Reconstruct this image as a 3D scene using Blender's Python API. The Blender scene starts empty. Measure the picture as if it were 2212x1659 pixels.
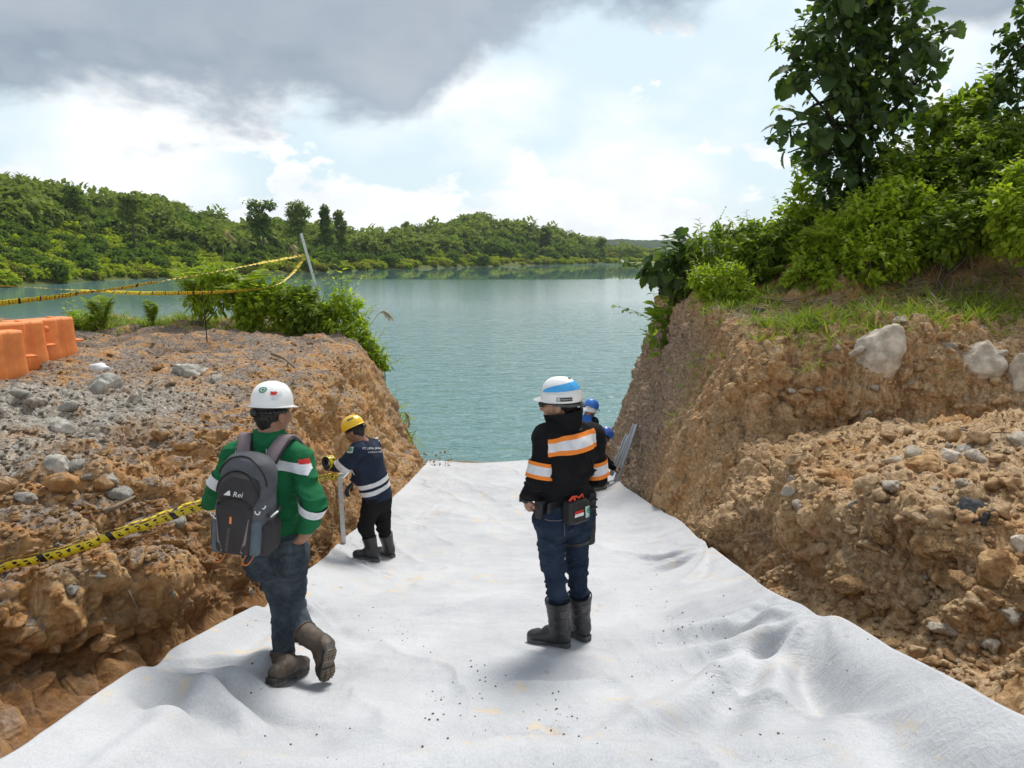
import bpy, bmesh, math, random
import numpy as np
from mathutils import Vector, Matrix
from mathutils.bvhtree import BVHTree

R = math.radians
scene = bpy.context.scene
COL = scene.collection
rng = np.random.default_rng(7)
random.seed(7)

# ------------------------------------------------------------------ camera
CAMZ = 4.35
PITCH = R(10.3)
FPX = 1533.6           # focal length in pixels of a 2212 x 1659 picture
cam_d = bpy.data.cameras.new('camera')
cam_d.sensor_width = 36.0
cam_d.lens = 36.0 * FPX / 2212.0
cam_d.clip_start = 0.05
cam_d.clip_end = 9000.0
cam = bpy.data.objects.new('camera', cam_d)
cam.location = (0, 0, CAMZ)
cam.rotation_euler = (R(90) - PITCH, 0, 0)
COL.objects.link(cam)
scene.camera = cam

# ------------------------------------------------------------------ light
SUN_EL, SUN_AZ = R(58), R(20)       # azimuth from +Y (ahead of the camera), minus = to the left
world = bpy.data.worlds.new('World')
scene.world = world
world.use_nodes = True
sun_d = bpy.data.lights.new('sun', 'SUN')
sun_d.energy = 2.6
sun_d.angle = R(20)
sun_d.color = (1.0, 0.96, 0.9)
sun = bpy.data.objects.new('sun', sun_d)
sd = Vector((math.sin(SUN_AZ) * math.cos(SUN_EL), math.cos(SUN_AZ) * math.cos(SUN_EL), math.sin(SUN_EL)))
sun.rotation_euler = (-sd).to_track_quat('-Z', 'Y').to_euler()
sun.location = sd * 60
COL.objects.link(sun)

vs = scene.view_settings
vs.view_transform = 'Standard'
vs.look = 'None'
vs.exposure = 0.64
vs.gamma = 1.0
vs.use_curve_mapping = False
scene.cycles.max_bounces = 6
scene.cycles.diffuse_bounces = 3
scene.cycles.glossy_bounces = 2
scene.cycles.transmission_bounces = 3
scene.cycles.transparent_max_bounces = 8
scene.cycles.volume_bounces = 0
scene.cycles.caustics_reflective = False
scene.cycles.caustics_refractive = False
scene.cycles.use_denoising = True
scene.cycles.use_adaptive_sampling = True
scene.cycles.adaptive_threshold = 0.02
scene.cycles.sample_clamp_indirect = 6.0


class NB:
    """small helper to write node trees"""
    def __init__(self, tree):
        self.t = tree
        self.t.nodes.clear()

    def n(self, typ, **kw):
        nd = self.t.nodes.new(typ)
        for k, v in kw.items():
            if k.startswith('i_'):
                key = k[2:]
                key = int(key) if key.isdigit() else key.replace('_', ' ')
                self.set(nd.inputs[key], v)
            else:
                setattr(nd, k, v)
        return nd

    def set(self, sock, v):
        if isinstance(v, bpy.types.NodeSocket):
            self.t.links.new(v, sock)
        elif isinstance(v, bpy.types.Node):
            self.t.links.new(v.outputs[0], sock)
        else:
            if sock.type == 'RGBA' and hasattr(v, '__len__') and len(v) == 3:
                v = (*v, 1.0)
            sock.default_value = v

    def math(self, op, a, b=None, c=None, clamp=False):
        nd = self.t.nodes.new('ShaderNodeMath')
        nd.operation = op
        nd.use_clamp = clamp
        self.set(nd.inputs[0], a)
        if b is not None:
            self.set(nd.inputs[1], b)
        if c is not None:
            self.set(nd.inputs[2], c)
        return nd.outputs[0]

    def ramp(self, fac, a, b, lo=0.0, hi=1.0, smooth=True):
        nd = self.t.nodes.new('ShaderNodeMapRange')
        nd.interpolation_type = 'SMOOTHSTEP' if smooth else 'LINEAR'
        self.set(nd.inputs['Value'], fac)
        for k, v in (('From Min', a), ('From Max', b), ('To Min', lo), ('To Max', hi)):
            self.set(nd.inputs[k], v)
        return nd.outputs[0]

    def mix(self, fac, a, b, blend='MIX'):
        nd = self.t.nodes.new('ShaderNodeMix')
        nd.data_type = 'RGBA'
        nd.blend_type = blend
        self.set(nd.inputs[0], fac)
        self.set(nd.inputs[6], a)
        self.set(nd.inputs[7], b)
        return nd.outputs[2]

    def noise(self, vec, scale, detail=4.0, rough=0.55, dist=0.0, out=0):
        nd = self.n('ShaderNodeTexNoise', i_Scale=scale, i_Detail=detail, i_Roughness=rough, i_Distortion=dist)
        if vec is not None:
            self.set(nd.inputs['Vector'], vec)
        return nd.outputs[out]

    def mapping(self, vec, scale=(1, 1, 1), loc=(0, 0, 0), rot=(0, 0, 0)):
        return self.n('ShaderNodeMapping', i_Vector=vec, i_Scale=scale, i_Location=loc, i_Rotation=rot).outputs[0]

    def bump(self, h, strength=0.5, dist=0.02, normal=None):
        nd = self.n('ShaderNodeBump', i_Height=h, i_Strength=strength, i_Distance=dist)
        if normal is not None:
            self.set(nd.inputs['Normal'], normal)
        return nd.outputs[0]


def build_world():
    b = NB(world.node_tree)
    out = b.n('ShaderNodeOutputWorld')
    tc = b.n('ShaderNodeTexCoord')
    d = tc.outputs['Generated']
    sep = b.n('ShaderNodeSeparateXYZ', i_Vector=d)
    dx, dy, dz = sep.outputs
    sky = b.n('ShaderNodeTexSky', sky_type='NISHITA', sun_disc=False, sun_elevation=SUN_EL,
              sun_rotation=SUN_AZ, altitude=50.0, air_density=1.0, dust_density=2.5, ozone_density=1.0)
    zc = b.math('MAXIMUM', dz, 0.0)
    el = b.math('ARCSINE', dz)                     # elevation, radians
    az = b.math('ARCTAN2', dx, dy)                 # from +Y to the right
    # cloud deck seen from below: planar mapping
    den = b.math('ADD', zc, 0.09)
    px = b.math('DIVIDE', dx, den)
    py = b.math('DIVIDE', dy, den)
    pl = b.n('ShaderNodeCombineXYZ', i_X=px, i_Y=py).outputs[0]
    ang = b.n('ShaderNodeCombineXYZ', i_X=az, i_Y=b.math('MULTIPLY', el, 1.6)).outputs[0]
    n1 = b.noise(pl, 0.55, 7.0, 0.55, 0.3)
    n2 = b.noise(ang, 7.0, 8.0, 0.55, 0.15)
    n3 = b.noise(b.mapping(ang, (1, 1, 1), (3.1, 1.7, 0.4)), 3.2, 6.0, 0.5, 0.1)
    # thin bright veil over pale blue
    veil = b.ramp(n3, 0.44, 0.66)
    blue = b.mix(0.85, sky.outputs[0], (4.9, 5.95, 6.45))
    white = (7.0, 7.15, 7.2)
    c = b.mix(veil, blue, white)
    # heaped clouds low over the horizon
    puff = b.math('ADD', n2, b.math('MULTIPLY', b.noise(b.mapping(ang, (1, 0.3, 1), (9, 0, 0)), 5.0, 2.0), 0.45))
    thr = b.ramp(el, R(0.0), R(11.0), 0.57, 0.84)
    pm = b.ramp(b.math('SUBTRACT', puff, thr), 0.0, 0.045)
    pshade = b.mix(b.ramp(b.noise(b.mapping(ang, (1, 1, 1), (0, -0.02, 0)), 9.0, 6.0), 0.35, 0.7), (6.1, 6.35, 6.6), (7.6, 7.65, 7.65))
    c = b.mix(b.math('MULTIPLY', pm, 0.92), c, pshade)
    # grey deck overhead; its edge comes low on the left and climbs to the right
    e0 = b.ramp(az, R(-10), R(5), R(9.6), R(17.5))
    e1 = b.ramp(az, R(20), R(33), 0.0, R(-5.5))
    edge = b.math('ADD', b.math('ADD', e0, e1), b.ramp(az, R(-36), R(-20), R(-0.6), 0.0))
    wob = b.math('MULTIPLY', b.math('SUBTRACT', n2, 0.5), 0.20)
    wob2 = b.math('MULTIPLY', b.math('SUBTRACT', n1, 0.5), 0.16)
    s = b.math('ADD', b.math('SUBTRACT', el, edge), b.math('ADD', wob, wob2))
    deck = b.ramp(s, R(-0.9), R(2.4))
    dens = b.ramp(b.math('ADD', b.math('MULTIPLY', n1, 0.6), b.math('ADD', b.math('MULTIPLY', n3, 0.35), b.math('MULTIPLY', n2, 0.3))), 0.44, 0.80)
    dcol = b.mix(dens, (1.40, 1.85, 2.45), (2.9, 3.35, 3.95))
    thick = b.ramp(s, R(0.5), R(6.0))
    dcol = b.mix(b.math('MULTIPLY', thick, 0.40), dcol, (3.3, 3.6, 3.95))
    # gaps far overhead let light through
    gap = b.math('MULTIPLY', b.ramp(el, R(22), R(45)), b.ramp(n1, 0.50, 0.66))
    dcol = b.mix(gap, dcol, (6.8, 6.9, 6.9))
    c = b.mix(b.math('MULTIPLY', deck, 0.93), c, dcol)
    bg = b.n('ShaderNodeBackground', i_Color=c, i_Strength=0.1)
    b.t.links.new(bg.outputs[0], out.inputs[0])


build_world()
world.cycles.sampling_method = 'MANUAL'
world.cycles.sample_map_resolution = 512


# ------------------------------------------------------------------ geometry helpers
SP, CP = math.sin(PITCH), math.cos(PITCH)


def ray(u, v):
    xc = (u - 1106.0) / FPX
    yc = (829.5 - v) / FPX
    return xc, CP + yc * SP, -SP + yc * CP


def P(u, v, y):
    """point of the place seen at (u, v) of the 2212 wide photograph, y metres ahead"""
    a, b_, c = ray(u, v)
    return Vector((a / b_ * y, y, CAMZ + c / b_ * y))


FY = np.array([-4, 0, 1.5, 2.3, 3.0, 4.0, 5.5, 7.5, 9.5, 11.5, 13.0, 14.0, 14.8, 16, 18.0])
FZ = np.array([2.95, 2.82, 2.62, 2.40, 2.16, 1.90, 1.50, 1.00, 0.68, 0.46, 0.34, 0.25, 0.02, -0.5, -1.1])


def floor_z(y):
    return np.interp(y, FY, FZ)


def P_floor(u, v, lift=0.0):
    a, b_, c = ray(u, v)
    y = np.linspace(1.0, 15.0, 2801)
    g = CAMZ + c / b_ * y - (floor_z(y) + lift)
    k = int(np.argmax(g < 0))
    return P(u, v, float(y[k]))


def _h(ix, iy, iz, seed):
    n = (ix.astype(np.int64) * 374761393 + iy.astype(np.int64) * 668265263 + iz.astype(np.int64) * 2147483647 + seed * 974634777) & 0xFFFFFFFF
    n = ((n ^ (n >> 13)) * 1274126177) & 0xFFFFFFFF
    n = ((n ^ (n >> 16)) * 2246822519) & 0xFFFFFFFF
    return ((n ^ (n >> 15)) & 0xFFFFFF) / float(0xFFFFFF)


def vnoise(p, seed=0):
    i = np.floor(p).astype(np.int64)
    f = p - i
    u = f * f * f * (f * (f * 6 - 15) + 10)
    r = 0
    for dx in (0, 1):
        wx = u[..., 0] if dx else 1 - u[..., 0]
        for dy in (0, 1):
            wy = u[..., 1] if dy else 1 - u[..., 1]
            for dz in (0, 1):
                wz = u[..., 2] if dz else 1 - u[..., 2]
                r = r + wx * wy * wz * _h(i[..., 0] + dx, i[..., 1] + dy, i[..., 2] + dz, seed)
    return r * 2 - 1


def fbm(p, octv=4, seed=0, gain=0.5, ridge=False):
    a, s, r = 1.0, 0.0, 0
    p = np.array(p, dtype=np.float64)
    for o in range(octv):
        v = vnoise(p, seed + o * 17)
        if ridge:
            v = 1 - 2 * np.abs(v)
        r = r + a * v
        s += a
        a *= gain
        p = p * 2.03 + 11.3
    return r / s


def worley(p, seed=0):
    i = np.floor(p).astype(np.int64)
    best = np.full(p.shape[0], 9.0)
    sec = np.full(p.shape[0], 9.0)
    cid = np.zeros(p.shape[0])
    for dx in (-1, 0, 1):
        for dy in (-1, 0, 1):
            for dz in (-1, 0, 1):
                c = i + np.array([dx, dy, dz])
                q = np.stack([c[:, k] + 0.1 + 0.8 * _h(c[:, 0], c[:, 1], c[:, 2], seed + 5 * k + 1) for k in range(3)], 1)
                d = np.sqrt(((p - q) ** 2).sum(1))
                m = d < best
                sec = np.where(m, best, np.minimum(sec, d))
                cid = np.where(m, _h(c[:, 0], c[:, 1], c[:, 2], seed + 91), cid)
                best = np.where(m, d, best)
    return best, sec, cid


def mesh_np(name, V, F, smooth=True):
    """F: (n,3) or (n,4) int array"""
    me = bpy.data.meshes.new(name)
    V = np.asarray(V, dtype=np.float32)
    F = np.asarray(F, dtype=np.int32)
    k = F.shape[1]
    me.vertices.add(len(V))
    me.vertices.foreach_set('co', V.ravel())
    me.loops.add(F.size)
    me.loops.foreach_set('vertex_index', F.ravel())
    me.polygons.add(len(F))
    me.polygons.foreach_set('loop_start', np.arange(0, F.size, k, dtype=np.int32))
    if smooth:
        me.polygons.foreach_set('use_smooth', np.ones(len(F), dtype=bool))
    me.update(calc_edges=True)
    return me


def add_obj(name, me, mat=None, parent=None, loc=None):
    o = bpy.data.objects.new(name, me)
    if mat is not None and me is not None:
        if len(me.materials) == 0:
            me.materials.append(mat)
    if parent is not None:
        o.parent = parent
    if loc is not None:
        o.location = loc
    COL.objects.link(o)
    return o


def tag(o, label=None, cat=None, group=None, kind=None):
    if label:
        o['label'] = label
    if cat:
        o['category'] = cat
    if group:
        o['group'] = group
    if kind:
        o['kind'] = kind
    return o


def empty(name, label, cat, loc=(0, 0, 0), rz=0.0, group=None):
    o = bpy.data.objects.new(name, None)
    o.empty_display_size = 0.1
    o.location = loc
    o.rotation_euler = (0, 0, rz)
    COL.objects.link(o)
    return tag(o, label, cat, group)


def grid_faces(nu, nv, flip=False):
    a = np.arange(nu * nv).reshape(nu, nv)
    q = np.stack([a[:-1, :-1], a[1:, :-1], a[1:, 1:], a[:-1, 1:]], -1).reshape(-1, 4)
    return q[:, ::-1] if flip else q


def catmull(pts, ts):
    """pts (n, ...), ts in [0, n-1]"""
    pts = np.asarray(pts, dtype=float)
    n = len(pts)
    i = np.clip(np.floor(ts).astype(int), 0, n - 2)
    f = (ts - i).reshape((-1,) + (1,) * (pts.ndim - 1))
    p0 = pts[np.maximum(i - 1, 0)]
    p1 = pts[i]
    p2 = pts[i + 1]
    p3 = pts[np.minimum(i + 2, n - 1)]
    p0 = np.where((i == 0).reshape(f.shape), 2 * p1 - p2, p0)
    p3 = np.where((i == n - 2).reshape(f.shape), 2 * p2 - p1, p3)
    return 0.5 * (2 * p1 + (p2 - p0) * f + (2 * p0 - 5 * p1 + 4 * p2 - p3) * f * f + (3 * p1 - p0 - 3 * p2 + p3) * f ** 3)


def tube_np(pts, radii, seg=8, cap=True):
    """tapered tube along points -> V, F(tri/quad as quads)"""
    pts = [Vector(p) for p in pts]
    V, F = [], []
    n = len(pts)
    prev = None
    for i, p in enumerate(pts):
        t = (pts[min(i + 1, n - 1)] - pts[max(i - 1, 0)])
        t = t.normalized() if t.length > 1e-9 else Vector((0, 0, 1))
        a = prev if prev is not None else (Vector((1, 0, 0)) if abs(t.x) < 0.8 else Vector((0, 1, 0)))
        s = (a - t * a.dot(t))
        s = s.normalized() if s.length > 1e-6 else t.orthogonal().normalized()
        prev = s
        w = t.cross(s)
        for k in range(seg):
            an = 2 * math.pi * k / seg
            V.append(p + (s * math.cos(an) + w * math.sin(an)) * radii[i])
    for i in range(n - 1):
        for k in range(seg):
            k2 = (k + 1) % seg
            F.append((i * seg + k, i * seg + k2, (i + 1) * seg + k2, (i + 1) * seg + k))
    if cap:
        V.append(pts[0]); V.append(pts[-1])
        c0, c1 = len(V) - 2, len(V) - 1
        for k in range(seg):
            k2 = (k + 1) % seg
            F.append((c0, k2, k, k)); F.append((c1, (n - 1) * seg + k, (n - 1) * seg + k2, (n - 1) * seg + k2))
    return [tuple(v) for v in V], F


def pyd(name, V, F, smooth=True):
    me = bpy.data.meshes.new(name)
    F2 = [tuple(dict.fromkeys(f)) for f in F]
    me.from_pydata([tuple(v) for v in V], [], F2)
    if smooth:
        me.polygons.foreach_set('use_smooth', np.ones(len(me.polygons), dtype=bool))
    me.update()
    return me


class MB:
    """collects shapes into one mesh"""
    def __init__(self):
        self.V, self.F = [], []

    def add(self, V, F):
        k = len(self.V)
        self.V += [tuple(v) for v in V]
        self.F += [tuple(i + k for i in f) for f in F]
        return self

    def tube(self, pts, radii, seg=8, cap=True):
        if not hasattr(radii, '__len__'):
            radii = [radii] * len(pts)
        return self.add(*tube_np(pts, radii, seg, cap))

    def box(self, c, s, rot=None, bev=0.0):
        bm = bmesh.new()
        bmesh.ops.create_cube(bm, size=1.0)
        for v in bm.verts:
            v.co = Vector((v.co.x * s[0], v.co.y * s[1], v.co.z * s[2]))
        if bev > 0:
            bmesh.ops.bevel(bm, geom=list(bm.edges), offset=bev, segments=2, affect='EDGES', profile=0.6)
        m = (rot.to_matrix() if hasattr(rot, 'to_matrix') else rot) if rot is not None else Matrix.Identity(3)
        bm.verts.index_update()
        V = [tuple(m @ v.co + Vector(c)) for v in bm.verts]
        F = [tuple(v.index for v in f.verts) for f in bm.faces]
        bm.free()
        return self.add(V, F)

    def build(self, name, mat, parent=None, smooth=True, loc=None):
        return add_obj(name, pyd(name, self.V, self.F, smooth), mat, parent, loc)


MATS = {}


def mat_new(name):
    m = bpy.data.materials.new(name)
    m.use_nodes = True
    MATS[name] = m
    return m, NB(m.node_tree)


def simple(name, col, rough=0.6, metal=0.0, var=0.12, scale=12.0, bump=0.0, bscale=80.0, coat=0.0, spec=0.5, col2=None, bdist=0.004):
    """procedural paint/cloth/plastic with a little grain"""
    m, b = mat_new(name)
    out = b.n('ShaderNodeOutputMaterial')
    tc = b.n('ShaderNodeTexCoord').outputs['Object']
    nz = b.noise(tc, scale, 5.0, 0.6)
    dark = tuple(c * (1 - var) for c in col)
    lite = tuple(min(1, c * (1 + var)) for c in (col2 or col))
    c = b.mix(b.ramp(nz, 0.3, 0.7), dark, lite)
    p = b.n('ShaderNodeBsdfPrincipled', i_Base_Color=c, i_Roughness=rough, i_Metallic=metal)
    p.inputs['Specular IOR Level'].default_value = spec
    if coat:
        p.inputs['Coat Weight'].default_value = coat
    if bump:
        b.set(p.inputs['Normal'], b.bump(b.noise(tc, bscale, 6.0, 0.65), bump, bdist))
    b.t.links.new(p.outputs[0], out.inputs[0])
    return m


# ------------------------------------------------------------------ lettering (built early, while the scene is light)
def _text(s, shear=0.0):
    cu = bpy.data.curves.new('lettering', 'FONT')
    cu.body = s
    cu.align_x = 'CENTER'
    cu.align_y = 'CENTER'
    cu.shear = shear
    cu.resolution_u = 2
    ob = bpy.data.objects.new('lettering', cu)
    COL.objects.link(ob)
    dg = bpy.context.evaluated_depsgraph_get()
    me = bpy.data.meshes.new_from_object(ob.evaluated_get(dg))
    bm = bmesh.new(); bm.from_mesh(me)
    bmesh.ops.triangulate(bm, faces=bm.faces)
    V = np.array([(v.co.x, v.co.y) for v in bm.verts])
    bm.verts.index_update()
    F = [tuple(v.index for v in f.verts) for f in bm.faces]
    bm.free()
    bpy.data.objects.remove(ob)
    return V, F


TEXT = {k: _text(k, s) for k, s in (('Rei', .25), ('ALUNGGUNG', .2), ('P', 0), ('lis', 0), ('s', 0), ('PT. LIMA JAYA', 0), ('KONTRAKTOR', 0), ('MAGNA-FLUX', 0), ('SAFETY FIRST', 0), ('STAFF', 0))}
# ================================================================== SETTING
# ------------------------------------------------------------------ materials of the setting
def soil_mat(name, side):
    m, b = mat_new(name)
    out = b.n('ShaderNodeOutputMaterial')
    geo = b.n('ShaderNodeNewGeometry')
    pos = geo.outputs['Position']
    sx, sy, sz = b.n('ShaderNodeSeparateXYZ', i_Vector=pos).outputs
    nz = b.n('ShaderNodeSeparateXYZ', i_Vector=geo.outputs['Normal']).outputs[2]
    big = b.noise(pos, 0.9, 4.0, 0.6, 0.4)
    mid = b.noise(b.mapping(pos, (1, 1, 1), (5, 3, 1)), 3.2, 6.0, 0.65, 0.5)
    fine = b.noise(pos, 22.0, 8.0, 0.72)
    streak = b.noise(b.mapping(pos, (5.0, 5.0, 0.7)), 1.5, 6.0, 0.65, 0.6)
    vor = b.n('ShaderNodeTexVoronoi', feature='F1', i_Vector=pos, i_Scale=11.0, i_Randomness=1.0)
    cell = b.n('ShaderNodeSeparateXYZ', i_Vector=vor.outputs['Color']).outputs[0]
    clay = b.mix(b.ramp(mid, 0.32, 0.68), (0.52, 0.255, 0.085), (0.70, 0.455, 0.22))
    clay = b.mix(b.ramp(big, 0.45, 0.7), clay, (0.60, 0.315, 0.110))
    clay = b.mix(b.math('MULTIPLY', b.ramp(cell, 0.55, 0.95), 0.45), clay, (0.70, 0.52, 0.32))
    clay = b.mix(b.math('MULTIPLY', b.ramp(streak, 0.52, 0.68), 0.75), clay, (0.17, 0.095, 0.050))
    # crumbly grey shale, thickest where the ground lies flat
    sh = b.mix(b.ramp(fine, 0.35, 0.65), (0.085, 0.083, 0.085), (0.33, 0.31, 0.29))
    if side == 'left':
        flat = b.ramp(nz, 0.55, 0.9)
        shm = b.math('MULTIPLY', flat, b.ramp(b.math('ADD', mid, b.math('MULTIPLY', big, 0.5)), 0.62, 0.80, 0.1, 0.85))
        col = b.mix(shm, clay, sh)
        # pale limestone rubble tipped near the camera
        rub = b.math('MULTIPLY', b.ramp(sx, -3.0, -3.9), b.ramp(sy, 9.6, 7.6))
        rub = b.math('MULTIPLY', rub, b.ramp(b.math('ADD', big, b.math('MULTIPLY', mid, 0.6)), 0.56, 0.80, 0.35, 1.0))
        pale = b.mix(b.ramp(fine, 0.3, 0.7), (0.26, 0.24, 0.205), (0.58, 0.55, 0.48))
        col = b.mix(b.math('MULTIPLY', rub, 0.85), col, pale)
        # damp red-brown clay low in the cut near the camera
        damp = b.math('MULTIPLY', b.ramp(sy, 8.2, 5.2), b.ramp(b.math('ADD', sz, b.math('MULTIPLY', mid, 0.6)), 2.9, 2.3))
        col = b.mix(b.math('MULTIPLY', damp, 0.62), col, b.mix(b.ramp(mid, 0.35, 0.65), (0.22, 0.105, 0.042), (0.40, 0.205, 0.080)))
        # dark shale face near the lake end
        end = b.math('MULTIPLY', b.ramp(sy, 12.6, 14.2), b.ramp(mid, 0.35, 0.6))
        col = b.mix(b.math('MULTIPLY', end, 0.55), col, (0.16, 0.125, 0.10))
    else:
        flat = b.ramp(nz, 0.6, 0.92)
        shm = b.math('MULTIPLY', flat, b.ramp(b.math('ADD', mid, b.math('MULTIPLY', big, 0.5)), 0.70, 0.86, 0.05, 0.75))
        col = b.mix(shm, clay, sh)
        end = b.math('MULTIPLY', b.ramp(b.math('ADD', sy, b.math('MULTIPLY', mid, 2.0)), 10.0, 12.2), b.ramp(sz, 3.9, 3.0))
        col = b.mix(b.math('MULTIPLY', end, 0.8), col, b.mix(b.ramp(fine, 0.35, 0.65), (0.28, 0.21, 0.155), (0.54, 0.43, 0.325)))
        pale = b.math('MULTIPLY', b.ramp(sy, 11.0, 7.5), b.ramp(big, 0.30, 0.54))
        col = b.mix(b.math('MULTIPLY', pale, 0.7), col, b.mix(b.ramp(fine, 0.3, 0.7), (0.52, 0.335, 0.17), (0.78, 0.58, 0.36)))
        dk = b.math('MULTIPLY', b.ramp(b.noise(b.mapping(pos, (1, 1, 1), (2, 8, 4)), 1.7, 5.0, 0.6), 0.62, 0.70), 0.55)
        col = b.mix(dk, col, (0.12, 0.10, 0.09))
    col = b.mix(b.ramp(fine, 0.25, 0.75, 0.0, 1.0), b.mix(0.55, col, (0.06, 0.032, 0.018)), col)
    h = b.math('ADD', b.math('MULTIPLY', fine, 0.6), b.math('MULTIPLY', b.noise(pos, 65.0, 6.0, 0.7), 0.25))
    crack = b.n('ShaderNodeTexVoronoi', feature='DISTANCE_TO_EDGE', i_Vector=b.mapping(pos, (1, 1, 0.6)), i_Scale=7.0)
    h = b.math('ADD', h, b.math('MULTIPLY', b.ramp(crack.outputs[0], 0.0, 0.08), 0.25))
    p = b.n('ShaderNodeBsdfPrincipled', i_Base_Color=col, i_Roughness=0.93)
    p.inputs['Specular IOR Level'].default_value = 0.2
    b.set(p.inputs['Normal'], b.bump(h, 0.9, 0.035))
    b.t.links.new(p.outputs[0], out.inputs[0])
    return m


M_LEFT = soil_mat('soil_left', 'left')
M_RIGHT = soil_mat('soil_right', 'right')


def fabric_mat():
    m, b = mat_new('geotextile')
    out = b.n('ShaderNodeOutputMaterial')
    pos = b.n('ShaderNodeNewGeometry').outputs['Position']
    fib = b.noise(b.mapping(pos, (9, 4, 4), (0, 0, 0), (0, 0, 0.5)), 14.0, 7.0, 0.75, 0.0)
    cloud = b.noise(pos, 1.3, 5.0, 0.6)
    crease = b.noise(b.mapping(pos, (1.0, 1.5, 1.0), (0, 0, 0), (0, 0, 0.3)), 3.4, 5.0, 0.6, 0.5)
    col = b.mix(b.ramp(b.math('ADD', b.math('MULTIPLY', fib, 0.5), b.math('MULTIPLY', cloud, 0.5)), 0.35, 0.65), (0.40, 0.41, 0.432), (0.545, 0.554, 0.572))
    st = b.noise(b.mapping(pos, (1, 1, 1), (4, 1, 2)), 5.5, 5.0, 0.6, 0.4)
    zone = b.ramp(b.noise(b.mapping(pos, (1, 1, 1), (7, 2, 0)), 0.9, 3.0), 0.44, 0.62)
    stain = b.math('MULTIPLY', b.ramp(st, 0.56, 0.68), zone)
    col = b.mix(b.math('MULTIPLY', stain, 0.75), col, (0.62, 0.50, 0.34))
    mud = b.math('MULTIPLY', b.ramp(b.noise(b.mapping(pos, (1, 1, 1), (1, 6, 2)), 3.0, 6.0, 0.7), 0.55, 0.8), 0.22)
    col = b.mix(mud, col, (0.52, 0.49, 0.46))
    scuff = b.math('MULTIPLY', b.ramp(b.noise(b.mapping(pos, (1.6, 1, 1), (2, 9, 1), (0, 0, .6)), 7.5, 6.0, .7), 0.60, 0.70), b.ramp(b.noise(b.mapping(pos, (1, 1, 1), (11, 4, 0)), 1.6, 2.0), 0.47, 0.60))
    col = b.mix(b.math('MULTIPLY', scuff, 0.7), col, (0.36, 0.30, 0.23))
    p = b.n('ShaderNodeBsdfPrincipled', i_Base_Color=col, i_Roughness=0.75)
    p.inputs['Specular IOR Level'].default_value = 0.25
    rg = b.math('ABSOLUTE', b.math('SUBTRACT', b.noise(b.mapping(pos, (1.0, 1.7, 1.0), (3, 0, 0), (0, 0, -0.5)), 5.5, 4.0, 0.55, 0.6), 0.5))
    rg2 = b.math('ABSOLUTE', b.math('SUBTRACT', b.noise(b.mapping(pos, (1.8, 1.0, 1.0), (8, 0, 0), (0, 0, 0.9)), 9.0, 4.0, 0.55, 0.4), 0.5))
    cr2 = b.math('ADD', b.ramp(rg, 0.0, 0.05, 0.35, 0.0), b.ramp(rg2, 0.0, 0.04, 0.16, 0.0))
    cr2 = b.math('MULTIPLY', cr2, b.ramp(cloud, 0.42, 0.66, 0.0, 0.13))
    h = b.math('ADD', cr2, b.math('ADD', b.math('MULTIPLY', fib, 0.12), b.math('MULTIPLY', crease, 1.0)))
    b.set(p.inputs['Normal'], b.bump(h, 0.6, 0.04))
    b.t.links.new(p.outputs[0], out.inputs[0])
    return m


def water_mat():
    m, b = mat_new('lake_water')
    out = b.n('ShaderNodeOutputMaterial')
    pos = b.n('ShaderNodeNewGeometry').outputs['Position']
    sx, sy, sz = b.n('ShaderNodeSeparateXYZ', i_Vector=pos).outputs
    w1 = b.noise(b.mapping(pos, (0.55, 1.5, 1), (0, 0, 0), (0, 0, R(-14))), 1.5, 3.0, 0.55, 0.6)
    w2 = b.noise(b.mapping(pos, (0.6, 1.4, 1), (3, 1, 0), (0, 0, R(16))), 4.2, 3.0, 0.55, 0.4)
    # sheltered strip under the far wood lies calm
    wv = b.math('ADD', sy, b.math('MULTIPLY', b.noise(b.mapping(pos, (0.02, 0.05, 1)), 1.0, 3.0), 14.0))
    c0 = b.math('MULTIPLY', b.ramp(wv, 133.0, 142.0), b.ramp(wv, 330.0, 250.0))
    calm = b.math('SUBTRACT', 1.0, b.math('MULTIPLY', c0, 0.95))
    h = b.math('ADD', b.math('MULTIPLY', w1, 0.7), b.math('MULTIPLY', w2, 0.3))
    bp = b.n('ShaderNodeBump', i_Height=h, i_Distance=0.22)
    b.set(bp.inputs['Strength'], b.math('MULTIPLY', calm, b.ramp(sy, 16.0, 70.0, 0.55, 0.10, False)))
    col = b.mix(b.noise(pos, 0.05, 3.0), (0.098, 0.205, 0.205), (0.130, 0.250, 0.250))
    ro = b.math('ADD', 0.02, b.math('MULTIPLY', calm, b.ramp(sy, 14.0, 90.0, 0.02, 0.07, False)))
    p = b.n('ShaderNodeBsdfPrincipled', i_Base_Color=col, i_Roughness=ro, i_IOR=1.333)
    b.set(p.inputs['Normal'], bp.outputs[0])
    b.t.links.new(p.outputs[0], out.inputs[0])
    return m


def ground_mat(name, c1, c2, c3, sc=0.25):
    m, b = mat_new(name)
    out = b.n('ShaderNodeOutputMaterial')
    pos = b.n('ShaderNodeNewGeometry').outputs['Position']
    a = b.noise(pos, sc, 6.0, 0.65)
    f = b.noise(pos, sc * 12, 6.0, 0.7)
    c = b.mix(b.ramp(a, 0.35, 0.65), c1, c2)
    c = b.mix(b.math('MULTIPLY', b.ramp(f, 0.45, 0.7), 0.6), c, c3)
    p = b.n('ShaderNodeBsdfPrincipled', i_Base_Color=c, i_Roughness=0.95)
    p.inputs['Specular IOR Level'].default_value = 0.15
    b.set(p.inputs['Normal'], b.bump(f, 0.8, 0.3))
    b.t.links.new(p.outputs[0], out.inputs[0])
    return m


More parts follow.
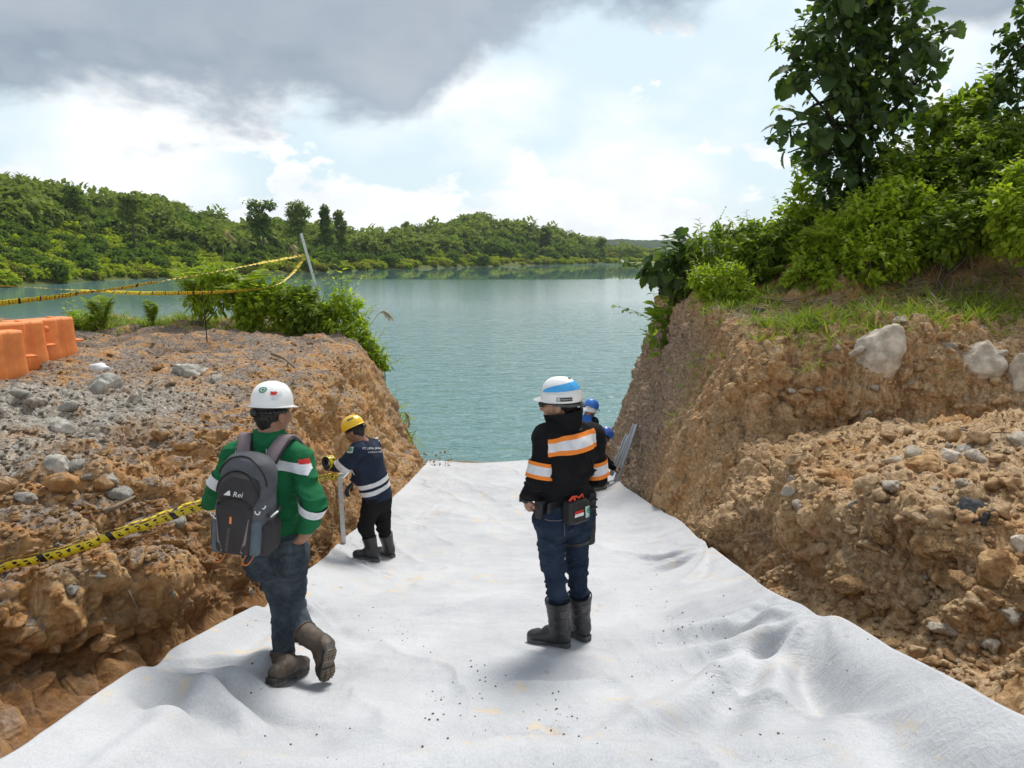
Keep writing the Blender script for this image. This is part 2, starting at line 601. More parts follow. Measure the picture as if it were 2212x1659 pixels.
# ------------------------------------------------------------------ ground, water
me = mesh_np('ground', [(-1600, -400, -3.0), (1600, -400, -3.0), (1600, 2000, -3.0), (-1600, 2000, -3.0)], [(0, 1, 2, 3)], False)
tag(add_obj('ground', me, ground_mat('lakebed', (0.12, 0.10, 0.07), (0.17, 0.14, 0.09), (0.10, 0.11, 0.05))), kind='structure')

me = mesh_np('water', [(-900, -60, 0), (900, -60, 0), (900, 700, 0), (-900, 700, 0)], [(0, 1, 2, 3)], False)
tag(add_obj('water', me, water_mat()), kind='structure')

# ------------------------------------------------------------------ banks (lofted, then roughened in depth)
LL = [  # foot .. plateau, each along the cut from the lake to behind the camera
    [(-2.2, 18.4, -1.2), (-1.6, 17, -1.0), (-1.35, 14.6, -.35), (-1.45, 12, .2), (-1.6, 9.5, .5), (-1.75, 7.5, .85), (-1.8, 5.8, 1.3), (-1.9, 4.2, 1.7), (-2.0, 2.6, 2.1), (-2.2, .8, 2.5), (-2.2, -3, 2.6)],
    [(-3.0, 18.6, -1.0), (-2.5, 17, -.6), (-1.95, 14.6, .0), (-1.90, 12, .46), (-2.0, 9.5, .72), (-2.13, 7.5, 1.08), (-2.12, 5.8, 1.55), (-2.22, 4.2, 1.95), (-2.35, 2.6, 2.35), (-2.5, .8, 2.65), (-2.6, -3, 2.8)],
    [(-3.9, 18.9, -.9), (-3.3, 17.1, .4), (-2.55, 14.8, 1.0), (-2.22, 12, 1.3), (-2.25, 9.5, 1.5), (-2.28, 7.5, 1.8), (-2.26, 5.8, 2.08), (-2.36, 4.2, 2.33), (-2.6, 2.6, 2.55), (-2.9, .8, 2.7), (-2.9, -3, 2.85)],
    [(-4.7, 19.2, -.8), (-3.9, 17.3, 1.5), (-3.05, 15.0, 2.15), (-2.68, 12, 2.33), (-2.56, 9.6, 2.40), (-2.56, 7.6, 2.44), (-2.54, 5.9, 2.50), (-2.66, 4.3, 2.60), (-2.9, 2.7, 2.70), (-3.3, .8, 2.77), (-3.3, -3, 2.9)],
    [(-5.4, 19.6, -.8), (-4.6, 17.6, 2.35), (-3.55, 15.2, 2.60), (-3.08, 12.3, 2.64), (-2.94, 9.9, 2.66), (-3.0, 8.0, 2.66), (-3.05, 6.3, 2.68), (-3.15, 4.6, 2.72), (-3.6, 3, 2.74), (-3.8, .8, 2.82), (-3.8, -3, 2.95)],
    [(-7, 20.2, -.8), (-6, 18, 2.50), (-4.6, 15.6, 2.62), (-4.3, 12.6, 2.66), (-4.3, 10.4, 2.70), (-4.6, 8.6, 2.76), (-4.8, 7, 2.82), (-5, 5.2, 2.78), (-5.2, 3.4, 2.8), (-5.5, 1, 2.85), (-5.5, -3, 3)],
    [(-11, 20.5, -.8), (-10, 18.2, 2.5), (-9, 15.8, 2.62), (-9, 12.8, 2.62), (-9, 10.7, 2.60), (-9, 8.8, 2.7), (-9, 7.1, 2.78), (-9, 5.3, 2.8), (-9, 3.5, 2.85), (-9, 1, 2.9), (-9, -3, 3)],
    [(-26, 20.5, -.8), (-26, 18.2, 2.5), (-26, 15.8, 2.62), (-26, 12.8, 2.65), (-26, 10.7, 2.68), (-26, 8.8, 2.7), (-26, 7.1, 2.7), (-26, 5.3, 2.75), (-26, 3.5, 2.8), (-26, 1, 2.9), (-26, -3, 3)],
]
RL = [
    [(2.2, 17.4, -1.3), (1.5, 14.8, -.9), (1.45, 12.6, .1), (1.7, 9.5, .5), (1.85, 8, .75), (1.9, 6.5, 1.1), (1.9, 5, 1.55), (2.0, 3.4, 1.95), (2.2, 1.6, 2.4), (2.3, -3, 2.6)],
    [(2.8, 17.5, -1.2), (1.95, 14.8, -.25), (1.88, 12.4, .42), (2.12, 9.6, .68), (2.2, 8, .98), (2.25, 6.5, 1.33), (2.22, 5, 1.78), (2.3, 3.4, 2.22), (2.5, 1.6, 2.62), (2.6, -3, 2.8)],
    [(3.2, 17.4, -1.0), (2.3, 14.6, .8), (2.15, 12.5, 1.25), (2.38, 9.9, 1.4), (2.5, 8.2, 1.6), (2.56, 6.6, 2.32), (2.66, 5.1, 2.60), (2.86, 3.6, 2.78), (3.2, 1.8, 2.92), (3.4, -3, 3.0)],
    [(3.6, 17.2, -.9), (2.65, 14.4, 1.8), (2.42, 12.6, 2.1), (2.6, 10.1, 2.2), (2.75, 8.5, 2.25), (3.25, 7.2, 2.46), (3.7, 6.0, 2.72), (4.2, 4.8, 2.84), (5.2, 3, 2.95), (5.5, -3, 3.05)],
    [(4.0, 17.0, -.9), (3.0, 14.2, 2.7), (2.72, 12.7, 2.95), (2.82, 10.3, 2.95), (2.98, 8.8, 2.9), (3.85, 8.05, 2.55), (4.8, 7.7, 2.62), (5.9, 7.3, 2.72), (8.0, 6.2, 2.85), (9, -3, 3.1)],
    [(4.6, 16.8, -.9), (3.4, 14.1, 3.35), (3.0, 12.8, 3.5), (3.05, 10.6, 3.5), (3.25, 9.25, 3.46), (4.15, 8.65, 3.42), (5.2, 8.45, 3.42), (6.5, 8.2, 3.42), (9, 7.6, 3.5), (12, -3, 3.6)],
    [(5.6, 16.8, -.9), (4.4, 14.3, 3.6), (3.9, 13.1, 3.72), (3.7, 11.5, 3.72), (3.9, 10.3, 3.7), (4.55, 9.8, 3.66), (5.5, 9.5, 3.7), (6.8, 9.2, 3.78), (9.3, 8.7, 3.8), (13, -2, 3.9)],
    [(9, 16.6, -.9), (7.6, 14.6, 4.4), (7.2, 13.8, 4.7), (7.0, 12.8, 4.8), (7.0, 12, 4.85), (7.2, 11.6, 4.9), (7.8, 11.2, 4.9), (8.6, 10.8, 4.9), (10.4, 10.4, 5), (15, 0, 5)],
    [(24, 17, -.9), (22, 15.5, 5.5), (22, 15, 6), (22, 14.5, 6), (22, 14, 6), (22, 13.5, 6), (22, 13, 6), (22, 12.5, 6), (22, 12, 6), (24, 4, 6)],
]


def loft(lines, ns, nt, sw, tw):
    """ns/nt samples; sw/tw weights per interval"""
    L = np.array(lines, dtype=float)                      # (nl, nst, 3)
    def params(n, w, iv):
        w = np.array(w, dtype=float)
        cum = np.concatenate([[0], np.cumsum(w)]) / w.sum()
        return np.interp(np.linspace(0, 1, n), cum, np.arange(iv + 1))
    S = params(ns, sw, L.shape[1] - 1)
    T = params(nt, tw, L.shape[0] - 1)
    A = catmull(L.transpose(1, 0, 2), S)                  # (ns, nl, 3)
    B = catmull(A.transpose(1, 0, 2), T)                  # (nt, ns, 3)
    return B, S, T


def grid_normals(G):
    du = np.gradient(G, axis=0)
    dv = np.gradient(G, axis=1)
    n = np.cross(dv, du)
    return n / (np.linalg.norm(n, axis=-1, keepdims=True) + 1e-9)


def dent(G, spots):
    """hollows (depth > 0) and lumps (depth < 0) pressed into a bank where the photograph shows them"""
    n = grid_normals(G)
    n = n * np.sign((n[..., 2:3]).mean())
    p = G.reshape(-1, 3); N = n.reshape(-1, 3)
    q = p - np.array([0, 0, CAMZ])
    dep = q[:, 1] * CP - q[:, 2] * SP
    uu = 1106 + FPX * q[:, 0] / np.maximum(dep, .1)
    vv = 829.5 - FPX * (q[:, 1] * SP + q[:, 2] * CP) / np.maximum(dep, .1)
    out = p.copy()
    for u, v, r, dp in spots:
        m_ = (np.abs(uu - u) < 14) & (np.abs(vv - v) < 14) & (dep > .5)
        if not m_.any():
            continue
        k = np.argmin(np.where(m_, dep, 1e9))
        d2 = ((p - p[k]) ** 2).sum(1)
        w = np.exp(-d2 / (r * r)) * (1 + .45 * fbm(p * 4, 2, 19))
        out -= N[k] * (dp * w)[:, None]
    return out.reshape(G.shape)


def blocks(p, f, seed, w=0.5):
    q = p * f + np.stack([fbm(p * f * 0.7 + k * 7, 2, seed + k) for k in range(3)], 1) * w
    f1, f2, c = worley(q, seed)
    return np.clip((f2 - f1) / 0.38, 0, 1) - 0.55, np.clip(0.6 - f1, -0.2, 1), c


def roughen(G, up_sign, rub=None, near_foot=None):
    n = grid_normals(G)
    n = n * np.sign((n[..., 2:3]).mean())
    p = G.reshape(-1, 3)
    N = n.reshape(-1, 3)
    steep = np.clip(1.15 - N[:, 2] * 1.2, 0, 1)
    d = 0.26 * fbm(p * 0.8, 3, 3)
    # bucket-tooth grooves and slumped blades on the steep cuts
    d += steep * (0.17 * fbm(p * np.array([2.6, 2.6, 0.40]), 4, 21) + 0.07 * fbm(p * np.array([6.5, 6.5, 0.55]) + 3, 3, 25, ridge=True))
    d += steep * 0.055 * fbm(p * np.array([8, 8, 1.3]) + 7, 3, 31, ridge=True)
    pk = np.clip(fbm(p * 0.6 + 5, 2, 33) * 2.2 + 0.55, 0.15, 1)      # cloddy here, smoother there
    e, r, c = blocks(p, 1.7, 3)
    d += 0.15 * e * pk * (0.3 + c) * (1 - 0.3 * steep)
    e, r, c = blocks(p, 4.2, 13)
    d += 0.085 * e * pk * (0.2 + c)
    e, r, c = blocks(p, 10.0, 17)
    d += 0.026 * e * (0.3 + c)
    if rub is not None:
        k = rub(p)
        f1, f2, c3 = worley(p * 3.6, 23)
        d += k * 0.13 * np.clip(0.62 - f1, -0.1, 1) * (c3 > 0.45)
        f1, f2, c4 = worley(p * 10, 27)
        d += k * 0.04 * np.clip(0.6 - f1, -0.1, 1) * (c4 > 0.3)
    d += 0.034 * fbm(p * 8, 4, 41, 0.62)
    d += 0.015 * fbm(p * 34, 3, 51, 0.6, ridge=True)
    if near_foot is not None:
        d *= near_foot.reshape(-1)
    return (p + N * d[:, None]).reshape(G.shape)


G, S, T = loft(LL, 640, 270, [1, 1.2, 1.3, 1.5, 1.7, 2.0, 2.4, 2.4, 1.0, .3], [.35, 1.5, 1.7, 1.6, 1.8, 1.3, .6])
rubL = lambda p: np.clip((-3.0 - p[:, 0]) / 0.7, 0, 1) * np.clip((10.2 - p[:, 1]) / 2.0, 0, 1)
nearf = np.clip(T / 1.4, 0.1, 1)[:, None] * np.ones(G.shape[:2])
G = dent(G, [(250, 1112, .30, .34), (190, 1130, .25, .22), (330, 940, .3, .2), (215, 1400, .22, .18), (120, 1330, .3, .18), (420, 1180, .3, .14), (330, 1250, .35, -.16), (60, 1180, .35, -.18), (180, 1290, .3, -.15), (620, 790, .25, .18), (470, 960, .35, -.16), (520, 1100, .3, .12), (700, 880, .3, -.12), (60, 1420, .3, .2)])
GL = roughen(G, 1, rubL, nearf)
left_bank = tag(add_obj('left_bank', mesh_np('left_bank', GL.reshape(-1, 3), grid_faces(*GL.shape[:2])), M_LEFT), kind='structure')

G, S, T = loft(RL, 660, 290, [.6, 1, 1.4, 1.3, 1.5, 2.0, 2.4, 1.8, .4], [.35, 1.4, 1.6, 1.7, 1.6, 1.2, .8, .4])
rubR = lambda p: np.clip((7.9 - p[:, 1]) / 1.0, 0, 1) * np.clip((3.2 - p[:, 2]) / 0.5, 0, 1) * 0.8
nearf = np.clip(T / 1.4, 0.1, 1)[:, None] * np.ones(G.shape[:2])
G = dent(G, [(1760, 890, .45, .42), (1850, 880, .35, .30), (1700, 830, .35, .2), (1960, 850, .3, .18), (2080, 870, .3, .25), (2170, 900, .35, .3), (1620, 800, .4, -.16), (1680, 960, .35, .16), (1800, 1120, .35, -.16), (1950, 1190, .3, .16), (2150, 1180, .3, .2), (1900, 1300, .3, .16), (2100, 1330, .3, .2), (1720, 1220, .3, .12), (1540, 900, .5, -.12), (2000, 1090, .35, -.14)])
GR = roughen(G, 1, rubR, nearf)
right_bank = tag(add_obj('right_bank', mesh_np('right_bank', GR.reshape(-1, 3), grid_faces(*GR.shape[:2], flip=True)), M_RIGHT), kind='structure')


def bvh_of(o):
    me = o.data
    vs_ = np.empty(len(me.vertices) * 3, dtype=np.float32)
    me.vertices.foreach_get('co', vs_)
    return BVHTree.FromPolygons([tuple(x) for x in vs_.reshape(-1, 3).tolist()], [tuple(p.vertices) for p in me.polygons])


BVH_L = bvh_of(left_bank)
BVH_R = bvh_of(right_bank)


def on_ground(x, y, bvh):
    h = bvh.ray_cast(Vector((x, y, 30)), Vector((0, 0, -1)))
    return h[0] if h[0] is not None else Vector((x, y, 2.6))


def hit_px(u, v, bvh):
    """where the line of sight through a picture point meets a bank"""
    a, b_, c = ray(u, v)
    h = bvh.ray_cast(Vector((0, 0, CAMZ)), Vector((a, b_, c)).normalized())
    return h[0], h[1]


# floor of the cut below the sheet
ny, nx = 300, 70
yy = np.linspace(-3, 17.5, ny)[:, None] * np.ones(nx)
xx = np.linspace(-3.2, 3.2, nx)[None, :] * np.ones((ny, 1))
zz = floor_z(yy) - 0.06
pp = np.stack([xx, yy, zz], -1)
pp[..., 2] += 0.03 * fbm(pp.reshape(-1, 3) * 3, 4, 61).reshape(ny, nx) * np.clip((yy - 12) / 1.5, 0.2, 1)
tag(add_obj('ramp_floor', mesh_np('ramp_floor', pp.reshape(-1, 3), grid_faces(ny, nx, True)), M_LEFT), kind='structure')

# ------------------------------------------------------------------ white geotextile sheet
LIFT_L = lambda y: float(np.interp(y, [0, 2.6, 3.6, 5.2, 6.0, 7.2, 8.2, 10.5, 13.5], [.24, .24, .22, .22, .16, .20, .13, .08, .02]))
LIFT_R = lambda y: float(np.interp(y, [0, 2.6, 3.6, 4.4, 5.2, 6.2, 7.0, 8.5, 10.5, 13.5], [.42, .42, .40, .38, .28, .24, .28, .17, .10, .02]))


def edge_pt(u, v, lift):
    """point of the sheet's raised edge on the line of sight"""
    a, b_, c = ray(u, v)
    y = np.linspace(1.0, 15.0, 5601)
    g = CAMZ + c / b_ * y - (floor_z(y) + np.array([lift(t) for t in y]))
    k = int(np.argmax(g < 0))
    p = P(u, v, float(y[k]))
    return [p.x, p.y, p.z, lift(p.y)]


LE = [(925, 1000), (850, 1077), (790, 1130), (735, 1172), (700, 1208), (640, 1250), (575, 1296), (520, 1322), (440, 1366), (335, 1420), (245, 1470), (130, 1556), (0, 1655)]
RE = [(1325, 1015), (1345, 1052), (1405, 1093), (1470, 1128), (1530, 1176), (1590, 1222), (1650, 1268), (1715, 1306), (1785, 1316), (1850, 1350), (1990, 1430), (2212, 1556)]
le = np.array([edge_pt(u, v, LIFT_L) for u, v in LE] + [[-2.2, 1.2, 0, .24], [-2.3, -2.5, 0, .24]])
re_ = np.array([edge_pt(u, v, LIFT_R) for u, v in RE] + [[2.1, 1.2, 0, .42], [2.3, -2.5, 0, .42]])
for e_ in (le, re_):                                   # the edges march steadily towards the camera
    for k_ in range(1, len(e_)):
        e_[k_, 1] = min(e_[k_, 1], e_[k_ - 1, 1] - .06)
PIN_L, PIN_L2, PIN_L3 = [Vector(le[k_, :3]) for k_ in (6, 9, 3)]
PIN_R1, PIN_R2 = Vector(re_[4, :3]), Vector(re_[8, :3])


def mono(a, n):
    """resample an edge polyline evenly by ordinal so that folds stay on their pins"""
    d = np.r_[0, np.cumsum(np.linalg.norm(np.diff(a[:, :2], axis=0), axis=1))]
    t = np.linspace(0, d[-1], n)
    return np.stack([np.interp(t, d, a[:, k]) for k in range(4)], 1)


NS, NX = 620, 300
el_, er_ = le, re_
# march both edges by nearly equal y
tt = np.linspace(0, 1, NS)
yl = np.linspace(13.55, -2.5, NS)
def edge_at(a, y):
    o = np.argsort(a[:, 1])
    return np.stack([np.interp(y, a[o, 1], a[o, k]) for k in range(4)], 1)
EL = edge_at(el_, yl)
ER = edge_at(er_, yl)
kr_ = np.hanning(31); kr_ /= kr_.sum()
for E_ in (EL, ER):
    for c_ in (0, 3):
        E_[:, c_] = np.convolve(np.pad(E_[:, c_], 15, mode='edge'), kr_, mode='valid')
# smooth envelope of the lift, and the fabric between
s = np.linspace(0, 1, NX)
X = EL[:, None, 0] * (1 - s) + ER[:, None, 0] * s
Y = np.repeat(yl[:, None], NX, 1)
Y = Y + np.clip(1 - np.abs(yl - 13.55)[:, None] / 0.6, 0, 1) * 0.12 * np.sin(X * 3.1 + 0.6)
Z = floor_z(Y) + 0.012
dl = X - EL[:, None, 0]
dr = ER[:, None, 0] - X
wl = np.interp(Y, [2.5, 5, 9], [0.95, 0.8, 0.55])
wr = np.interp(Y, [2.5, 4.5, 7, 11], [1.15, 1.05, 0.8, 0.5])
Z += EL[:, None, 3] * np.clip(1 - dl / wl, 0, 1) ** 1.8
Z += ER[:, None, 3] * np.clip(1 - dr / wr, 0, 1) ** 1.9
pf = np.stack([X, Y, Z * 0], -1).reshape(-1, 3)
fold = 0.07 * fbm(pf * np.array([0.75, 0.6, 1]), 2, 71) + 0.022 * fbm(pf * np.array([1.8, 1.3, 1]) + 3, 3, 73, ridge=True)
fold += 0.006 * fbm(pf * np.array([4, 3.2, 1]) + 9, 3, 77, ridge=True)
for k_, (an_, sc_, am_) in enumerate(((.5, 1.1, .026), (-.4, 1.7, .016), (1.2, 2.6, .009), (.1, 4.6, .005))):
    ca_, sa_ = math.cos(an_), math.sin(an_)
    q_ = np.stack([(pf[:, 0] * ca_ + pf[:, 1] * sa_) * sc_ * 1.6, (-pf[:, 0] * sa_ + pf[:, 1] * ca_) * sc_ * .55, pf[:, 2]], 1)
    q_ += .35 * np.stack([fbm(pf * 1.7 + k_, 2, 61 + k_), fbm(pf * 1.7 + 9 + k_, 2, 64 + k_), pf[:, 2]], 1)
    msk_ = np.clip(fbm(pf * .8 + 3 * k_, 2, 66 + k_) * 2 + .55, 0, 1)
    fold += am_ * msk_ * np.clip(1 - np.abs(vnoise(q_, 68 + k_)) * 2.2, 0, 1) ** 2
fold = fold.reshape(NS, NX)
edgew = np.clip(np.minimum(dl, dr) / 0.35, 0.18, 1)
Z += fold * edgew * np.clip((13.6 - Y) / 1.2, 0.2, 1)
Z += (0.07 * np.exp(-((Y - 2.50 - 0.08 * np.sin(X * 1.7)) / 0.15) ** 2) - 0.05 * np.exp(-((Y - 2.80 - 0.10 * np.sin(X * 1.7)) / 0.14) ** 2)) * np.clip((np.minimum(dl, dr) - .1) / .6, 0, 1)          # fold across the sheet close to the camera
for pin, A, rad, k, off in ((PIN_R1, .045, .75, 9, .3), (PIN_R2, .09, 1.4, 8, .1), (PIN_L, .05, .8, 8, .5), (PIN_L2, .05, .9, 6, .2), (PIN_L3, .04, .5, 9, .9)):
    ax, ay = X - pin.x, Y - pin.y
    rr = np.sqrt(ax * ax + ay * ay)
    th = np.arctan2(ay, ax)
    em = np.clip(np.minimum(dl, dr) / 0.42, 0, 1)
    em = em * em * (3 - 2 * em)
    Z += A * np.cos(k * th + 2.0 * np.sin(2 * th + off) + off) * em * np.exp(-rr / rad * 1.7)
    Z += A * .22 * np.cos(2.6 * k * th + 3 * np.sin(3 * th)) * np.clip(np.minimum(dl, dr) / 0.12, 0, 1) * np.exp(-rr / .32)
    Z -= .05 * np.exp(-(rr / .10) ** 2)
# long tucks along both raised margins
ph = (dr - 0.30 - 0.05 * np.sin(Y * 1.9))
Z -= 0.10 * np.exp(-(ph / 0.11) ** 2) * np.clip((4.4 - Y) / 0.8, 0, 1)
ph = (dl - 0.38 - 0.06 * np.sin(Y * 2.3))
Z += 0.07 * np.exp(-(ph / 0.10) ** 2) * np.clip((5.2 - Y) / 0.8, 0, 1)
FOLDS = [((1785, 1316), (1330, 1585), .060, .11), ((1785, 1316), (1545, 1655), .065, .12), ((1785, 1316), (1880, 1655), .055, .12), ((1785, 1316), (1480, 1410), .045, .08),
         ((1530, 1176), (1390, 1240), .030, .06), ((1530, 1176), (1320, 1196), .024, .05), ((1530, 1176), (1470, 1300), .030, .07),
         ((335, 1420), (660, 1650), .055, .11), ((245, 1470), (420, 1655), .055, .11), ((575, 1298), (780, 1430), .035, .08), ((575, 1298), (480, 1480), .040, .08), ((60, 1610), (300, 1655), .05, .10),
         ((735, 1172), (860, 1260), .022, .05), ((980, 1640), (1500, 1560), .028, .10), ((880, 1340), (1120, 1300), .016, .06), ((1080, 1500), (1420, 1470), .018, .07)]
for (u0, v0), (u1, v1), am_, w_ in FOLDS:              # long soft folds pulled from the pins
    a_, b2_ = P_floor(u0, v0, .25 if (u0, v0) in LE + RE else 0), P_floor(u1, v1)
    d_ = np.array([b2_.x - a_.x, b2_.y - a_.y]); L_ = np.linalg.norm(d_); d_ /= L_
    t_ = ((X - a_.x) * d_[0] + (Y - a_.y) * d_[1]) / L_
    n_ = -(X - a_.x) * d_[1] + (Y - a_.y) * d_[0] + .05 * np.sin(t_ * 5 + u0)
    ww_ = w_ * (.45 + .75 * np.clip(t_, 0, 1))
    pr_ = np.exp(-(n_ / ww_) ** 2) - .7 * np.exp(-((n_ - 1.7 * ww_) / ww_) ** 2)
    Z += 1.5 * am_ * pr_ * np.clip(t_ / .12, 0, 1) * np.clip((1.05 - t_) / .45, 0, 1) * np.clip(np.minimum(dl, dr) / .3, 0, 1)
for y_ in (4.72, 6.85, 9.3):                          # overlaps between lengths of cloth
    Z += .0045 * np.tanh((Y - y_ - .04 * np.sin(X * 1.3 + y_)) / .008)
SHEET_G = np.stack([X, Y, Z], -1)
sheet_me = mesh_np('ground_sheet', SHEET_G.reshape(-1, 3), grid_faces(NS, NX, False))
sheet = add_obj('ground_sheet', sheet_me, fabric_mat())
sm = sheet.modifiers.new('thickness', 'SOLIDIFY')
sm.thickness = 0.006
sm.offset = -1
tag(sheet, 'wide white geotextile sheet laid down the ramp between the two earth banks', 'fabric sheet')
BVH_S = BVHTree.FromPolygons([tuple(x) for x in SHEET_G.reshape(-1, 3).tolist()], [tuple(f) for f in grid_faces(NS, NX, False).tolist()])


def sheet_z(x, y):
    h = BVH_S.ray_cast(Vector((x, y, 20)), Vector((0, 0, -1)))
    return h[0].z if h[0] is not None else float(floor_z(y))


def sheet_px(u, v):
    a, b_, c = ray(u, v)
    h = BVH_S.ray_cast(Vector((0, 0, CAMZ)), Vector((a, b_, c)).normalized())
    return h[0] if h[0] is not None else P_floor(u, v)


# ------------------------------------------------------------------ far shore: hills
SKY_U = [-900, -400, 0, 100, 250, 330, 420, 500, 560, 640, 700, 760, 850, 930, 1010, 1100, 1200, 1290, 1340, 1420]
SKY_V = [330, 345, 372, 388, 428, 420, 447, 487, 478, 478, 488, 508, 510, 497, 470, 484, 507, 527, 545, 549]
SHO_U = [-900, -400, 0, 200, 400, 640, 800, 1000, 1200, 1310, 1420]
SHO_V = [690, 648, 620, 606, 599, 590, 583, 577, 572, 568.5, 567]


def shore_y(u):
    v = np.interp(u, SHO_U, SHO_V)
    a, b_, c = ray(u, v)
    return CAMZ / (-c / b_)


HU = np.linspace(-900, 1420, 330)
HT = np.concatenate([np.linspace(-0.05, 1, 90), np.linspace(1.04, 2.2, 24)])
hill = np.zeros((len(HT), len(HU), 3))
for j, u in enumerate(HU):
    ys = shore_y(u)
    depth = np.interp(u, [-900, 0, 500, 760, 1010, 1420], [75, 70, 85, 110, 95, 60])
    v = np.interp(u, SKY_U, SKY_V)
    a, b_, c = ray(u, v)
    yr = ys + depth
    zr = max(CAMZ + c / b_ * yr - float(np.interp(u, [-900, 0, 500, 1010, 1420], [7.4, 7.2, 6.2, 5.0, 4.4])), 0.6)
    for i, t in enumerate(HT):
        y = ys + t * depth
        prof = np.interp(t, [-0.05, 0, 0.03, 0.3, 0.6, 0.85, 1.0, 1.3, 2.2], [-1.2 / zr, 0.0, 0.9 / zr, 0.30, 0.66, 0.92, 1.0, 0.9, 0.2])
        hill[i, j] = (a / b_ * y, y, zr * prof)
pp = hill.reshape(-1, 3)
pp[:, 2] += (1.2 * fbm(pp * 0.05, 3, 81) + 0.4 * fbm(pp * 0.25, 3, 83)) * np.clip(pp[:, 2] / 3, 0, 1)
M_HILL = ground_mat('hill_soil', (0.09, 0.115, 0.03), (0.14, 0.155, 0.045), (0.06, 0.065, 0.025))
hill_o = tag(add_obj('hillside', mesh_np('hillside', pp, grid_faces(len(HT), len(HU), True)), M_HILL), kind='structure')
HILL = pp.reshape(hill.shape)

# low meadow and far ridges beyond the end of the lake
nu = 160
mu = np.linspace(1180, 2600, nu)
rows = []
for t, z in ((0, -0.4), (0.01, .35), (0.05, .6), (0.3, .9), (1.0, 1.6)):
    r_ = []
    for u in mu:
        a, b_, c = ray(u, 560)
        y = 395 + (u - 1310) * 0.03 + t * 420
        r_.append((a / b_ * y, y, z))
    rows.append(r_)
pp = np.array(rows).reshape(-1, 3)
tag(add_obj('far_meadow', mesh_np('far_meadow', pp, grid_faces(5, nu, True)),
            ground_mat('meadow_grass', (0.30, 0.29, 0.07), (0.20, 0.24, 0.055), (0.36, 0.31, 0.14), 0.06)), kind='structure')


def far_ridge(name, y0, uu, vv, seed, amp):
    u = np.linspace(900, 3000, 900)
    v = np.interp(u, uu, vv)
    rows = []
    top = np.array([CAMZ + ray(a, b)[2] / ray(a, b)[1] * y0 for a, b in zip(u, v)])
    xs = np.array([ray(a, b)[0] / ray(a, b)[1] * y0 for a, b in zip(u, v)])
    for t in np.linspace(0, 1, 40):
        yv = y0 - 160 + 160 * t
        z = np.interp(t, [0, .25, .6, 1], [-1, .35, .75, 1.0]) * top
        q = np.stack([xs * yv / y0, np.full_like(xs, yv), z], 1)
        q[:, 2] += amp * fbm(q * np.array([.09, .09, .09]), 4, seed, .6) * min(1, t * 3)
        rows.append(q)
    g = np.array(rows)
    return tag(add_obj(name, mesh_np(name, g.reshape(-1, 3), grid_faces(40, 900, True)), MATS['far_wood']), kind='structure')


ground_mat('far_wood', (0.030, 0.055, 0.020), (0.050, 0.080, 0.030), (0.018, 0.032, 0.014), 0.05)
far_ridge('far_hill', 1150, [900, 1250, 1310, 1400, 1490, 1560, 1640, 1760, 2000, 3000], [560, 535, 516, 519, 516, 505, 488, 480, 500, 520], 91, 2.6)
# ================================================================== VEGETATION
def leaf_mat(name, c1, c2, c3, rough=0.45, trans=0.35):
    """three greens spread leaf by leaf; light passes through the blade"""
    m, b = mat_new(name)
    out = b.n('ShaderNodeOutputMaterial')
    geo = b.n('ShaderNodeNewGeometry')
    rnd = geo.outputs['Random Per Island']
    pos = geo.outputs['Position']
    c = b.mix(b.ramp(rnd, 0.0, 0.6, 0, 1, False), c1, c2)
    c = b.mix(b.ramp(rnd, 0.72, 1.0, 0, 0.8, False), c, c3)
    c = b.mix(b.math('MULTIPLY', b.ramp(b.noise(pos, 2.0, 3.0), 0.4, 0.65), 0.45), c, c1)
    p = b.n('ShaderNodeBsdfPrincipled', i_Base_Color=c, i_Roughness=rough)
    p.inputs['Specular IOR Level'].default_value = 0.35 if rough < 0.7 else 0.08
    t = b.n('ShaderNodeBsdfTranslucent', i_Color=b.mix(0.5, c, b.mix(1.0, c, (1.5, 1.6, 0.5), 'MULTIPLY')))
    mx = b.n('ShaderNodeMixShader', i_0=trans)
    b.t.links.new(p.outputs[0], mx.inputs[1])
    b.t.links.new(t.outputs[0], mx.inputs[2])
    b.t.links.new(mx.outputs[0], out.inputs[0])
    return m


ML_DARK = leaf_mat('leaf_dark', (0.040, 0.080, 0.018), (0.078, 0.135, 0.030), (0.14, 0.20, 0.040), 0.45, 0.38)
ML_MID = leaf_mat('leaf_mid', (0.13, 0.205, 0.020), (0.225, 0.32, 0.032), (0.34, 0.42, 0.045), 0.45, 0.52)
ML_BRIGHT = leaf_mat('leaf_bright', (0.23, 0.33, 0.022), (0.36, 0.47, 0.034), (0.50, 0.55, 0.060), 0.45, 0.55)
ML_FERN = leaf_mat('leaf_fern', (0.20, 0.28, 0.022), (0.33, 0.42, 0.036), (0.46, 0.47, 0.06), 0.5, 0.48)
ML_YEL = leaf_mat('leaf_yellow', (0.45, 0.33, 0.02), (0.5, 0.4, 0.03), (0.5, 0.3, 0.02))
ML_DRY = leaf_mat('leaf_dry', (0.34, 0.26, 0.15), (0.48, 0.39, 0.25), (0.26, 0.18, 0.10))
ML_GRASS = leaf_mat('grass_blade', (0.18, 0.27, 0.028), (0.29, 0.38, 0.036), (0.45, 0.44, 0.10), 0.5, 0.42)
ML_FARA = leaf_mat('crown_dark', (0.080, 0.138, 0.026), (0.145, 0.222, 0.040), (0.25, 0.32, 0.060), 0.8, 0.38)
ML_FARB = leaf_mat('crown_light', (0.24, 0.31, 0.026), (0.35, 0.42, 0.038), (0.48, 0.51, 0.060), 0.8, 0.42)
ML_FARC = leaf_mat('crown_olive', (0.19, 0.205, 0.040), (0.28, 0.28, 0.055), (0.39, 0.36, 0.085), 0.8, 0.38)
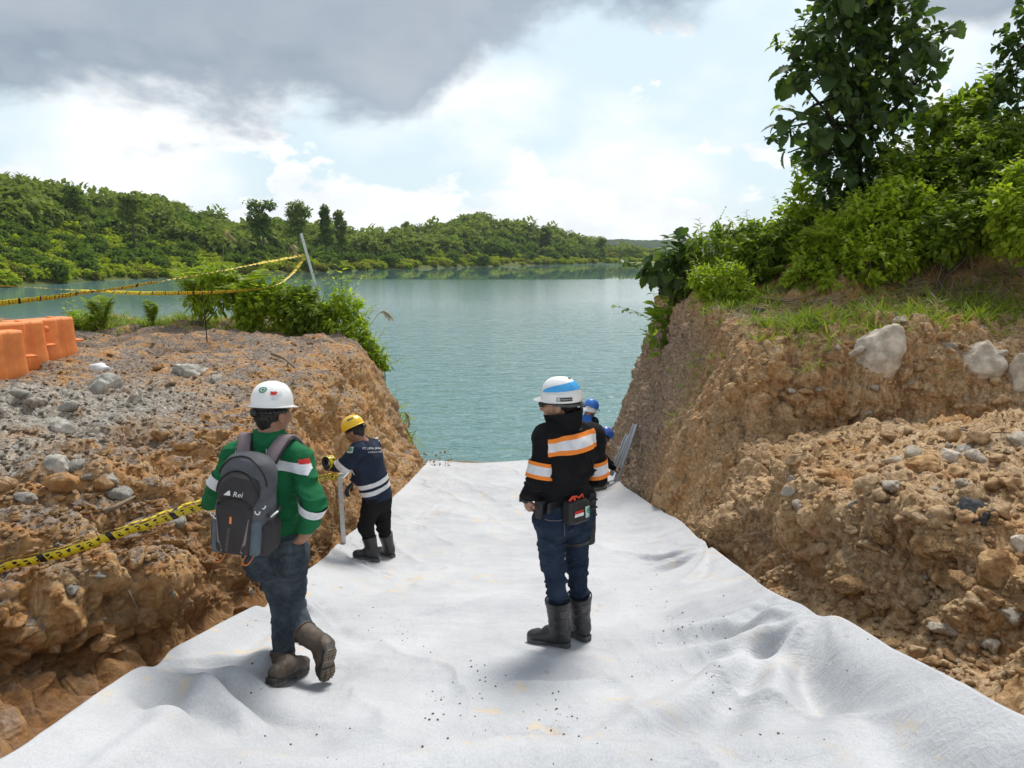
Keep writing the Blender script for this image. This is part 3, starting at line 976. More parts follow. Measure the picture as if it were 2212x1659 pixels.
ML_FARD = leaf_mat('crown_grey', (0.14, 0.19, 0.045), (0.23, 0.29, 0.065), (0.34, 0.38, 0.09), 0.8, 0.34)
M_BARK = simple('bark', (0.13, 0.10, 0.075), 0.9, var=0.4, scale=18, bump=0.6, bscale=30)
M_BARKD = simple('bark_dark', (0.055, 0.045, 0.035), 0.9, var=0.4, scale=18)

# leaf outlines: (along, across) half-blades
LEAF = {
    'lance': ([0, .25, .6, 1.0], [0.04, .16, .15, 0.0]),
    'oval': ([0, .3, .65, 1.0], [0.05, .27, .25, 0.0]),
    'heart': ([0, .06, .2, .38, .58, .78, .92, 1.0], [0.10, .30, .41, .44, .38, .25, .11, 0.0]),
    'ragged': ([0, .06, .16, .24, .34, .42, .52, .62, .72, .84, .93, 1.0], [0.08, .28, .40, .33, .46, .37, .44, .32, .36, .20, .14, 0.0]),
    'leaflet': ([0, .2, .6, 1.0], [0.05, .085, .06, 0.0]),
    'blade': ([0, .3, .7, 1.0], [.03, .035, .025, 0.0]),
    'quad': ([0, .5, 1.0], [.2, .42, .12]),
}


def leaves_np(pos, dirs, size, shape='oval', fold=0.25, droop=0.25, r=None):
    """pos (n,3) stalk ends, dirs (n,3) blade directions -> V,F arrays (quads), one island per leaf"""
    r = r or rng
    n = len(pos)
    al, ac = LEAF[shape]
    al = np.array(al); ac = np.array(ac)
    k = len(al)
    d = dirs / (np.linalg.norm(dirs, axis=1, keepdims=True) + 1e-9)
    up = np.tile([0, 0, 1.0], (n, 1)) + r.normal(0, .35, (n, 3))
    side = np.cross(d, up)
    side /= np.linalg.norm(side, axis=1, keepdims=True) + 1e-9
    nor = np.cross(side, d)
    size = np.broadcast_to(size, (n,))[:, None, None]
    V = np.zeros((n, k * 3, 3))
    for i in range(k):
        c = d * al[i] - nor * (droop * al[i] ** 2)
        l = c + side * ac[i] + nor * (fold * ac[i])
        rr = c - side * ac[i] + nor * (fold * ac[i])
        V[:, 3 * i], V[:, 3 * i + 1], V[:, 3 * i + 2] = l, c, rr
    V = V * size + pos[:, None, :]
    f = []
    for i in range(k - 1):
        a = 3 * i
        f += [(a, a + 3, a + 4, a + 1), (a + 1, a + 4, a + 5, a + 2)]
    f = np.array(f)
    F = (f[None] + (np.arange(n) * k * 3)[:, None, None]).reshape(-1, 4)
    return V.reshape(-1, 3), F


def blob_points(n, centers, radii, shell=0.55, r=None):
    r = r or rng
    centers = np.array([list(c) for c in centers], float)
    radii = np.array([[q, q, q] if not hasattr(q, '__len__') else q for q in radii], float)
    w = np.prod(radii, axis=1) ** (2 / 3)
    idx = r.choice(len(centers), n, p=w / w.sum())
    v = r.normal(0, 1, (n, 3))
    v /= np.linalg.norm(v, axis=1, keepdims=True)
    q = r.uniform(shell ** 3, 1, n) ** (1 / 3)
    q *= 1 + 0.42 * vnoise(v * 2.6 + idx[:, None] * 5.1, 5)
    return centers[idx] + v * radii[idx] * q[:, None], v


def foliage(name, n, centers, radii, size, shape, mat, parent, shell=0.5, droop=0.3, down=0.25, fold=0.25, cluster=1, jit=0.5):
    """foliage of one plant: leaves in small sprays"""
    p, v = blob_points(max(1, n // cluster), centers, radii, shell)
    d = v * 0.8 + rng.normal(0, jit, v.shape) + np.array([0, 0, -down])
    if cluster > 1:
        p = np.repeat(p, cluster, 0)
        d = np.repeat(d, cluster, 0) + rng.normal(0, .9, (len(p), 3))
        p = p + rng.normal(0, .25, p.shape) * np.mean(size)
    sz = np.array(size) if not hasattr(size, '__len__') else rng.uniform(size[0], size[1], len(p))
    V, F = leaves_np(p, d, sz, shape, fold, droop)
    return add_obj(name, mesh_np(name, V, F), mat, parent)


def loc_parent(o, base):
    """shift mesh data so that the object's data sit relative to the parent empty at base"""
    o.data.transform(Matrix.Translation(-Vector(base)))


def stems(name, base, tips, r0, mat, parent, wob=0.12):
    mb = MB()
    base = Vector(base)
    for t in tips:
        t = Vector(t)
        L = (t - base).length
        pts = []
        for k in range(5):
            f = k / 4
            q = base.lerp(t, f) + Vector((random.uniform(-1, 1), random.uniform(-1, 1), 0.4 * math.sin(f * 3.14))) * wob * L * (0 < f < 1) * 0.5
            pts.append(q)
        mb.tube(pts, [r0 * (1 - 0.75 * k / 4) for k in range(5)], 5, False)
    return mb.build(name, mat, parent)


def shrub(label, blobs, n, size, shape, mat, cat='shrub', base=None, bvh=None, group=None, stem_r=0.018, name='shrub', extra=(), sprigs=None, **kw):
    """blobs: (u, v, y, r) picture placed ellipsoids. Things: shrub > foliage, stem"""
    cs = [P(u, v, y) for u, v, y, r in blobs]
    rs = [r / FPX * y for u, v, y, r in blobs]
    if base is None:
        k = min(range(len(cs)), key=lambda i: cs[i].z - rs[i])
        b = Vector((cs[k].x, cs[k].y, 0))
        h = on_ground(b.x, b.y, bvh if bvh is not None else BVH_R)
        base = h - Vector((0, 0, 0.04))
    e = empty(name, label, cat, base, 0, group)
    f = foliage('foliage', n, [c - base for c in cs], rs, size, shape, mat, e, **kw)
    for m2, frac, sz2, sh2 in extra:
        foliage('foliage', int(n * frac), [c - base for c in cs], rs, sz2, sh2, m2, e, **kw)
    stems('stem', (0, 0, 0), [c - base + Vector((0, 0, r * 0.2)) for c, r in zip(cs, rs)], stem_r, M_BARK, e)
    # sprigs that break the outline
    ns = sprigs if sprigs is not None else max(6, n // 70)
    msz = float(np.mean(size))
    ps, ds, ss = [], [], []
    tw = MB()
    for _ in range(ns):
        k = random.randrange(len(cs))
        v = Vector((random.gauss(0, 1), random.gauss(0, 1), abs(random.gauss(0, .8)) + .1)).normalized()
        a = cs[k] - base + v * rs[k] * random.uniform(.55, .95)
        L = random.uniform(.9, 2.3) * msz * 2.0
        d = (v + Vector((random.gauss(0, .35), random.gauss(0, .35), .45 + random.gauss(0, .3)))).normalized()
        b_ = a + d * L - Vector((0, 0, .12 * L))
        tw.tube([a, a.lerp(b_, .5) + Vector((0, 0, .05 * L)), b_], [.005, .004, .002], 3, False)
        for i in range(9):
            t = .15 + .85 * i / 8
            q = a.lerp(b_, t)
            sd_ = d.cross(Vector((0, 0, 1))); sd_ = sd_.normalized() * (1 if i % 2 else -1) if sd_.length > .01 else Vector((1, 0, 0))
            ps.append(list(q)); ds.append(list(sd_ * .9 + d * .5 + Vector((0, 0, random.uniform(-.5, .3))))); ss.append(msz * random.uniform(.7, 1.1) * (1.1 - .4 * t))
    V, F = leaves_np(np.array(ps), np.array(ds), np.array(ss), shape, .25, .3)
    add_obj('sprig_leaves', mesh_np('sprig_leaves', V, F), mat, e)
    tw.build('twigs', M_BARK, e)['kind'] = 'stuff'
    return e


def fern(label, u, v, y, n, L, bvh, cat='fern', group=None, lean=0.0, up=0.9, spread=1.0):
    """fern > frond (each with its leaflets)"""
    base = P(u, v, y)
    g = on_ground(base.x, base.y, bvh)
    e = empty('fern', label, cat, g - Vector((0, 0, .02)), 0, group)
    for k in range(n):
        an = 2 * math.pi * k / n + random.uniform(-.4, .4)
        l = L * random.uniform(.75, 1.1)
        out = Vector((math.cos(an), math.sin(an), 0)) * random.uniform(.35, .8) * spread
        pts = []
        for i in range(13):
            t = i / 12
            pts.append(out * l * t * (0.5 + .5 * t) + Vector((lean * l * t, 0, up * l * (t - 0.45 * t * t))))
        mb = MB()
        mb.tube(pts, [0.006 * (1 - .7 * i / 12) for i in range(13)], 4, False)
        fr = mb.build('frond', ML_FERN, e)
        ps, ds, ss = [], [], []
        for i in range(3, 40):
            t = i / 40
            a = Vector(catmull(np.array([list(q) for q in pts]), np.array([t * 12]))[0])
            a2 = Vector(catmull(np.array([list(q) for q in pts]), np.array([min(12, t * 12 + .3)]))[0])
            tg = (a2 - a).normalized()
            sd_ = tg.cross(Vector((0, 0, 1)))
            sd_ = sd_.normalized() if sd_.length > 1e-4 else Vector((1, 0, 0))
            for s_ in (-1, 1):
                ps.append(a); ds.append(sd_ * s_ + tg * .35); ss.append(l * .19 * math.sin(math.pi * min(.97, t * .85 + .12)))
        V, F = leaves_np(np.array([list(q) for q in ps]), np.array([list(q) for q in ds]), np.array(ss), 'leaflet', .15, .2)
        add_obj('leaflet_blades', mesh_np('leaflet_blades', V, F), ML_FERN, fr)
    return e


# ------------------------------------------------------------------ the wood on the far hills (one mass nobody could count)
def crown_variant(name, mat, rx, rz, n, sz, lobes, seed, trunk=True):
    r = np.random.default_rng(seed)
    cs, rs = [], []
    for k in range(lobes):
        an = r.uniform(0, 6.28)
        q = r.uniform(0.1, .75) * rx
        cs.append((q * math.cos(an), q * math.sin(an), rz * r.uniform(.7, 1.5)))
        f = r.uniform(.38, .62)
        rs.append((rx * f, rx * f, rz * f * .9))
    p, v = blob_points(n, cs, rs, .6, r)
    d = v * .7 + r.normal(0, .5, v.shape) + np.array([0, 0, -.15])
    V, F = leaves_np(p, d, r.uniform(sz * .7, sz * 1.3, n), 'quad', .3, .3, r)
    me = mesh_np(name, V, F)
    me.materials.append(mat)
    return bpy.data.objects.new(name, me)


vcol = bpy.data.collections.new('crown_variants')
VAR = []
for k in range(4):
    VAR.append(crown_variant('crown_a%d' % k, ML_FARA, 2.4, 1.9, 620, .62, 7, 100 + k))
for k in range(4):
    VAR.append(crown_variant('crown_b%d' % k, ML_FARB, 1.9, 1.1, 460, .50, 6, 120 + k))
for k in range(3):
    VAR.append(crown_variant('crown_c%d' % k, ML_FARC, 1.7, 1.0, 420, .46, 6, 140 + k))
for k in range(3):
    VAR.append(crown_variant('crown_d%d' % k, ML_FARD, 3.0, 2.6, 700, .75, 9, 160 + k))
for i, o in enumerate(VAR):
    o.name = 'v%02d' % i
    vcol.objects.link(o)


def scatter(name, pts, scl, idx, rot):
    me = bpy.data.meshes.new(name)
    me.from_pydata([tuple(p) for p in pts], [], [])
    for nm, ty, arr in (('scl', 'FLOAT', scl), ('idx', 'INT', idx), ('rot', 'FLOAT', rot)):
        a = me.attributes.new(nm, ty, 'POINT')
        a.data.foreach_set('value', np.asarray(arr))
    ob = add_obj(name, me)
    ng = bpy.data.node_groups.new(name, 'GeometryNodeTree')
    ng.interface.new_socket('Geometry', in_out='INPUT', socket_type='NodeSocketGeometry')
    ng.interface.new_socket('Geometry', in_out='OUTPUT', socket_type='NodeSocketGeometry')
    N = ng.nodes
    gi = N.new('NodeGroupInput'); go = N.new('NodeGroupOutput')
    ci = N.new('GeometryNodeCollectionInfo')
    ci.inputs['Collection'].default_value = vcol
    ci.inputs['Separate Children'].default_value = True
    ip = N.new('GeometryNodeInstanceOnPoints')
    ip.inputs['Pick Instance'].default_value = True
    def attr(nm, ty):
        q = N.new('GeometryNodeInputNamedAttribute'); q.data_type = ty; q.inputs['Name'].default_value = nm
        return [s_ for s_ in q.outputs if s_.enabled][0]
    cb = N.new('ShaderNodeCombineXYZ')
    L = ng.links
    L.new(attr('rot', 'FLOAT'), cb.inputs[2])
    L.new(gi.outputs[0], ip.inputs['Points'])
    L.new(ci.outputs[0], ip.inputs['Instance'])
    L.new(attr('idx', 'INT'), ip.inputs['Instance Index'])
    L.new(cb.outputs[0], ip.inputs['Rotation'])
    L.new(attr('scl', 'FLOAT'), ip.inputs['Scale'])
    L.new(ip.outputs[0], go.inputs[0])
    md = ob.modifiers.new('scatter', 'NODES')
    md.node_group = ng
    return tag(ob, kind='stuff')


nT, nU = HILL.shape[:2]
hp, hs, hi_, hr = [], [], [], []
r_ = np.random.default_rng(77)
N_TRY = 7000
tj = r_.uniform(2, 96, N_TRY)
uj = r_.uniform(60, nU - 2, N_TRY)
for t, u in zip(tj, uj):
    i, j = int(t), int(u)
    p = HILL[i, j] + (HILL[i + 1, j + 1] - HILL[i, j]) * np.array([t - i] * 3)
    if p[2] < .35:
        continue
    px = HU[j]
    tt_ = HT[i]
    wood = np.interp(px, [-900, 300, 640, 1000, 1420], [.55, .5, .28, .22, .3])
    nzv = 0.12 * float(fbm(np.array([[p[0] * .04, p[1] * .04, 0]]), 2, 5)[0])
    if tt_ + nzv > wood:
        if r_.random() > .62:
            continue
        k = int(r_.integers(0, 4)); sc = r_.uniform(.75, 1.5)
        q_ = r_.random()
        if q_ < .12:
            k = int(r_.integers(4, 8)); sc *= 1.15
        elif q_ < .34:
            k = int(r_.integers(11, 14)); sc *= r_.uniform(.7, 1.25)
        sc *= 1 + .35 * float(fbm(np.array([[p[0] * .08, p[1] * .08, 3]]), 2, 9)[0])
    else:
        k = int(r_.choice([4, 5, 6, 7, 8, 9, 10, 4, 5, 6, 1])); sc = r_.uniform(.5, 1.05)
    sc *= np.interp(p[1], [100, 300], [.92, 1.25])
    hp.append(p - np.array([0, 0, .5 * sc])); hs.append(sc); hi_.append(k); hr.append(r_.uniform(0, 6.28))
scatter('hill_wood', hp, hs, hi_, hr)

# bushes on the spit at the end of the lake
hp, hs, hi_, hr = [], [], [], []
for k in range(260):
    u = r_.uniform(1270, 1640)
    a, b_, c = ray(u, 560)
    y = r_.uniform(402, 560)
    hp.append((a / b_ * y, y, .3)); hs.append(r_.uniform(.5, 1.9) * (1.6 if u < 1400 else 1)); hi_.append(int(r_.integers(4, 11))); hr.append(r_.uniform(0, 6))
scatter('meadow_bushes', hp, hs, hi_, hr)

# single trees that stand clear of the wood on the skyline
SKYT = [(563, 425, 165, 'dome', 'round dark tree, leftmost of the tall trees on the skyline'),
        (640, 430, 172, 'dome', 'broad dark crowned tree rising highest behind the leaning metal post'),
        (700, 445, 186, 'tall', 'slim feathery tree just right of the broad crowned skyline tree'),
        (735, 455, 190, 'tall', 'narrow dark columnar tree at the end of the left ridge'),
        (853, 482, 300, 'umb', 'thin flat topped tree left of the pair on the distant saddle'),
        (880, 477, 305, 'umb', 'tallest thin flat topped tree on the distant saddle'),
        (905, 486, 300, 'dome', 'small round tree right of the flat topped pair on the saddle'),
        (1012, 462, 320, 'dome', 'dark tree crowning the top of the middle hill'),
        (1180, 490, 350, 'umb', 'small spreading tree on the right shoulder of the middle hill'),
        (1300, 508, 400, 'dome', 'dark tree at the low right end of the middle hill'),
        (155, 398, 162, 'dome', 'rounded tree on the skyline of the near left hill'),
        (280, 418, 150, 'umb', 'open crowned tree in the dip of the left skyline')]
for n_, (u, v, y, kd, lab) in enumerate(SKYT):
    top = P(u, v, y)
    h = {'dome': 9, 'tall': 9.5, 'umb': 10}[kd] * (y / 190) ** .35
    e = empty('tree', lab, 'tree', (top.x, top.y, top.z - h), 0, 'trees standing clear on the far skyline')
    mb = MB()
    mb.tube([(0, 0, -2), (.1, 0, h * .4), (-.1, .1, h * .8), (0, 0, h * .95)], [.28, .2, .12, .05], 6)
    mb.build('trunk', M_BARK, e)
    r2 = np.random.default_rng(300 + n_)
    if kd == 'dome':
        cs = [(r2.uniform(-1.8, 1.8), r2.uniform(-1.5, 1.5), h * r2.uniform(.08, .86)) for _ in range(20)]
        rs = [(r2.uniform(1.0, 1.7), r2.uniform(1, 1.6), r2.uniform(.8, 1.3)) for _ in cs]
    elif kd == 'tall':
        cs = [(r2.uniform(-.8, .8), r2.uniform(-.8, .8), h * f) for f in np.linspace(.05, .92, 14)]
        rs = [(r2.uniform(.7, 1.2), r2.uniform(.7, 1.2), r2.uniform(.6, .9)) for _ in cs]
    else:
        cs = [(r2.uniform(-2, 2), r2.uniform(-2, 2), h * r2.uniform(.35, .95)) for _ in range(14)]
        rs = [(r2.uniform(.9, 1.4), r2.uniform(.9, 1.4), r2.uniform(.35, .6)) for _ in cs]
    p, v_ = blob_points(2000, cs, rs, .5, r2)
    V, F = leaves_np(p, v_ + r2.normal(0, .6, v_.shape), r2.uniform(.35, .7, len(p)), 'quad', .3, .3, r2)
    add_obj('crown', mesh_np('crown', V, F), ML_FARD if n_ % 2 else ML_FARA, e)

# ------------------------------------------------------------------ plants on the right bank
# big-leaved tree
tb = on_ground(P(1830, 500, 12.6).x, 12.6, BVH_R) - Vector((0, 0, .1))
te = empty('tree', 'tall dark tree with large heart shaped leaves on the right bank', 'tree', tb)
TB = [(1870, -60, 12.6, 110), (1800, 20, 12.4, 75), (1930, 30, 12.8, 85), (1750, 105, 12.2, 62), (1840, 110, 12.6, 85), (1960, 115, 12.7, 72),
      (2015, 85, 12.9, 38), (1800, 190, 12.4, 70), (1890, 200, 12.5, 85), (1715, 160, 12.2, 35), (1700, 275, 12.3, 30), (1745, 270, 12.3, 45), (1800, 290, 12.4, 62),
      (1880, 300, 12.4, 82), (1840, 370, 12.3, 80), (1780, 420, 12.2, 48), (1900, 400, 12.4, 80), (1850, 450, 12.4, 60), (1960, 230, 12.6, 45),
      (1690, 102, 12.2, 20), (1735, 66, 12.2, 28), (2046, 62, 12.8, 18), (2034, 118, 12.8, 24), (1666, 292, 12.3, 16), (1702, 330, 12.3, 18), (1748, 345, 12.2, 28), (2002, 172, 12.7, 28), (1690, 235, 12.3, 14)]
cs = [P(a, b_, c) - tb for a, b_, c, r in TB]
rs = [r * .76 / FPX * c for a, b_, c, r in TB]
foliage('large_leaves', 300, cs, rs, (.20, .36), 'ragged', ML_DARK, te, shell=.5, droop=.45, down=.75, fold=.25, jit=.8)
foliage('mid_leaves', 760, cs, [q * 1.05 for q in rs], (.11, .21), 'ragged', ML_DARK, te, shell=.4, droop=.4, down=.5, fold=.25, jit=.8)
foliage('small_leaves', 2800, cs, rs, (.07, .16), 'oval', ML_DARK, te, shell=.25, droop=.3, down=.3, cluster=4)
foliage('young_leaves', 520, cs, rs, (.10, .20), 'oval', ML_MID, te, shell=.85, droop=.3, down=.2, cluster=3)
mb = MB()
top = cs[0]
tr = [Vector((0, 0, 0)), Vector((.1, 0, .9)), Vector((.0, .05, 2.0)), cs[9 - 1] * .3 + cs[4] * .7, top]
mb.tube(tr, [.14, .12, .10, .07, .03], 8)
mb.build('trunk', M_BARKD, te)
for c in cs[1:]:
    t0 = tr[1].lerp(tr[3], random.uniform(.2, .9))
    mbb = MB()
    mid_ = t0.lerp(c, .5) + Vector((0, 0, .12))
    mbb.tube([t0, mid_, c], [.04, .028, .01], 5)
    mbb.build('branch', M_BARKD, te)
yl_ = foliage('yellow_leaf', 3, [P(2018, 225, 12.2) - tb], [.12], (.25, .3), 'heart', ML_YEL, te, down=.5)

# tree whose branches reach in at the right edge
tb2 = on_ground(9.2, 11.2, BVH_R) - Vector((0, 0, .1))
te2 = empty('tree', 'dark leafed tree reaching in at the upper right picture edge', 'tree', tb2)
TB2 = [(2200, 95, 10.8, 40), (2190, 185, 10.8, 40), (2240, 140, 10.8, 60), (2270, 40, 10.8, 70), (2170, 240, 10.8, 22), (2290, 250, 10.8, 60)]
cs = [P(a, b_, c) - tb2 for a, b_, c, r in TB2]
rs = [r / FPX * c for a, b_, c, r in TB2]
foliage('foliage', 1500, cs, rs, (.08, .16), 'oval', ML_DARK, te2, cluster=4, down=.35)
mb = MB()
mb.tube([(0, 0, 0), (.1, 0, 1.5), cs[5], cs[3]], [.12, .1, .07, .03], 7)
mb.build('trunk', M_BARKD, te2)
for c in (cs[0], cs[1], cs[4]):
    m3 = MB(); m3.tube([cs[5], cs[5].lerp(c, .5) + Vector((0, 0, .1)), c], [.05, .03, .008], 5); m3.build('branch', M_BARKD, te2)

SHR = [
    ('broad leafed dark shrub leaning out over the water at the bank corner', [(1428, 575, 12.7, 28), (1470, 545, 12.8, 40), (1500, 580, 12.6, 38), (1405, 590, 12.6, 16), (1455, 600, 12.6, 22)], 170, (.16, .30), 'ragged', ML_DARK, dict(down=.7, cluster=1)),
    ('drooping pinnate leafed shrub at the left end of the right bank', [(1530, 545, 12.4, 48), (1500, 610, 12.4, 36), (1570, 520, 12.4, 40), (1465, 660, 12.5, 22), (1545, 590, 12.2, 40)], 1500, (.11, .17), 'lance', ML_MID, dict(down=.9, cluster=6)),
    ('low yellow green bush spilling over the corner of the right bank', [(1540, 640, 11.2, 34), (1575, 610, 11.2, 46), (1600, 640, 11.0, 36), (1520, 605, 11.3, 28)], 2600, (.06, .11), 'lance', ML_BRIGHT, dict(down=.2, cluster=4)),
    ('young shrub with glossy leaves growing from the bank face above the water', [(1432, 700, 12.4, 22), (1420, 722, 12.4, 15), (1450, 690, 12.4, 14), (1433, 770, 12.4, 10)], 46, (.17, .27), 'oval', ML_MID, dict(down=.1, cluster=1)),
    ('mid green bush with bare twigs between low bush and fern', [(1640, 560, 11.7, 58), (1690, 530, 11.8, 48), (1625, 515, 12.0, 36), (1600, 560, 11.7, 40)], 3000, (.07, .13), 'oval', ML_MID, dict(down=.3, cluster=4)),
    ('light green slender shrub rising against the sky left of the tree', [(1735, 440, 12.0, 32), (1700, 480, 12.0, 30), (1725, 395, 12.0, 16), (1755, 485, 11.9, 36)], 800, (.08, .15), 'oval', ML_BRIGHT, dict(down=.35, cluster=3)),
    ('bright leafy shrub at the foot of the tall tree', [(1770, 560, 10.9, 58), (1820, 520, 11.0, 62), (1740, 600, 10.7, 42), (1800, 600, 10.5, 48)], 4200, (.06, .12), 'oval', ML_BRIGHT, dict(down=.35, cluster=4)),
    ('large yellow green shrub mass in the middle of the right bank', [(1880, 490, 10.7, 72), (1930, 450, 10.8, 66), (1950, 530, 10.4, 66), (1880, 570, 10.2, 60), (1990, 480, 10.6, 66), (1945, 570, 10.1, 36)], 7500, (.06, .115), 'oval', ML_BRIGHT, dict(down=.4, cluster=4)),
    ('olive green shrub behind the yellow green mass', [(1990, 390, 11.2, 58), (2040, 350, 11.4, 56), (1950, 370, 11.5, 46), (2060, 410, 11.0, 55)], 4200, (.07, .13), 'oval', ML_MID, dict(down=.35, cluster=4)),
    ('shrub with paired leaves on arching twigs against the right sky', [(2060, 260, 11.6, 46), (2110, 225, 11.6, 36), (2140, 190, 11.6, 22), (2020, 290, 11.6, 44), (2120, 290, 11.6, 50)], 1500, (.10, .17), 'oval', ML_MID, dict(down=.2, cluster=4)),
    ('leafy shrub in the right bank hollow beside the bare earth', [(2060, 500, 10.1, 62), (2110, 460, 10.2, 56), (2035, 530, 9.9, 34), (2120, 500, 9.9, 40)], 5000, (.06, .12), 'oval', ML_MID, dict(down=.4, cluster=4)),
    ('dense dark green thicket high on the right bank', [(2130, 370, 10.6, 66), (2180, 320, 10.6, 60), (2090, 320, 11.0, 46), (2230, 380, 10.2, 70)], 5200, (.06, .12), 'oval', ML_MID, dict(down=.3, cluster=4)),
    ('bright bush cut off by the right picture edge', [(2200, 450, 9.3, 58), (2205, 520, 9.2, 40), (2250, 500, 9.0, 60), (2230, 400, 9.4, 50)], 5200, (.06, .11), 'oval', ML_BRIGHT, dict(down=.35, cluster=4)),
    ('dark undergrowth behind the shrubs on the right bank', [(1720, 520, 12.9, 60), (1800, 490, 13.0, 60), (1900, 460, 12.6, 80), (2000, 430, 12.4, 80), (2120, 400, 12, 90), (2220, 350, 11.6, 80)], 6000, (.09, .17), 'oval', ML_DARK, dict(down=.3, cluster=4)),
]
for lab, bl, n, sz, sh, mt, kw in SHR:
    shrub(lab, bl, n, sz, sh, mt, bvh=BVH_R, **kw)

fern('fern with tall yellow green fronds in the middle of the right bank shrubs', 1752, 600, 11.0, 9, .95, BVH_R)
fern('fern standing behind the shrubs below the right sky', 2110, 440, 10.9, 9, 1.3, BVH_R)
fern('small fern beside the low bush at the bank corner', 1660, 640, 11.3, 8, .6, BVH_R)

# ------------------------------------------------------------------ plants on the left bank
SHL = [
    ('tall leggy shrub with hanging leaves left of the metal post', [(455, 610, 16.4, 26), (430, 650, 16.4, 22), (490, 600, 16.5, 26), (480, 640, 16.4, 28), (520, 615, 16.5, 22)], 900, (.14, .22), 'lance', ML_BRIGHT, dict(down=.85, cluster=5)),
    ('dense green shrub in the middle of the left bank edge', [(560, 650, 16.2, 36), (600, 640, 16.3, 32), (540, 680, 16.0, 30), (610, 680, 16.0, 30)], 2300, (.10, .17), 'oval', ML_BRIGHT, dict(down=.4, cluster=4)),
    ('glossy round leafed shrub in front of the metal post foot', [(640, 665, 16.0, 34), (680, 680, 15.9, 32), (660, 640, 16.2, 24), (650, 695, 15.8, 26)], 2300, (.08, .15), 'oval', ML_MID, dict(down=.35, cluster=4)),
    ('upright bright shrub with fingered leaves at the left bank corner', [(720, 670, 16.0, 26), (745, 650, 16.0, 26), (770, 680, 15.9, 26), (730, 700, 15.7, 28)], 900, (.13, .2), 'lance', ML_BRIGHT, dict(down=.6, cluster=5)),
    ('yellow green creeper spilling over the left bank corner', [(770, 715, 15.5, 24), (795, 745, 15.4, 22), (810, 775, 15.3, 20), (775, 740, 15.4, 20), (830, 790, 15.4, 10)], 1300, (.10, .16), 'lance', ML_BRIGHT, dict(down=.7, cluster=4)),
    ('thin vine hanging down the lake end of the left bank', [(815, 830, 15.2, 9), (825, 870, 15.1, 8), (820, 900, 15.0, 8), (808, 810, 15.2, 10)], 60, (.10, .16), 'lance', ML_MID, dict(down=.6, cluster=3)),
    ('wiry grass clump at the waterline below the left bank corner', [(838, 900, 14.6, 14), (850, 930, 14.5, 14), (870, 960, 14.4, 12)], 220, (.3, .5), 'blade', ML_FERN, dict(down=.0, cluster=5)),
    ('pale leafed weed behind the orange barriers', [(165, 690, 16.5, 14), (190, 700, 16.5, 12), (150, 702, 16.5, 12)], 220, (.12, .2), 'lance', ML_BRIGHT, dict(down=.0, cluster=5)),
]
for lab, bl, n, sz, sh, mt, kw in SHL:
    shrub(lab, bl, n, sz, sh, mt, bvh=BVH_L, **kw)
fern('fern with broad upright fronds right of the orange barriers', 222, 706, 16.6, 8, 1.45, BVH_L, up=1.05, spread=.5)
fern('single fan shaped fern on the left bank edge against the water', 330, 706, 16.6, 7, 1.15, BVH_L, up=1.1, spread=.45)
fern('dark palm like fern behind the thin black rod', 435, 690, 16.6, 10, 2.0, BVH_L, up=1.1, spread=.6)
fern('tall fern with two long fronds above the left shrubs', 525, 690, 16.5, 8, 2.3, BVH_L, up=1.1, spread=.5)


def plume(label, pts, y):
    """plumed reed > stalk, plume"""
    base = P(*pts[0], y)
    e = empty('plumed_reed', label, 'reed', base)
    q = [P(u, v, y) - base for u, v in pts]
    cv = catmull(np.array([list(a) for a in q]), np.linspace(0, len(q) - 1, 24))
    mb = MB(); mb.tube([Vector(c) for c in cv], [.006] * 17 + [.004] * 7, 4, False)
    mb.build('stalk', ML_DRY, e)
    tip = cv[15:]
    ps = np.repeat(tip, 9, 0)
    ds = np.repeat(np.gradient(tip, axis=0), 9, 0)
    ds = ds / np.linalg.norm(ds, axis=1, keepdims=True) + rng.normal(0, .45, ds.shape) + np.array([0, 0, -.5])
    V, F = leaves_np(ps, ds, rng.uniform(.10, .2, len(ps)), 'blade', .1, .5)
    add_obj('plume', mesh_np('plume', V, F), ML_DRY, e)


plume('dry plumed reed left of the black rod, arching to the right', [(478, 690), (481, 600), (483, 530), (486, 503), (502, 512)], 16.8)
plume('dry plumed reed close behind the leaning metal post', [(622, 690), (622, 600), (624, 540), (632, 530), (640, 545)], 16.8)
plume('white plumed reed hanging in front of the post shrub', [(690, 720), (672, 690), (656, 655), (652, 640), (648, 668)], 15.9)
plume('pale plumed reed leaning over the water from the left corner', [(772, 755), (790, 720), (812, 685), (828, 672), (842, 682)], 15.6)
plume('pale plumed reed low over the water by the left cut face', [(838, 945), (850, 910), (866, 893), (878, 893), (884, 915)], 14.7)

# ------------------------------------------------------------------ grass on the rims
def grass_patch(name, spots, bvh, n, L, mat=None, spread=.28):
    ps, ds, ss = [], [], []
    for _ in range(n):
        u, v, y = random.choice(spots)
        b_ = P(u + random.gauss(0, 26), v, y)
        g = on_ground(b_.x, b_.y + random.gauss(0, spread), bvh)
        for _ in range(4):
            ps.append(list(g + Vector((random.gauss(0, .03), random.gauss(0, .03), -.02))))
            ds.append((random.gauss(0, .5), random.gauss(0, .5), random.uniform(.5, 1)))
            ss.append(random.uniform(.5, 1.1) * L)
    V, F = leaves_np(np.array(ps), np.array(ds), np.array(ss), 'blade', .2, .55)
    return tag(add_obj(name, mesh_np(name, V, F), mat or ML_GRASS), kind='stuff')


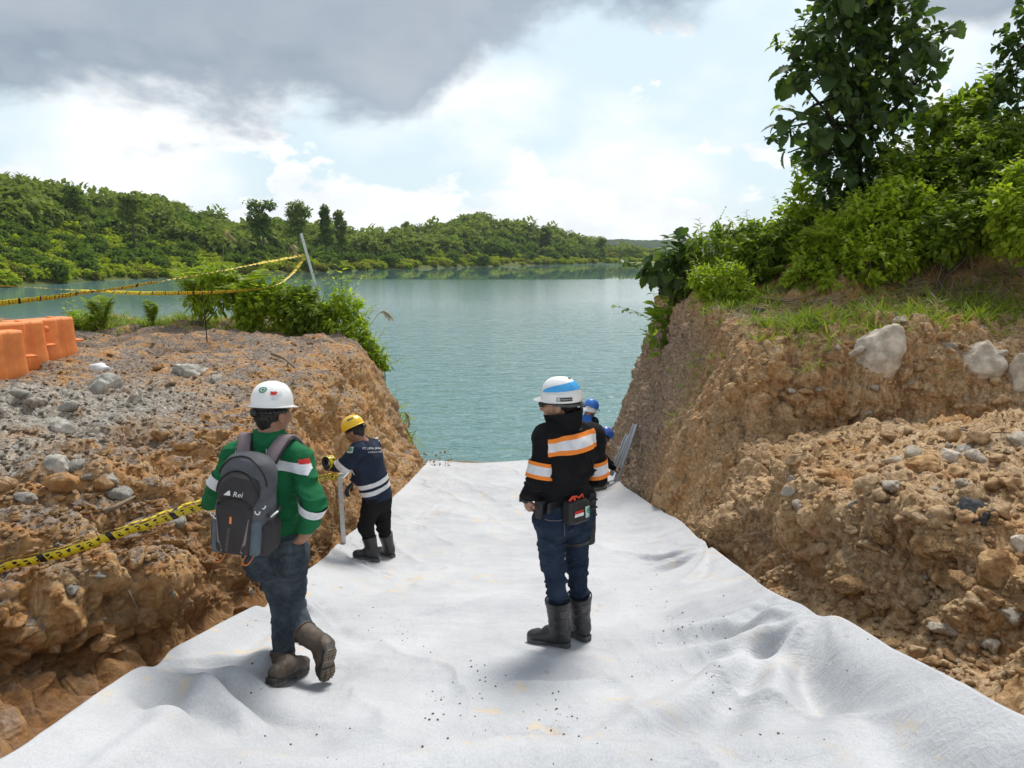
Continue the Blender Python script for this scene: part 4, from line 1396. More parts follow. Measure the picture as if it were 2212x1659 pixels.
sp = [(u, 660, 8.95 + .25 * math.sin(u)) for u in range(1850, 2230, 20)] + [(u, 650, 9.3 + .3 * math.sin(u * 1.3)) for u in range(1640, 1860, 18)] \
    + [(u, 650, 9.5) for u in range(1880, 2230, 24)] + [(1745, 680, 9.0)] * 5
grass_patch('rim_grass', sp, BVH_R, 900, .24)
grass_patch('corner_grass', [(u, 660, 10.8 + .3 * math.sin(u)) for u in range(1500, 1720, 16)], BVH_R, 420, .2)
grass_patch('edge_grass', [(u, 700, 16.9) for u in range(150, 480, 14)] + [(u, 700, 16.2) for u in range(480, 780, 16)], BVH_L, 800, .28)
grass_patch('dry_grass', [(u, 640, 9.9) for u in range(1950, 2230, 16)] + [(u, 600, 10.4) for u in range(2000, 2230, 16)], BVH_R, 500, .24, ML_DRY, .4)

# dry creepers trailing over the bare earth under the right shrubs
def dry_stems(name, n, uu, vv, yy_, bvh, seed):
    r = random.Random(seed)
    mb = MB()
    for _ in range(n):
        b0 = P(r.uniform(*uu), r.uniform(*vv), r.uniform(*yy_))
        an = r.uniform(-.9, .4)
        pts = []
        for k in range(6):
            x, y = b0.x + .16 * k * math.cos(an) + r.gauss(0, .03), b0.y - .14 * k * abs(math.sin(an)) + r.gauss(0, .03)
            g = on_ground(x, y, bvh)
            pts.append(g + Vector((0, 0, .02 + .05 * math.sin(k * .9) + r.uniform(0, .04))))
        mb.tube(pts, [.007, .006, .006, .005, .004, .003], 4, False)
    return tag(mb.build(name, ML_DRY), kind='stuff')


dry_stems('dry_creepers', 46, (1960, 2215), (560, 640), (9.6, 10.6), BVH_R, 5)
dry_stems('dry_roots', 26, (1560, 1960), (640, 690), (9.2, 10.4), BVH_R, 6)
# ================================================================== PROPS
M_STEEL = simple('galvanised_steel', (0.66, 0.68, 0.70), 0.45, 0.25, var=0.12, scale=25, bump=0.1, bscale=60)
M_HOLE = simple('punched_hole', (0.03, 0.03, 0.035), 0.8)
M_ROD = simple('dark_rod', (0.035, 0.03, 0.028), 0.7, 0.3)
M_RUST = simple('rusty_rebar', (0.10, 0.055, 0.035), 0.8, 0.3, var=0.4)
M_ORANGE = simple('barrier_plastic', (0.80, 0.23, 0.05), 0.5, var=0.08, scale=3, col2=(0.85, 0.29, 0.08), bump=0.05, bscale=40)
M_BAG = simple('white_plastic', (0.75, 0.76, 0.78), 0.35)
M_ROCKG = simple('limestone', (0.36, 0.35, 0.31), 0.92, var=0.35, scale=7, bump=0.8, bscale=11, spec=.2, col2=(0.44, 0.41, 0.36), bdist=.03)
M_ROCKB = simple('sandstone', (0.50, 0.43, 0.34), 0.92, var=0.25, scale=6, bump=0.8, bscale=9, spec=.2, col2=(0.58, 0.51, 0.42), bdist=.035)
M_CLOD = simple('clay_clod', (0.40, 0.225, 0.10), 0.95, var=0.45, scale=9, bump=0.9, bscale=14, spec=.15, col2=(0.50, 0.32, 0.16), bdist=.03)
M_COAL = simple('coal_shale', (0.055, 0.055, 0.058), 0.75, var=0.5, scale=30, bump=1.0, bscale=45, spec=.3)
M_ROOT = simple('dead_root', (0.20, 0.15, 0.10), 0.9, var=0.3)


def tape_mat():
    """yellow warning tape with black lettering bars, laid along its length (UV)"""
    m, b = mat_new('warning_tape')
    out = b.n('ShaderNodeOutputMaterial')
    uv = b.n('ShaderNodeUVMap').outputs[0]
    ux, uy, _ = b.n('ShaderNodeSeparateXYZ', i_Vector=uv).outputs
    # slanted lettering strokes inside the margins, with a solid block every few letters
    sl = b.math('FRACT', b.math('ADD', b.math('MULTIPLY', ux, 21.0), b.math('MULTIPLY', uy, 0.55)))
    let = b.math('FRACT', b.math('MULTIPLY', ux, 7.0))
    stroke = b.math('MULTIPLY', b.math('LESS_THAN', sl, 0.44), b.math('GREATER_THAN', let, 0.12))
    row = b.math('MULTIPLY', b.math('GREATER_THAN', uy, 0.16), b.math('LESS_THAN', uy, 0.84))
    gapy = b.math('GREATER_THAN', b.math('ABSOLUTE', b.math('SUBTRACT', uy, b.math('ADD', 0.3, b.math('MULTIPLY', b.math('FRACT', b.math('MULTIPLY', b.math('FLOOR', b.math('MULTIPLY', ux, 21.0)), 0.377)), 0.4)))), 0.09)
    blk = b.math('GREATER_THAN', b.math('FRACT', b.math('ADD', b.math('MULTIPLY', ux, 3.1), b.math('MULTIPLY', uy, 0.06))), 0.91)
    k = b.math('MAXIMUM', b.math('MULTIPLY', b.math('MULTIPLY', stroke, row), gapy), blk)
    c = b.mix(k, (0.80, 0.62, 0.02), (0.012, 0.012, 0.010))
    p = b.n('ShaderNodeBsdfPrincipled', i_Base_Color=c, i_Roughness=0.35)
    t = b.n('ShaderNodeBsdfTranslucent', i_Color=c)
    mx = b.n('ShaderNodeMixShader', i_0=0.12)
    b.t.links.new(p.outputs[0], mx.inputs[1])
    b.t.links.new(t.outputs[0], mx.inputs[2])
    b.t.links.new(mx.outputs[0], out.inputs[0])
    return m


M_TAPE = tape_mat()


def ribbon(name, pts, width, mat, parent=None, twist=0.0, crimp=0.0, n=240, tilt=0.0, fold=0.0, seed=1):
    """a strip of tape with real edges; fold>0 lays a second leaf back from its upper edge"""
    c = catmull(np.array([list(p) for p in pts]), np.linspace(0, len(pts) - 1, n))
    L = np.r_[0, np.cumsum(np.linalg.norm(np.diff(c, axis=0), axis=1))]
    t = np.gradient(c, axis=0)
    t /= np.linalg.norm(t, axis=1, keepdims=True)
    up = np.tile([0, 0, 1.0], (n, 1))
    sd_ = np.cross(t, up); sd_ /= np.linalg.norm(sd_, axis=1, keepdims=True)
    up = np.cross(sd_, t)
    ph = tilt + twist * L + 0.35 * fbm(np.stack([L * 2.2, L * 0, L * 0], 1) + seed, 2, seed)
    cr = crimp * np.sign(np.sin(L * 2 * math.pi / 0.14)) * 0.5 + crimp * fbm(np.stack([L * 9, L * 0, L * 0], 1), 2, seed + 3)
    a = up * np.cos(ph)[:, None] + sd_ * np.sin(ph)[:, None]
    nn = np.cross(a, t)
    base = c + nn * cr[:, None]
    rows = [base - a * width / 2, base + a * width / 2]
    vv = [0.0, 1.0]
    if fold:
        rows.append(base + a * width / 2 + nn * width * fold * np.sign(1) )
        vv.append(0.0)
    V = np.stack(rows, 1)
    k = V.shape[1]
    F = grid_faces(n, k)
    me = mesh_np(name, V.reshape(-1, 3), F, False)
    uvl = me.uv_layers.new(name='UVMap')
    uvs = np.stack([np.repeat(L[:, None], k, 1), np.repeat(np.array(vv)[None], n, 0)], -1).reshape(-1, 2)
    uvl.data.foreach_set('uv', uvs[F.ravel()].astype(np.float32).ravel())
    o = add_obj(name, me, mat, parent)
    sm_ = o.modifiers.new('thickness', 'SOLIDIFY'); sm_.thickness = 0.0008
    return o


# ------------------------------------------------------------------ light steel studs (C section with punched web)
def stud(label, a, b_, w=.075, d=.045, roll=0.0, group='punched metal studs', cat='metal stud', holes=True, name='metal_stud'):
    a, b_ = Vector(a), Vector(b_)
    L = (b_ - a).length
    e = empty(name, label, cat, a, 0, group)
    q = (b_ - a).to_track_quat('Z', 'Y') @ Matrix.Rotation(roll, 4, 'Z').to_quaternion()
    e.rotation_mode = 'QUATERNION'
    e.rotation_quaternion = q
    t = .0035
    # profile in XY (web faces -Y), extruded in Z
    prof = [(-w / 2, 0), (w / 2, 0), (w / 2, d), (w / 2 - .012, d), (w / 2 - .012, d - t), (w / 2 - t, d - t), (w / 2 - t, t), (-w / 2 + t, t), (-w / 2 + t, d - t), (-w / 2 + .012, d - t), (-w / 2 + .012, d), (-w / 2, d)]
    V = [(x, y, 0) for x, y in prof] + [(x, y, L) for x, y in prof]
    n = len(prof)
    F = [(i, (i + 1) % n, n + (i + 1) % n, n + i) for i in range(n)] + [tuple(range(n))[::-1], tuple(range(n, 2 * n))]
    MB().add(V, F).build('channel', M_STEEL, e, False)
    if holes:
        k = 0
        z = .05
        mb = MB()
        while z < L - .05:
            # raised diamond lips pressed round each slot
            x = (-.013 if k % 2 else .013)
            mb.box((x, -.002, z), (.020, .004, .011), Matrix.Rotation(.7 if k % 2 else -.7, 3, 'Y'))
            z += .022
            k += 1
        mb.build('punched_slots', M_HOLE, e, False)['kind'] = 'stuff'
    return e


stud('leaning metal stud post holding both warning tapes on the far left bank', P(706, 712, 16.6), P(648, 505, 16.6), .07, .05, .5, None, holes=False)
e_p = P(738, 1178, 7.62); e_t = P(729, 1030, 7.62)
stud('upright punched stud planted at the sheet edge by the yellow helmet worker', (e_p.x, e_p.y, e_p.z - .1), e_t, .09, .05, .25)
q0, q1 = P(560, 1325, 5.55), P(545, 1235, 5.55)
stud('short punched stud half hidden behind the walking man\'s leg', (q0.x, q0.y, q0.z - .1), q1, .085, .05, .2)
r0, r1 = P(732, 1031, 7.66), P(812, 950, 10.2)
stud('sloping rail stud running from the upright stud behind the worker', r0, r1, .06, .05, 1.2, holes=False, name='rail_stud')
s0, s1 = P(1332, 1040, 11.75), P(1374, 917, 12.1)
stud('outer of two punched studs leaning on the right cut face', s0, s1, .085, .045, .1)
s0, s1 = P(1321, 1028, 11.9), P(1357, 940, 12.15)
stud('inner shorter of two punched studs leaning on the right cut face', s0, s1, .07, .045, .1)

rb, rt = P(449, 757, 13.4), P(436, 622, 13.4)
rod = empty('marker_rod', 'thin black rod stuck in the left bank holding the slack tape', 'rod', rb)
MB().tube([Vector((0, 0, -.15)), Vector((0, 0, 0)), (rt - rb) * .5 + Vector((.01, 0, 0)), rt - rb], [.011, .011, .010, .009], 7).build('shaft', M_ROD, rod)

# ------------------------------------------------------------------ warning tapes
hand_t = P(443, 1092, 3.93)
tp = [P(-60, 1252, 3.3), P(0, 1228, 3.36), P(120, 1200, 3.5), P(240, 1160, 3.66), P(350, 1122, 3.8), hand_t]
t1 = empty('warning_tape', 'folded yellow and black tape held by the man with backpack', 'tape', tp[0])
off = lambda o: (o.data.transform(Matrix.Translation(-Vector(o.parent.location))), o)[1]
off(ribbon('front_leaf', tp, .052, M_TAPE, t1, 0, .008, 300, .25, .0, 3))
off(ribbon('top_leaf', [p + Vector((0, .028, .033)) for p in tp], .045, M_TAPE, t1, 0, .006, 300, 1.25, .0, 5))
tp2 = [hand_t, P(520, 1075, 4.6), P(640, 1046, 6.3), P(700, 1033, 7.3), P(733, 1030, 7.6)]
t2 = empty('warning_tape', 'yellow and black tape running from behind the backpack to the upright stud', 'tape', tp2[0])
off(ribbon('front_leaf', tp2, .06, M_TAPE, t2, 0, .008, 200, .2, 0, 7))
off(ribbon('top_leaf', [p + Vector((0, .025, .03)) for p in tp2], .05, M_TAPE, t2, 0, .006, 200, 1.2, 0, 9))
pt = P(657, 551, 16.55)
tp3 = [P(-60, 665, 9.4), P(0, 655, 9.7), P(130, 640, 10.6), P(260, 622, 11.8), P(400, 599, 13.3), P(540, 573, 15.0), pt]
t3 = empty('warning_tape', 'upper yellow and black tape strung up to the leaning post', 'tape', tp3[0])
off(ribbon('strip', tp3, .085, M_TAPE, t3, .25, .012, 500, .35, 0, 11))
tp4 = [P(-60, 614, 15.2), P(0, 617, 15.0), P(150, 626, 14.4), P(300, 633, 13.8), P(437, 632, 13.4), P(520, 628, 14.2), P(590, 618, 15.2), P(632, 590, 16.0), pt + Vector((0, 0, -.05))]
t4 = empty('warning_tape', 'slack lower tape sagging from the black rod to the leaning post', 'tape', tp4[0])
off(ribbon('strip', tp4, .075, M_TAPE, t4, .5, .006, 500, .5, 0, 13))

# ------------------------------------------------------------------ orange plastic barriers
def barrier(label, loc, rz):
    """barrier > body, lug (end tabs), plug"""
    e = empty('plastic_barrier', label, 'barrier', loc, rz, 'orange barriers standing on the left bank')
    Lx, D, H = 1.0, .46, .78
    prof = [(0, .03), (.02, .0), (.98, .0), (1, .03), (1.0, .30), (.93, .42), (.90, .95), (.85, 1.0), (.15, 1.0), (.10, .95), (.07, .42), (0, .30)]
    # stations along the length give the vertical ribs
    xs = np.array([-.5, -.485, -.44, -.30, -.285, -.20, -.185, -.02, .02, .185, .20, .285, .30, .44, .485, .5])
    ins = np.array([.05, .015, 0, 0, .016, .016, 0, 0, 0, 0, .016, .016, 0, 0, .015, .05])
    V = []
    n = len(prof)
    for x, i_ in zip(xs, ins):
        for y, z in prof:
            zz_ = z * H
            if z > .9 and abs(x) < .13:
                zz_ -= .0
            V.append((x * Lx, (y - .5) * (D - 2 * i_), zz_ * (1 - .04 * (abs(x) > .49)) + .012 * (abs(x) > .49)))
    F = []
    m_ = len(xs)
    for a in range(m_ - 1):
        for k in range(n):
            k2 = (k + 1) % n
            F.append((a * n + k, a * n + k2, (a + 1) * n + k2, (a + 1) * n + k))
    F.append(tuple(range(n))); F.append(tuple(range((m_ - 1) * n, m_ * n))[::-1])
    b1 = MB().add(V, F).build('body', M_ORANGE, e)
    bv = b1.modifiers.new('bevel', 'BEVEL'); bv.width = .022; bv.segments = 3; bv.limit_method = 'ANGLE'; bv.angle_limit = R(25)
    for s_, z in ((1, .36), (-1, .44)):
        mb = MB(); mb.box((s_ * .585, 0, z), (.19, .22, .035), None, .012)
        mb.tube([(s_ * .63, 0, z - .019), (s_ * .63, 0, z + .021)], .035, 12)
        mb.build('lug', M_ORANGE, e)
    MB().tube([(0, -.225, .62), (0, -.205, .62)], [.05, .05], 14).build('plug', M_ORANGE, e)
    MB().tube([(.2, 0, .775), (.2, 0, .80)], [.06, .055], 16).build('filler_cap', M_ORANGE, e)
    return e


def bank_at(u, v):
    h, n = hit_px(u, v, BVH_L)
    return h


for lab, u, v, y, a in (('orange plastic barrier at the right end of the barrier row', 92, 782, 11.9, R(62)),
                        ('middle orange plastic barrier overlapping the end one', 22, 792, 11.2, R(60)),
                        ('orange plastic barrier cut off by the left picture edge', -30, 815, 10.4, R(58))):
    g = on_ground(P(u, v, y).x, y, BVH_L)
    barrier(lab, g - Vector((0, 0, .05)), a)

# ------------------------------------------------------------------ rocks
def rock_mesh(seed, sq=(1, 1, .75), sub=3, rough=.3, cut=7):
    r = np.random.default_rng(seed)
    bm = bmesh.new()
    bmesh.ops.create_icosphere(bm, subdivisions=sub, radius=1.0)
    V = np.array([list(v.co) for v in bm.verts])
    F = np.array([[v.index for v in f.verts] for f in bm.faces])
    bm.free()
    for _ in range(cut):                                   # broken faces
        n = r.normal(0, 1, 3); n /= np.linalg.norm(n)
        dd = r.uniform(.55, .85) if sub < 5 else r.uniform(.62, .86)
        h = V @ n - dd
        V = V - np.outer(np.clip(h, 0, None), n) * .97
    V *= (1 + rough * fbm(V * 1.3 + seed, 3, seed) + rough * .3 * fbm(V * 5 + seed, 3, seed + 1) + (.05 * fbm(V * 14 + seed, 3, seed + 2, ridge=True) if sub > 4 else 0))[:, None]
    V *= np.array(sq)
    return mesh_np('rock', V, F, sub >= 4)


ROCKS = []
for k in range(7):
    ROCKS.append(rock_mesh(400 + k, (1, random.uniform(.75, 1), random.uniform(.6, .9)), 3, .3))
CLODS = [rock_mesh(500 + k, (1, .85, .7), 3, .6, 7) for k in range(6)]


def big_rock(label, u, v, bvh, w, h, mat, seed, sink=.25, name='boulder', rz=0, sq=None, depth=None):
    """boulder seen at a picture point; w,h in picture pixels"""
    p, n = hit_px(u, v, bvh)
    d = (p - Vector((0, 0, CAMZ))).length
    rx, rzv = w / 2 / FPX * d, h / 2 / FPX * d
    dep = depth or min(rx, rzv) * .9
    me_ = rock_mesh(seed, (rx, dep, rzv), 5, .16, 16)
    o = add_obj(name, me_, mat, None, p + Vector((0, dep * sink, 0)) - n * 0.02)
    o.rotation_euler = (random.uniform(-.15, .15), random.uniform(-.1, .1), rz)
    return tag(o, label, 'rock')


big_rock('large pale square boulder set in the top of the right bank', 1902, 757, BVH_R, 90, 128, M_ROCKB, 601, -.15)
big_rock('pale boulder jutting from the right bank right of the square one', 2120, 782, BVH_R, 84, 86, M_ROCKB, 602, .0, rz=.2)
big_rock('pale boulder at the right picture edge under the grass', 2205, 815, BVH_R, 54, 92, M_ROCKB, 603, .0)
big_rock('grey broken boulder at the top edge of the left bank', 402, 808, BVH_L, 84, 54, M_ROCKG, 604, .4)
big_rock('flat grey slab rock lying on the left rubble', 222, 835, BVH_L, 66, 50, M_ROCKG, 605, .3)
big_rock('round grey stone beside the dark hole in the left rubble', 234, 1040, BVH_L, 42, 32, M_ROCKG, 606, .3)
big_rock('long pale stone buried in the left rubble', 112, 1020, BVH_L, 66, 62, M_ROCKG, 607, .6)
big_rock('wide grey stone in the upper left rubble', 125, 930, BVH_L, 44, 56, M_ROCKG, 608, .6)
big_rock('small grey stone at the foot of the left bank behind the walking man', 540, 1279, BVH_L, 22, 26, M_ROCKG, 609, .2, 'stone')
big_rock('long flat stone on the right ledge', 1935, 992, BVH_R, 72, 18, M_ROCKB, 610, .2, 'stone')
big_rock('slanting pale stone on the right ledge behind the orange clod', 2058, 992, BVH_R, 52, 48, M_ROCKB, 611, .2, 'stone', rz=.5)
big_rock('grey stone on the right ledge beyond the slanting one', 2087, 972, BVH_R, 44, 24, M_ROCKG, 612, .2, 'stone')
big_rock('orange clay clod in the middle of the right ledge', 2000, 1010, BVH_R, 72, 52, M_CLOD, 613, .2, 'clod')
big_rock('rough tan clod in the lower right rubble', 2030, 1175, BVH_R, 88, 74, M_CLOD, 614, .3, 'clod')
big_rock('cracked clay block at the lower right picture edge', 2165, 1245, BVH_R, 96, 88, M_CLOD, 615, .3, 'clod')
big_rock('clay clod left of the cracked block at the lower right', 2062, 1252, BVH_R, 66, 60, M_CLOD, 616, .3, 'clod')
big_rock('black lump of shale in the right rubble', 2118, 1130, BVH_R, 84, 84, M_COAL, 617, .5, 'shale_lump')
big_rock('dark shale lump at the right bank rim beside the grass', 1640, 675, BVH_R, 34, 26, M_COAL, 618, .3, 'shale_lump')
big_rock('pale stone at the right picture edge low on the bank', 2207, 1185, BVH_R, 40, 70, M_ROCKB, 619, .3, 'stone')
big_rock('clay clod lying below the left bank hollow next to the sheet', 222, 1395, BVH_L, 52, 44, M_CLOD, 620, .3, 'clod')
big_rock('lumpy clay clod beside the sheet at the far left foot', 798, 1020, BVH_L, 26, 30, M_CLOD, 621, .3, 'clod')


def strew(parent, bvh, n, uu, vv, size, mats, names, seed, pool=None):
    """stones and clods of the rubble: parts of the bank they lie in"""
    r = random.Random(seed)
    cache = {}
    for k in range(n):
        u, v = r.uniform(*uu), r.uniform(*vv)
        p, nn = hit_px(u, v, bvh)
        if p is None:
            continue
        i = r.randrange(len(mats))
        src = (pool or ROCKS)[r.randrange(len(pool or ROCKS))]
        key = (src.name, mats[i].name)
        if key not in cache:
            cache[key] = src.copy()
            cache[key].materials.clear(); cache[key].materials.append(mats[i])
        o = bpy.data.objects.new(names[i], cache[key])
        s_ = r.uniform(*size) ** 1.0
        s_ = size[0] + (size[1] - size[0]) * r.random() ** 2.2
        o.scale = (s_, s_ * r.uniform(.7, 1), s_ * r.uniform(.6, .95))
        o.rotation_euler = (r.uniform(-.5, .5), r.uniform(-.5, .5), r.uniform(0, 6.28))
        o.location = p + nn * s_ * .15
        o.parent = parent
        COL.objects.link(o)


strew(left_bank, BVH_L, 40, (0, 420), (840, 1120), (.022, .13), [M_ROCKG, M_LEFT, M_LEFT], ['stone', 'clod', 'clod'], 1)
strew(left_bank, BVH_L, 40, (150, 760), (715, 830), (.03, .12), [M_LEFT, M_LEFT, M_ROCKG], ['clod', 'clod', 'stone'], 2, CLODS)
strew(left_bank, BVH_L, 22, (0, 520), (1120, 1420), (.02, .09), [M_LEFT, M_LEFT, M_LEFT, M_ROCKG], ['clod', 'clod', 'clod', 'stone'], 3, CLODS)
strew(right_bank, BVH_R, 80, (1700, 2212), (930, 1120), (.022, .11), [M_RIGHT, M_ROCKB, M_RIGHT, M_RIGHT, M_CLOD], ['clod', 'stone', 'clod', 'clod', 'clod'], 4, CLODS)
strew(right_bank, BVH_R, 50, (1750, 2212), (1100, 1450), (.02, .13), [M_RIGHT, M_CLOD, M_RIGHT, M_RIGHT, M_ROCKB], ['clod', 'clod', 'clod', 'clod', 'stone'], 5, CLODS)
strew(right_bank, BVH_R, 60, (1600, 2212), (690, 900), (.025, .11), [M_RIGHT, M_RIGHT, M_RIGHT, M_ROCKB], ['clod', 'clod', 'clod', 'stone'], 6, CLODS)


# crumbs and gravel too small to pick apart
def crumbs(name, spots_fn, n, size, mat, seed):
    r = random.Random(seed)
    base = rock_mesh(seed, (1, .8, .6), 1, .45, 5)
    bv = np.empty(len(base.vertices) * 3, dtype=np.float32); base.vertices.foreach_get('co', bv); bv = bv.reshape(-1, 3)
    bf = np.array([list(p.vertices) for p in base.polygons])
    V, F = [], []
    k = 0
    for _ in range(n):
        p = spots_fn(r)
        if p is None:
            continue
        s_ = size[0] + (size[1] - size[0]) * r.random() ** 2.5
        a = r.uniform(0, 6.28)
        m_ = np.array(Matrix.Rotation(a, 3, 'Z'))
        V.append((bv * s_) @ m_.T + np.array(list(p)) + np.array([0, 0, s_ * .3])); F.append(bf + k); k += len(bv)
    return tag(add_obj(name, mesh_np(name, np.concatenate(V), np.concatenate(F), False), mat), kind='stuff')


def on_sheet(r):
    z = r.random()
    if z < .5:
        u, v = r.choice([(1800, 2570), (2100, 2700), (1650, 2640), (2550, 2330), (1350, 2050), (2450, 2200), (1500, 2350), (2700, 2500)])
        u, v = u * .576 + r.gauss(0, 30), v * .576 + r.gauss(0, 22)
    else:
        u, v = r.uniform(500, 1900), r.uniform(1060, 1655)
    return sheet_px(u, v)


crumbs('soil_crumbs', on_sheet, 330, (.0025, .0085), simple('crumb', (0.13, 0.09, 0.055), .95), 31)
crumbs('bank_gravel', lambda r: hit_px(r.uniform(0, 800), r.uniform(715, 1250), BVH_L)[0], 3000, (.007, .034), M_LEFT, 33)
crumbs('bank_crumbs', lambda r: hit_px(r.uniform(1500, 2212), r.uniform(680, 1480), BVH_R)[0], 3600, (.007, .04), M_RIGHT, 35)
crumbs('clay_crumbs', lambda r: hit_px(r.uniform(0, 800), r.uniform(760, 1250), BVH_L)[0], 1500, (.007, .034), M_LEFT, 37)
crumbs('beach_crumbs', lambda r: Vector((r.uniform(-2.1, -1.2), r.uniform(11.5, 14.2), 0)) + Vector((0, 0, float(floor_z(12.9)) + .02)), 300, (.01, .04), M_LEFT, 39)


# roots, sticks and sheet pins
def stick(label, pts, r0, mat=M_ROOT, name='root', parent=None):
    c = Vector(pts[0])
    mb = MB(); mb.tube([Vector(p) - c for p in pts], [r0 * (1 - .6 * i / (len(pts) - 1)) for i in range(len(pts))], 6)
    o = mb.build(name, mat, parent, loc=c)
    return tag(o, label, name.replace('_', ' ')) if label else o


def px_path(px, bvh, lift=.03):
    out = []
    for u, v in px:
        h, n = hit_px(u, v, bvh)
        out.append(h + n * lift)
    return out


stick('thick dead root lying across the dark hole of the left rubble', px_path([(215, 1112), (255, 1105), (300, 1085)], BVH_L, .06), .022)
stick('thin root hanging down the left cut face', px_path([(300, 1155), (330, 1125), (395, 1110)], BVH_L, .03), .008)
stick('pale root running down the clay near the left sheet edge', px_path([(275, 1270), (295, 1320), (300, 1345)], BVH_L, .02), .007)
stick('broken root end sticking out of the left bank rim', px_path([(590, 770), (612, 782), (640, 800)], BVH_L, .06), .03)
stick('dry stick lying along the back of the right ledge', px_path([(2065, 930), (2115, 940), (2185, 947)], BVH_R, .05), .012)
stick('short pale stick on the right ledge hollow', px_path([(1820, 905), (1838, 914)], BVH_R, .05), .014)
stick('dead branch lying at the foot of the right shrubs', px_path([(1640, 650), (1700, 655), (1765, 640)], BVH_R, .05), .02)
for lab, (u, v), b_ in (('rusty pin gathering the sheet at the middle of its right edge', (1530, 1180), PIN_R1), ('rusty pin under the peaked fold of the right sheet edge', (1782, 1312), PIN_R2),
                        ('bent rusty pin at the left sheet edge near the camera', (328, 1425), PIN_L2), ('short pin at the sheet edge beside the upright stud', (770, 1152), PIN_L3)):
    z = sheet_z(b_.x, b_.y)
    stick(lab, [Vector((b_.x, b_.y, z - .06)), Vector((b_.x + .01, b_.y - .01, z + .02)), Vector((b_.x - .03 * (1 if u > 1000 else -1), b_.y - .03, z + .06))], .008, M_RUST, 'sheet_pin')

# crumpled plastic on the left bank
p, n_ = hit_px(216, 800, BVH_L)
o = add_obj('plastic_bag', rock_mesh(701, (.16, .10, .085), 3, .5, 4), M_BAG, None, p + Vector((0, 0, .03)))
tag(o, 'crumpled white plastic scrap lying on the left bank', 'plastic')
# ================================================================== PEOPLE
# ---- implicit surfaces: rounded cones and ellipsoids blended together, skinned with surface nets
def nrm(v):
    v = np.asarray(v, float)
    return v / (np.linalg.norm(v) + 1e-12)


def cone(a, b, ra, rb, k=.03, sq=None, flat_a=False, flat_b=False):
    return dict(t='cone', a=np.array(a, float), b=np.array(b, float), ra=ra, rb=rb, k=k, sq=sq, fa=flat_a, fb=flat_b)


def ell(c, axes, r, k=.02):
    return dict(t='ell', c=np.array(c, float), ax=np.array(axes, float), r=np.array(r, float), k=k)


def rbox(c, axes, half, rad, k=.01, taper=0.0):
    return dict(t='box', c=np.array(c, float), ax=np.array(axes, float), r=np.array(half, float), rad=rad, k=k, tp=taper)


def prim_d(q, p):
    if q['t'] == 'cone':
        ab = q['b'] - q['a']
        L2 = ab @ ab + 1e-12
        t = np.clip(((p - q['a']) @ ab) / L2, 0, 1)
        v = p - q['a'] - t[..., None] * ab
        if q['sq'] is not None:
            n, s_ = q['sq']
            vn = v @ np.asarray(n)
            d = np.sqrt(np.maximum((v * v).sum(-1) + (s_ * s_ - 1) * vn * vn, 0))
        else:
            d = np.sqrt((v * v).sum(-1))
        d = d - (q['ra'] + (q['rb'] - q['ra']) * t)
        dr = ab / math.sqrt(L2)
        if q['fa']:
            d = np.maximum(d, -((p - q['a']) @ dr))
        if q['fb']:
            d = np.maximum(d, (p - q['b']) @ dr)
        return d
    l = (p - q['c']) @ q['ax'].T
    if q['t'] == 'ell':
        g = l / q['r']
        m_ = np.sqrt((g * g).sum(-1))
        return (m_ - 1) * q['r'].min() * .5 + (m_ - 1) * q['r'].mean() * .5
    h = q['r'].copy()
    sc = 1 - q['tp'] * np.clip(l[..., 2] / h[2], -1, 1)
    l = l.copy()
    l[..., 0] /= sc
    e = np.abs(l) - h + q['rad']
    return np.sqrt((np.maximum(e, 0) ** 2).sum(-1)) + np.minimum(e.max(-1), 0) - q['rad']


def prim_box(q):
    if q['t'] == 'cone':
        r = max(q['ra'], q['rb'])
        return np.minimum(q['a'], q['b']) - r, np.maximum(q['a'], q['b']) + r
    r = np.linalg.norm(q['r']) * (1.3 if q['t'] == 'box' else 1)
    return q['c'] - r, q['c'] + r


def sdf_mesh(prims, h=.008, fold=None, cuts=(), subs=()):
    """prims blended -> V, F.  fold(p) adds cloth folds; cuts: (point, normal) removes the side the normal points to; subs: carved prims"""
    lo = np.min([prim_box(q)[0] for q in prims], 0) - 3 * h
    hi = np.max([prim_box(q)[1] for q in prims], 0) + 3 * h
    n = np.ceil((hi - lo) / h).astype(int) + 1
    f = np.full(n, 1.0, dtype=np.float64)
    ax = [lo[i] + h * np.arange(n[i]) for i in range(3)]

    def window(q, pad):
        a, b = prim_box(q)
        i0 = np.clip(np.floor((a - pad - lo) / h).astype(int), 0, n)
        i1 = np.clip(np.ceil((b + pad - lo) / h).astype(int) + 1, 0, n)
        sl = tuple(slice(i0[i], i1[i]) for i in range(3))
        g = np.stack(np.meshgrid(*[ax[i][sl[i]] for i in range(3)], indexing='ij'), -1)
        return sl, g

    for q in prims:
        sl, g = window(q, q['k'] + 4 * h)
        if g.size == 0:
            continue
        d = prim_d(q, g)
        c = f[sl]
        k = q['k']
        if k > 0:
            m_ = np.clip(k - np.abs(d - c), 0, None) / k
            f[sl] = np.minimum(d, c) - m_ * m_ * k * .25
        else:
            f[sl] = np.minimum(d, c)
    for q in subs:
        sl, g = window(q, 4 * h)
        f[sl] = np.maximum(f[sl], -prim_d(q, g))
    if fold is not None:
        m_ = np.abs(f) < 4 * h
        ii = np.argwhere(m_)
        pts = lo + ii * h
        f[m_] += fold(pts)
    for pt, nr in cuts:
        nr = nrm(nr)
        g = (ax[0][:, None, None] - pt[0]) * nr[0] + (ax[1][None, :, None] - pt[1]) * nr[1] + (ax[2][None, None, :] - pt[2]) * nr[2]
        f = np.maximum(f, g)
    return surface_nets(f, lo, h)


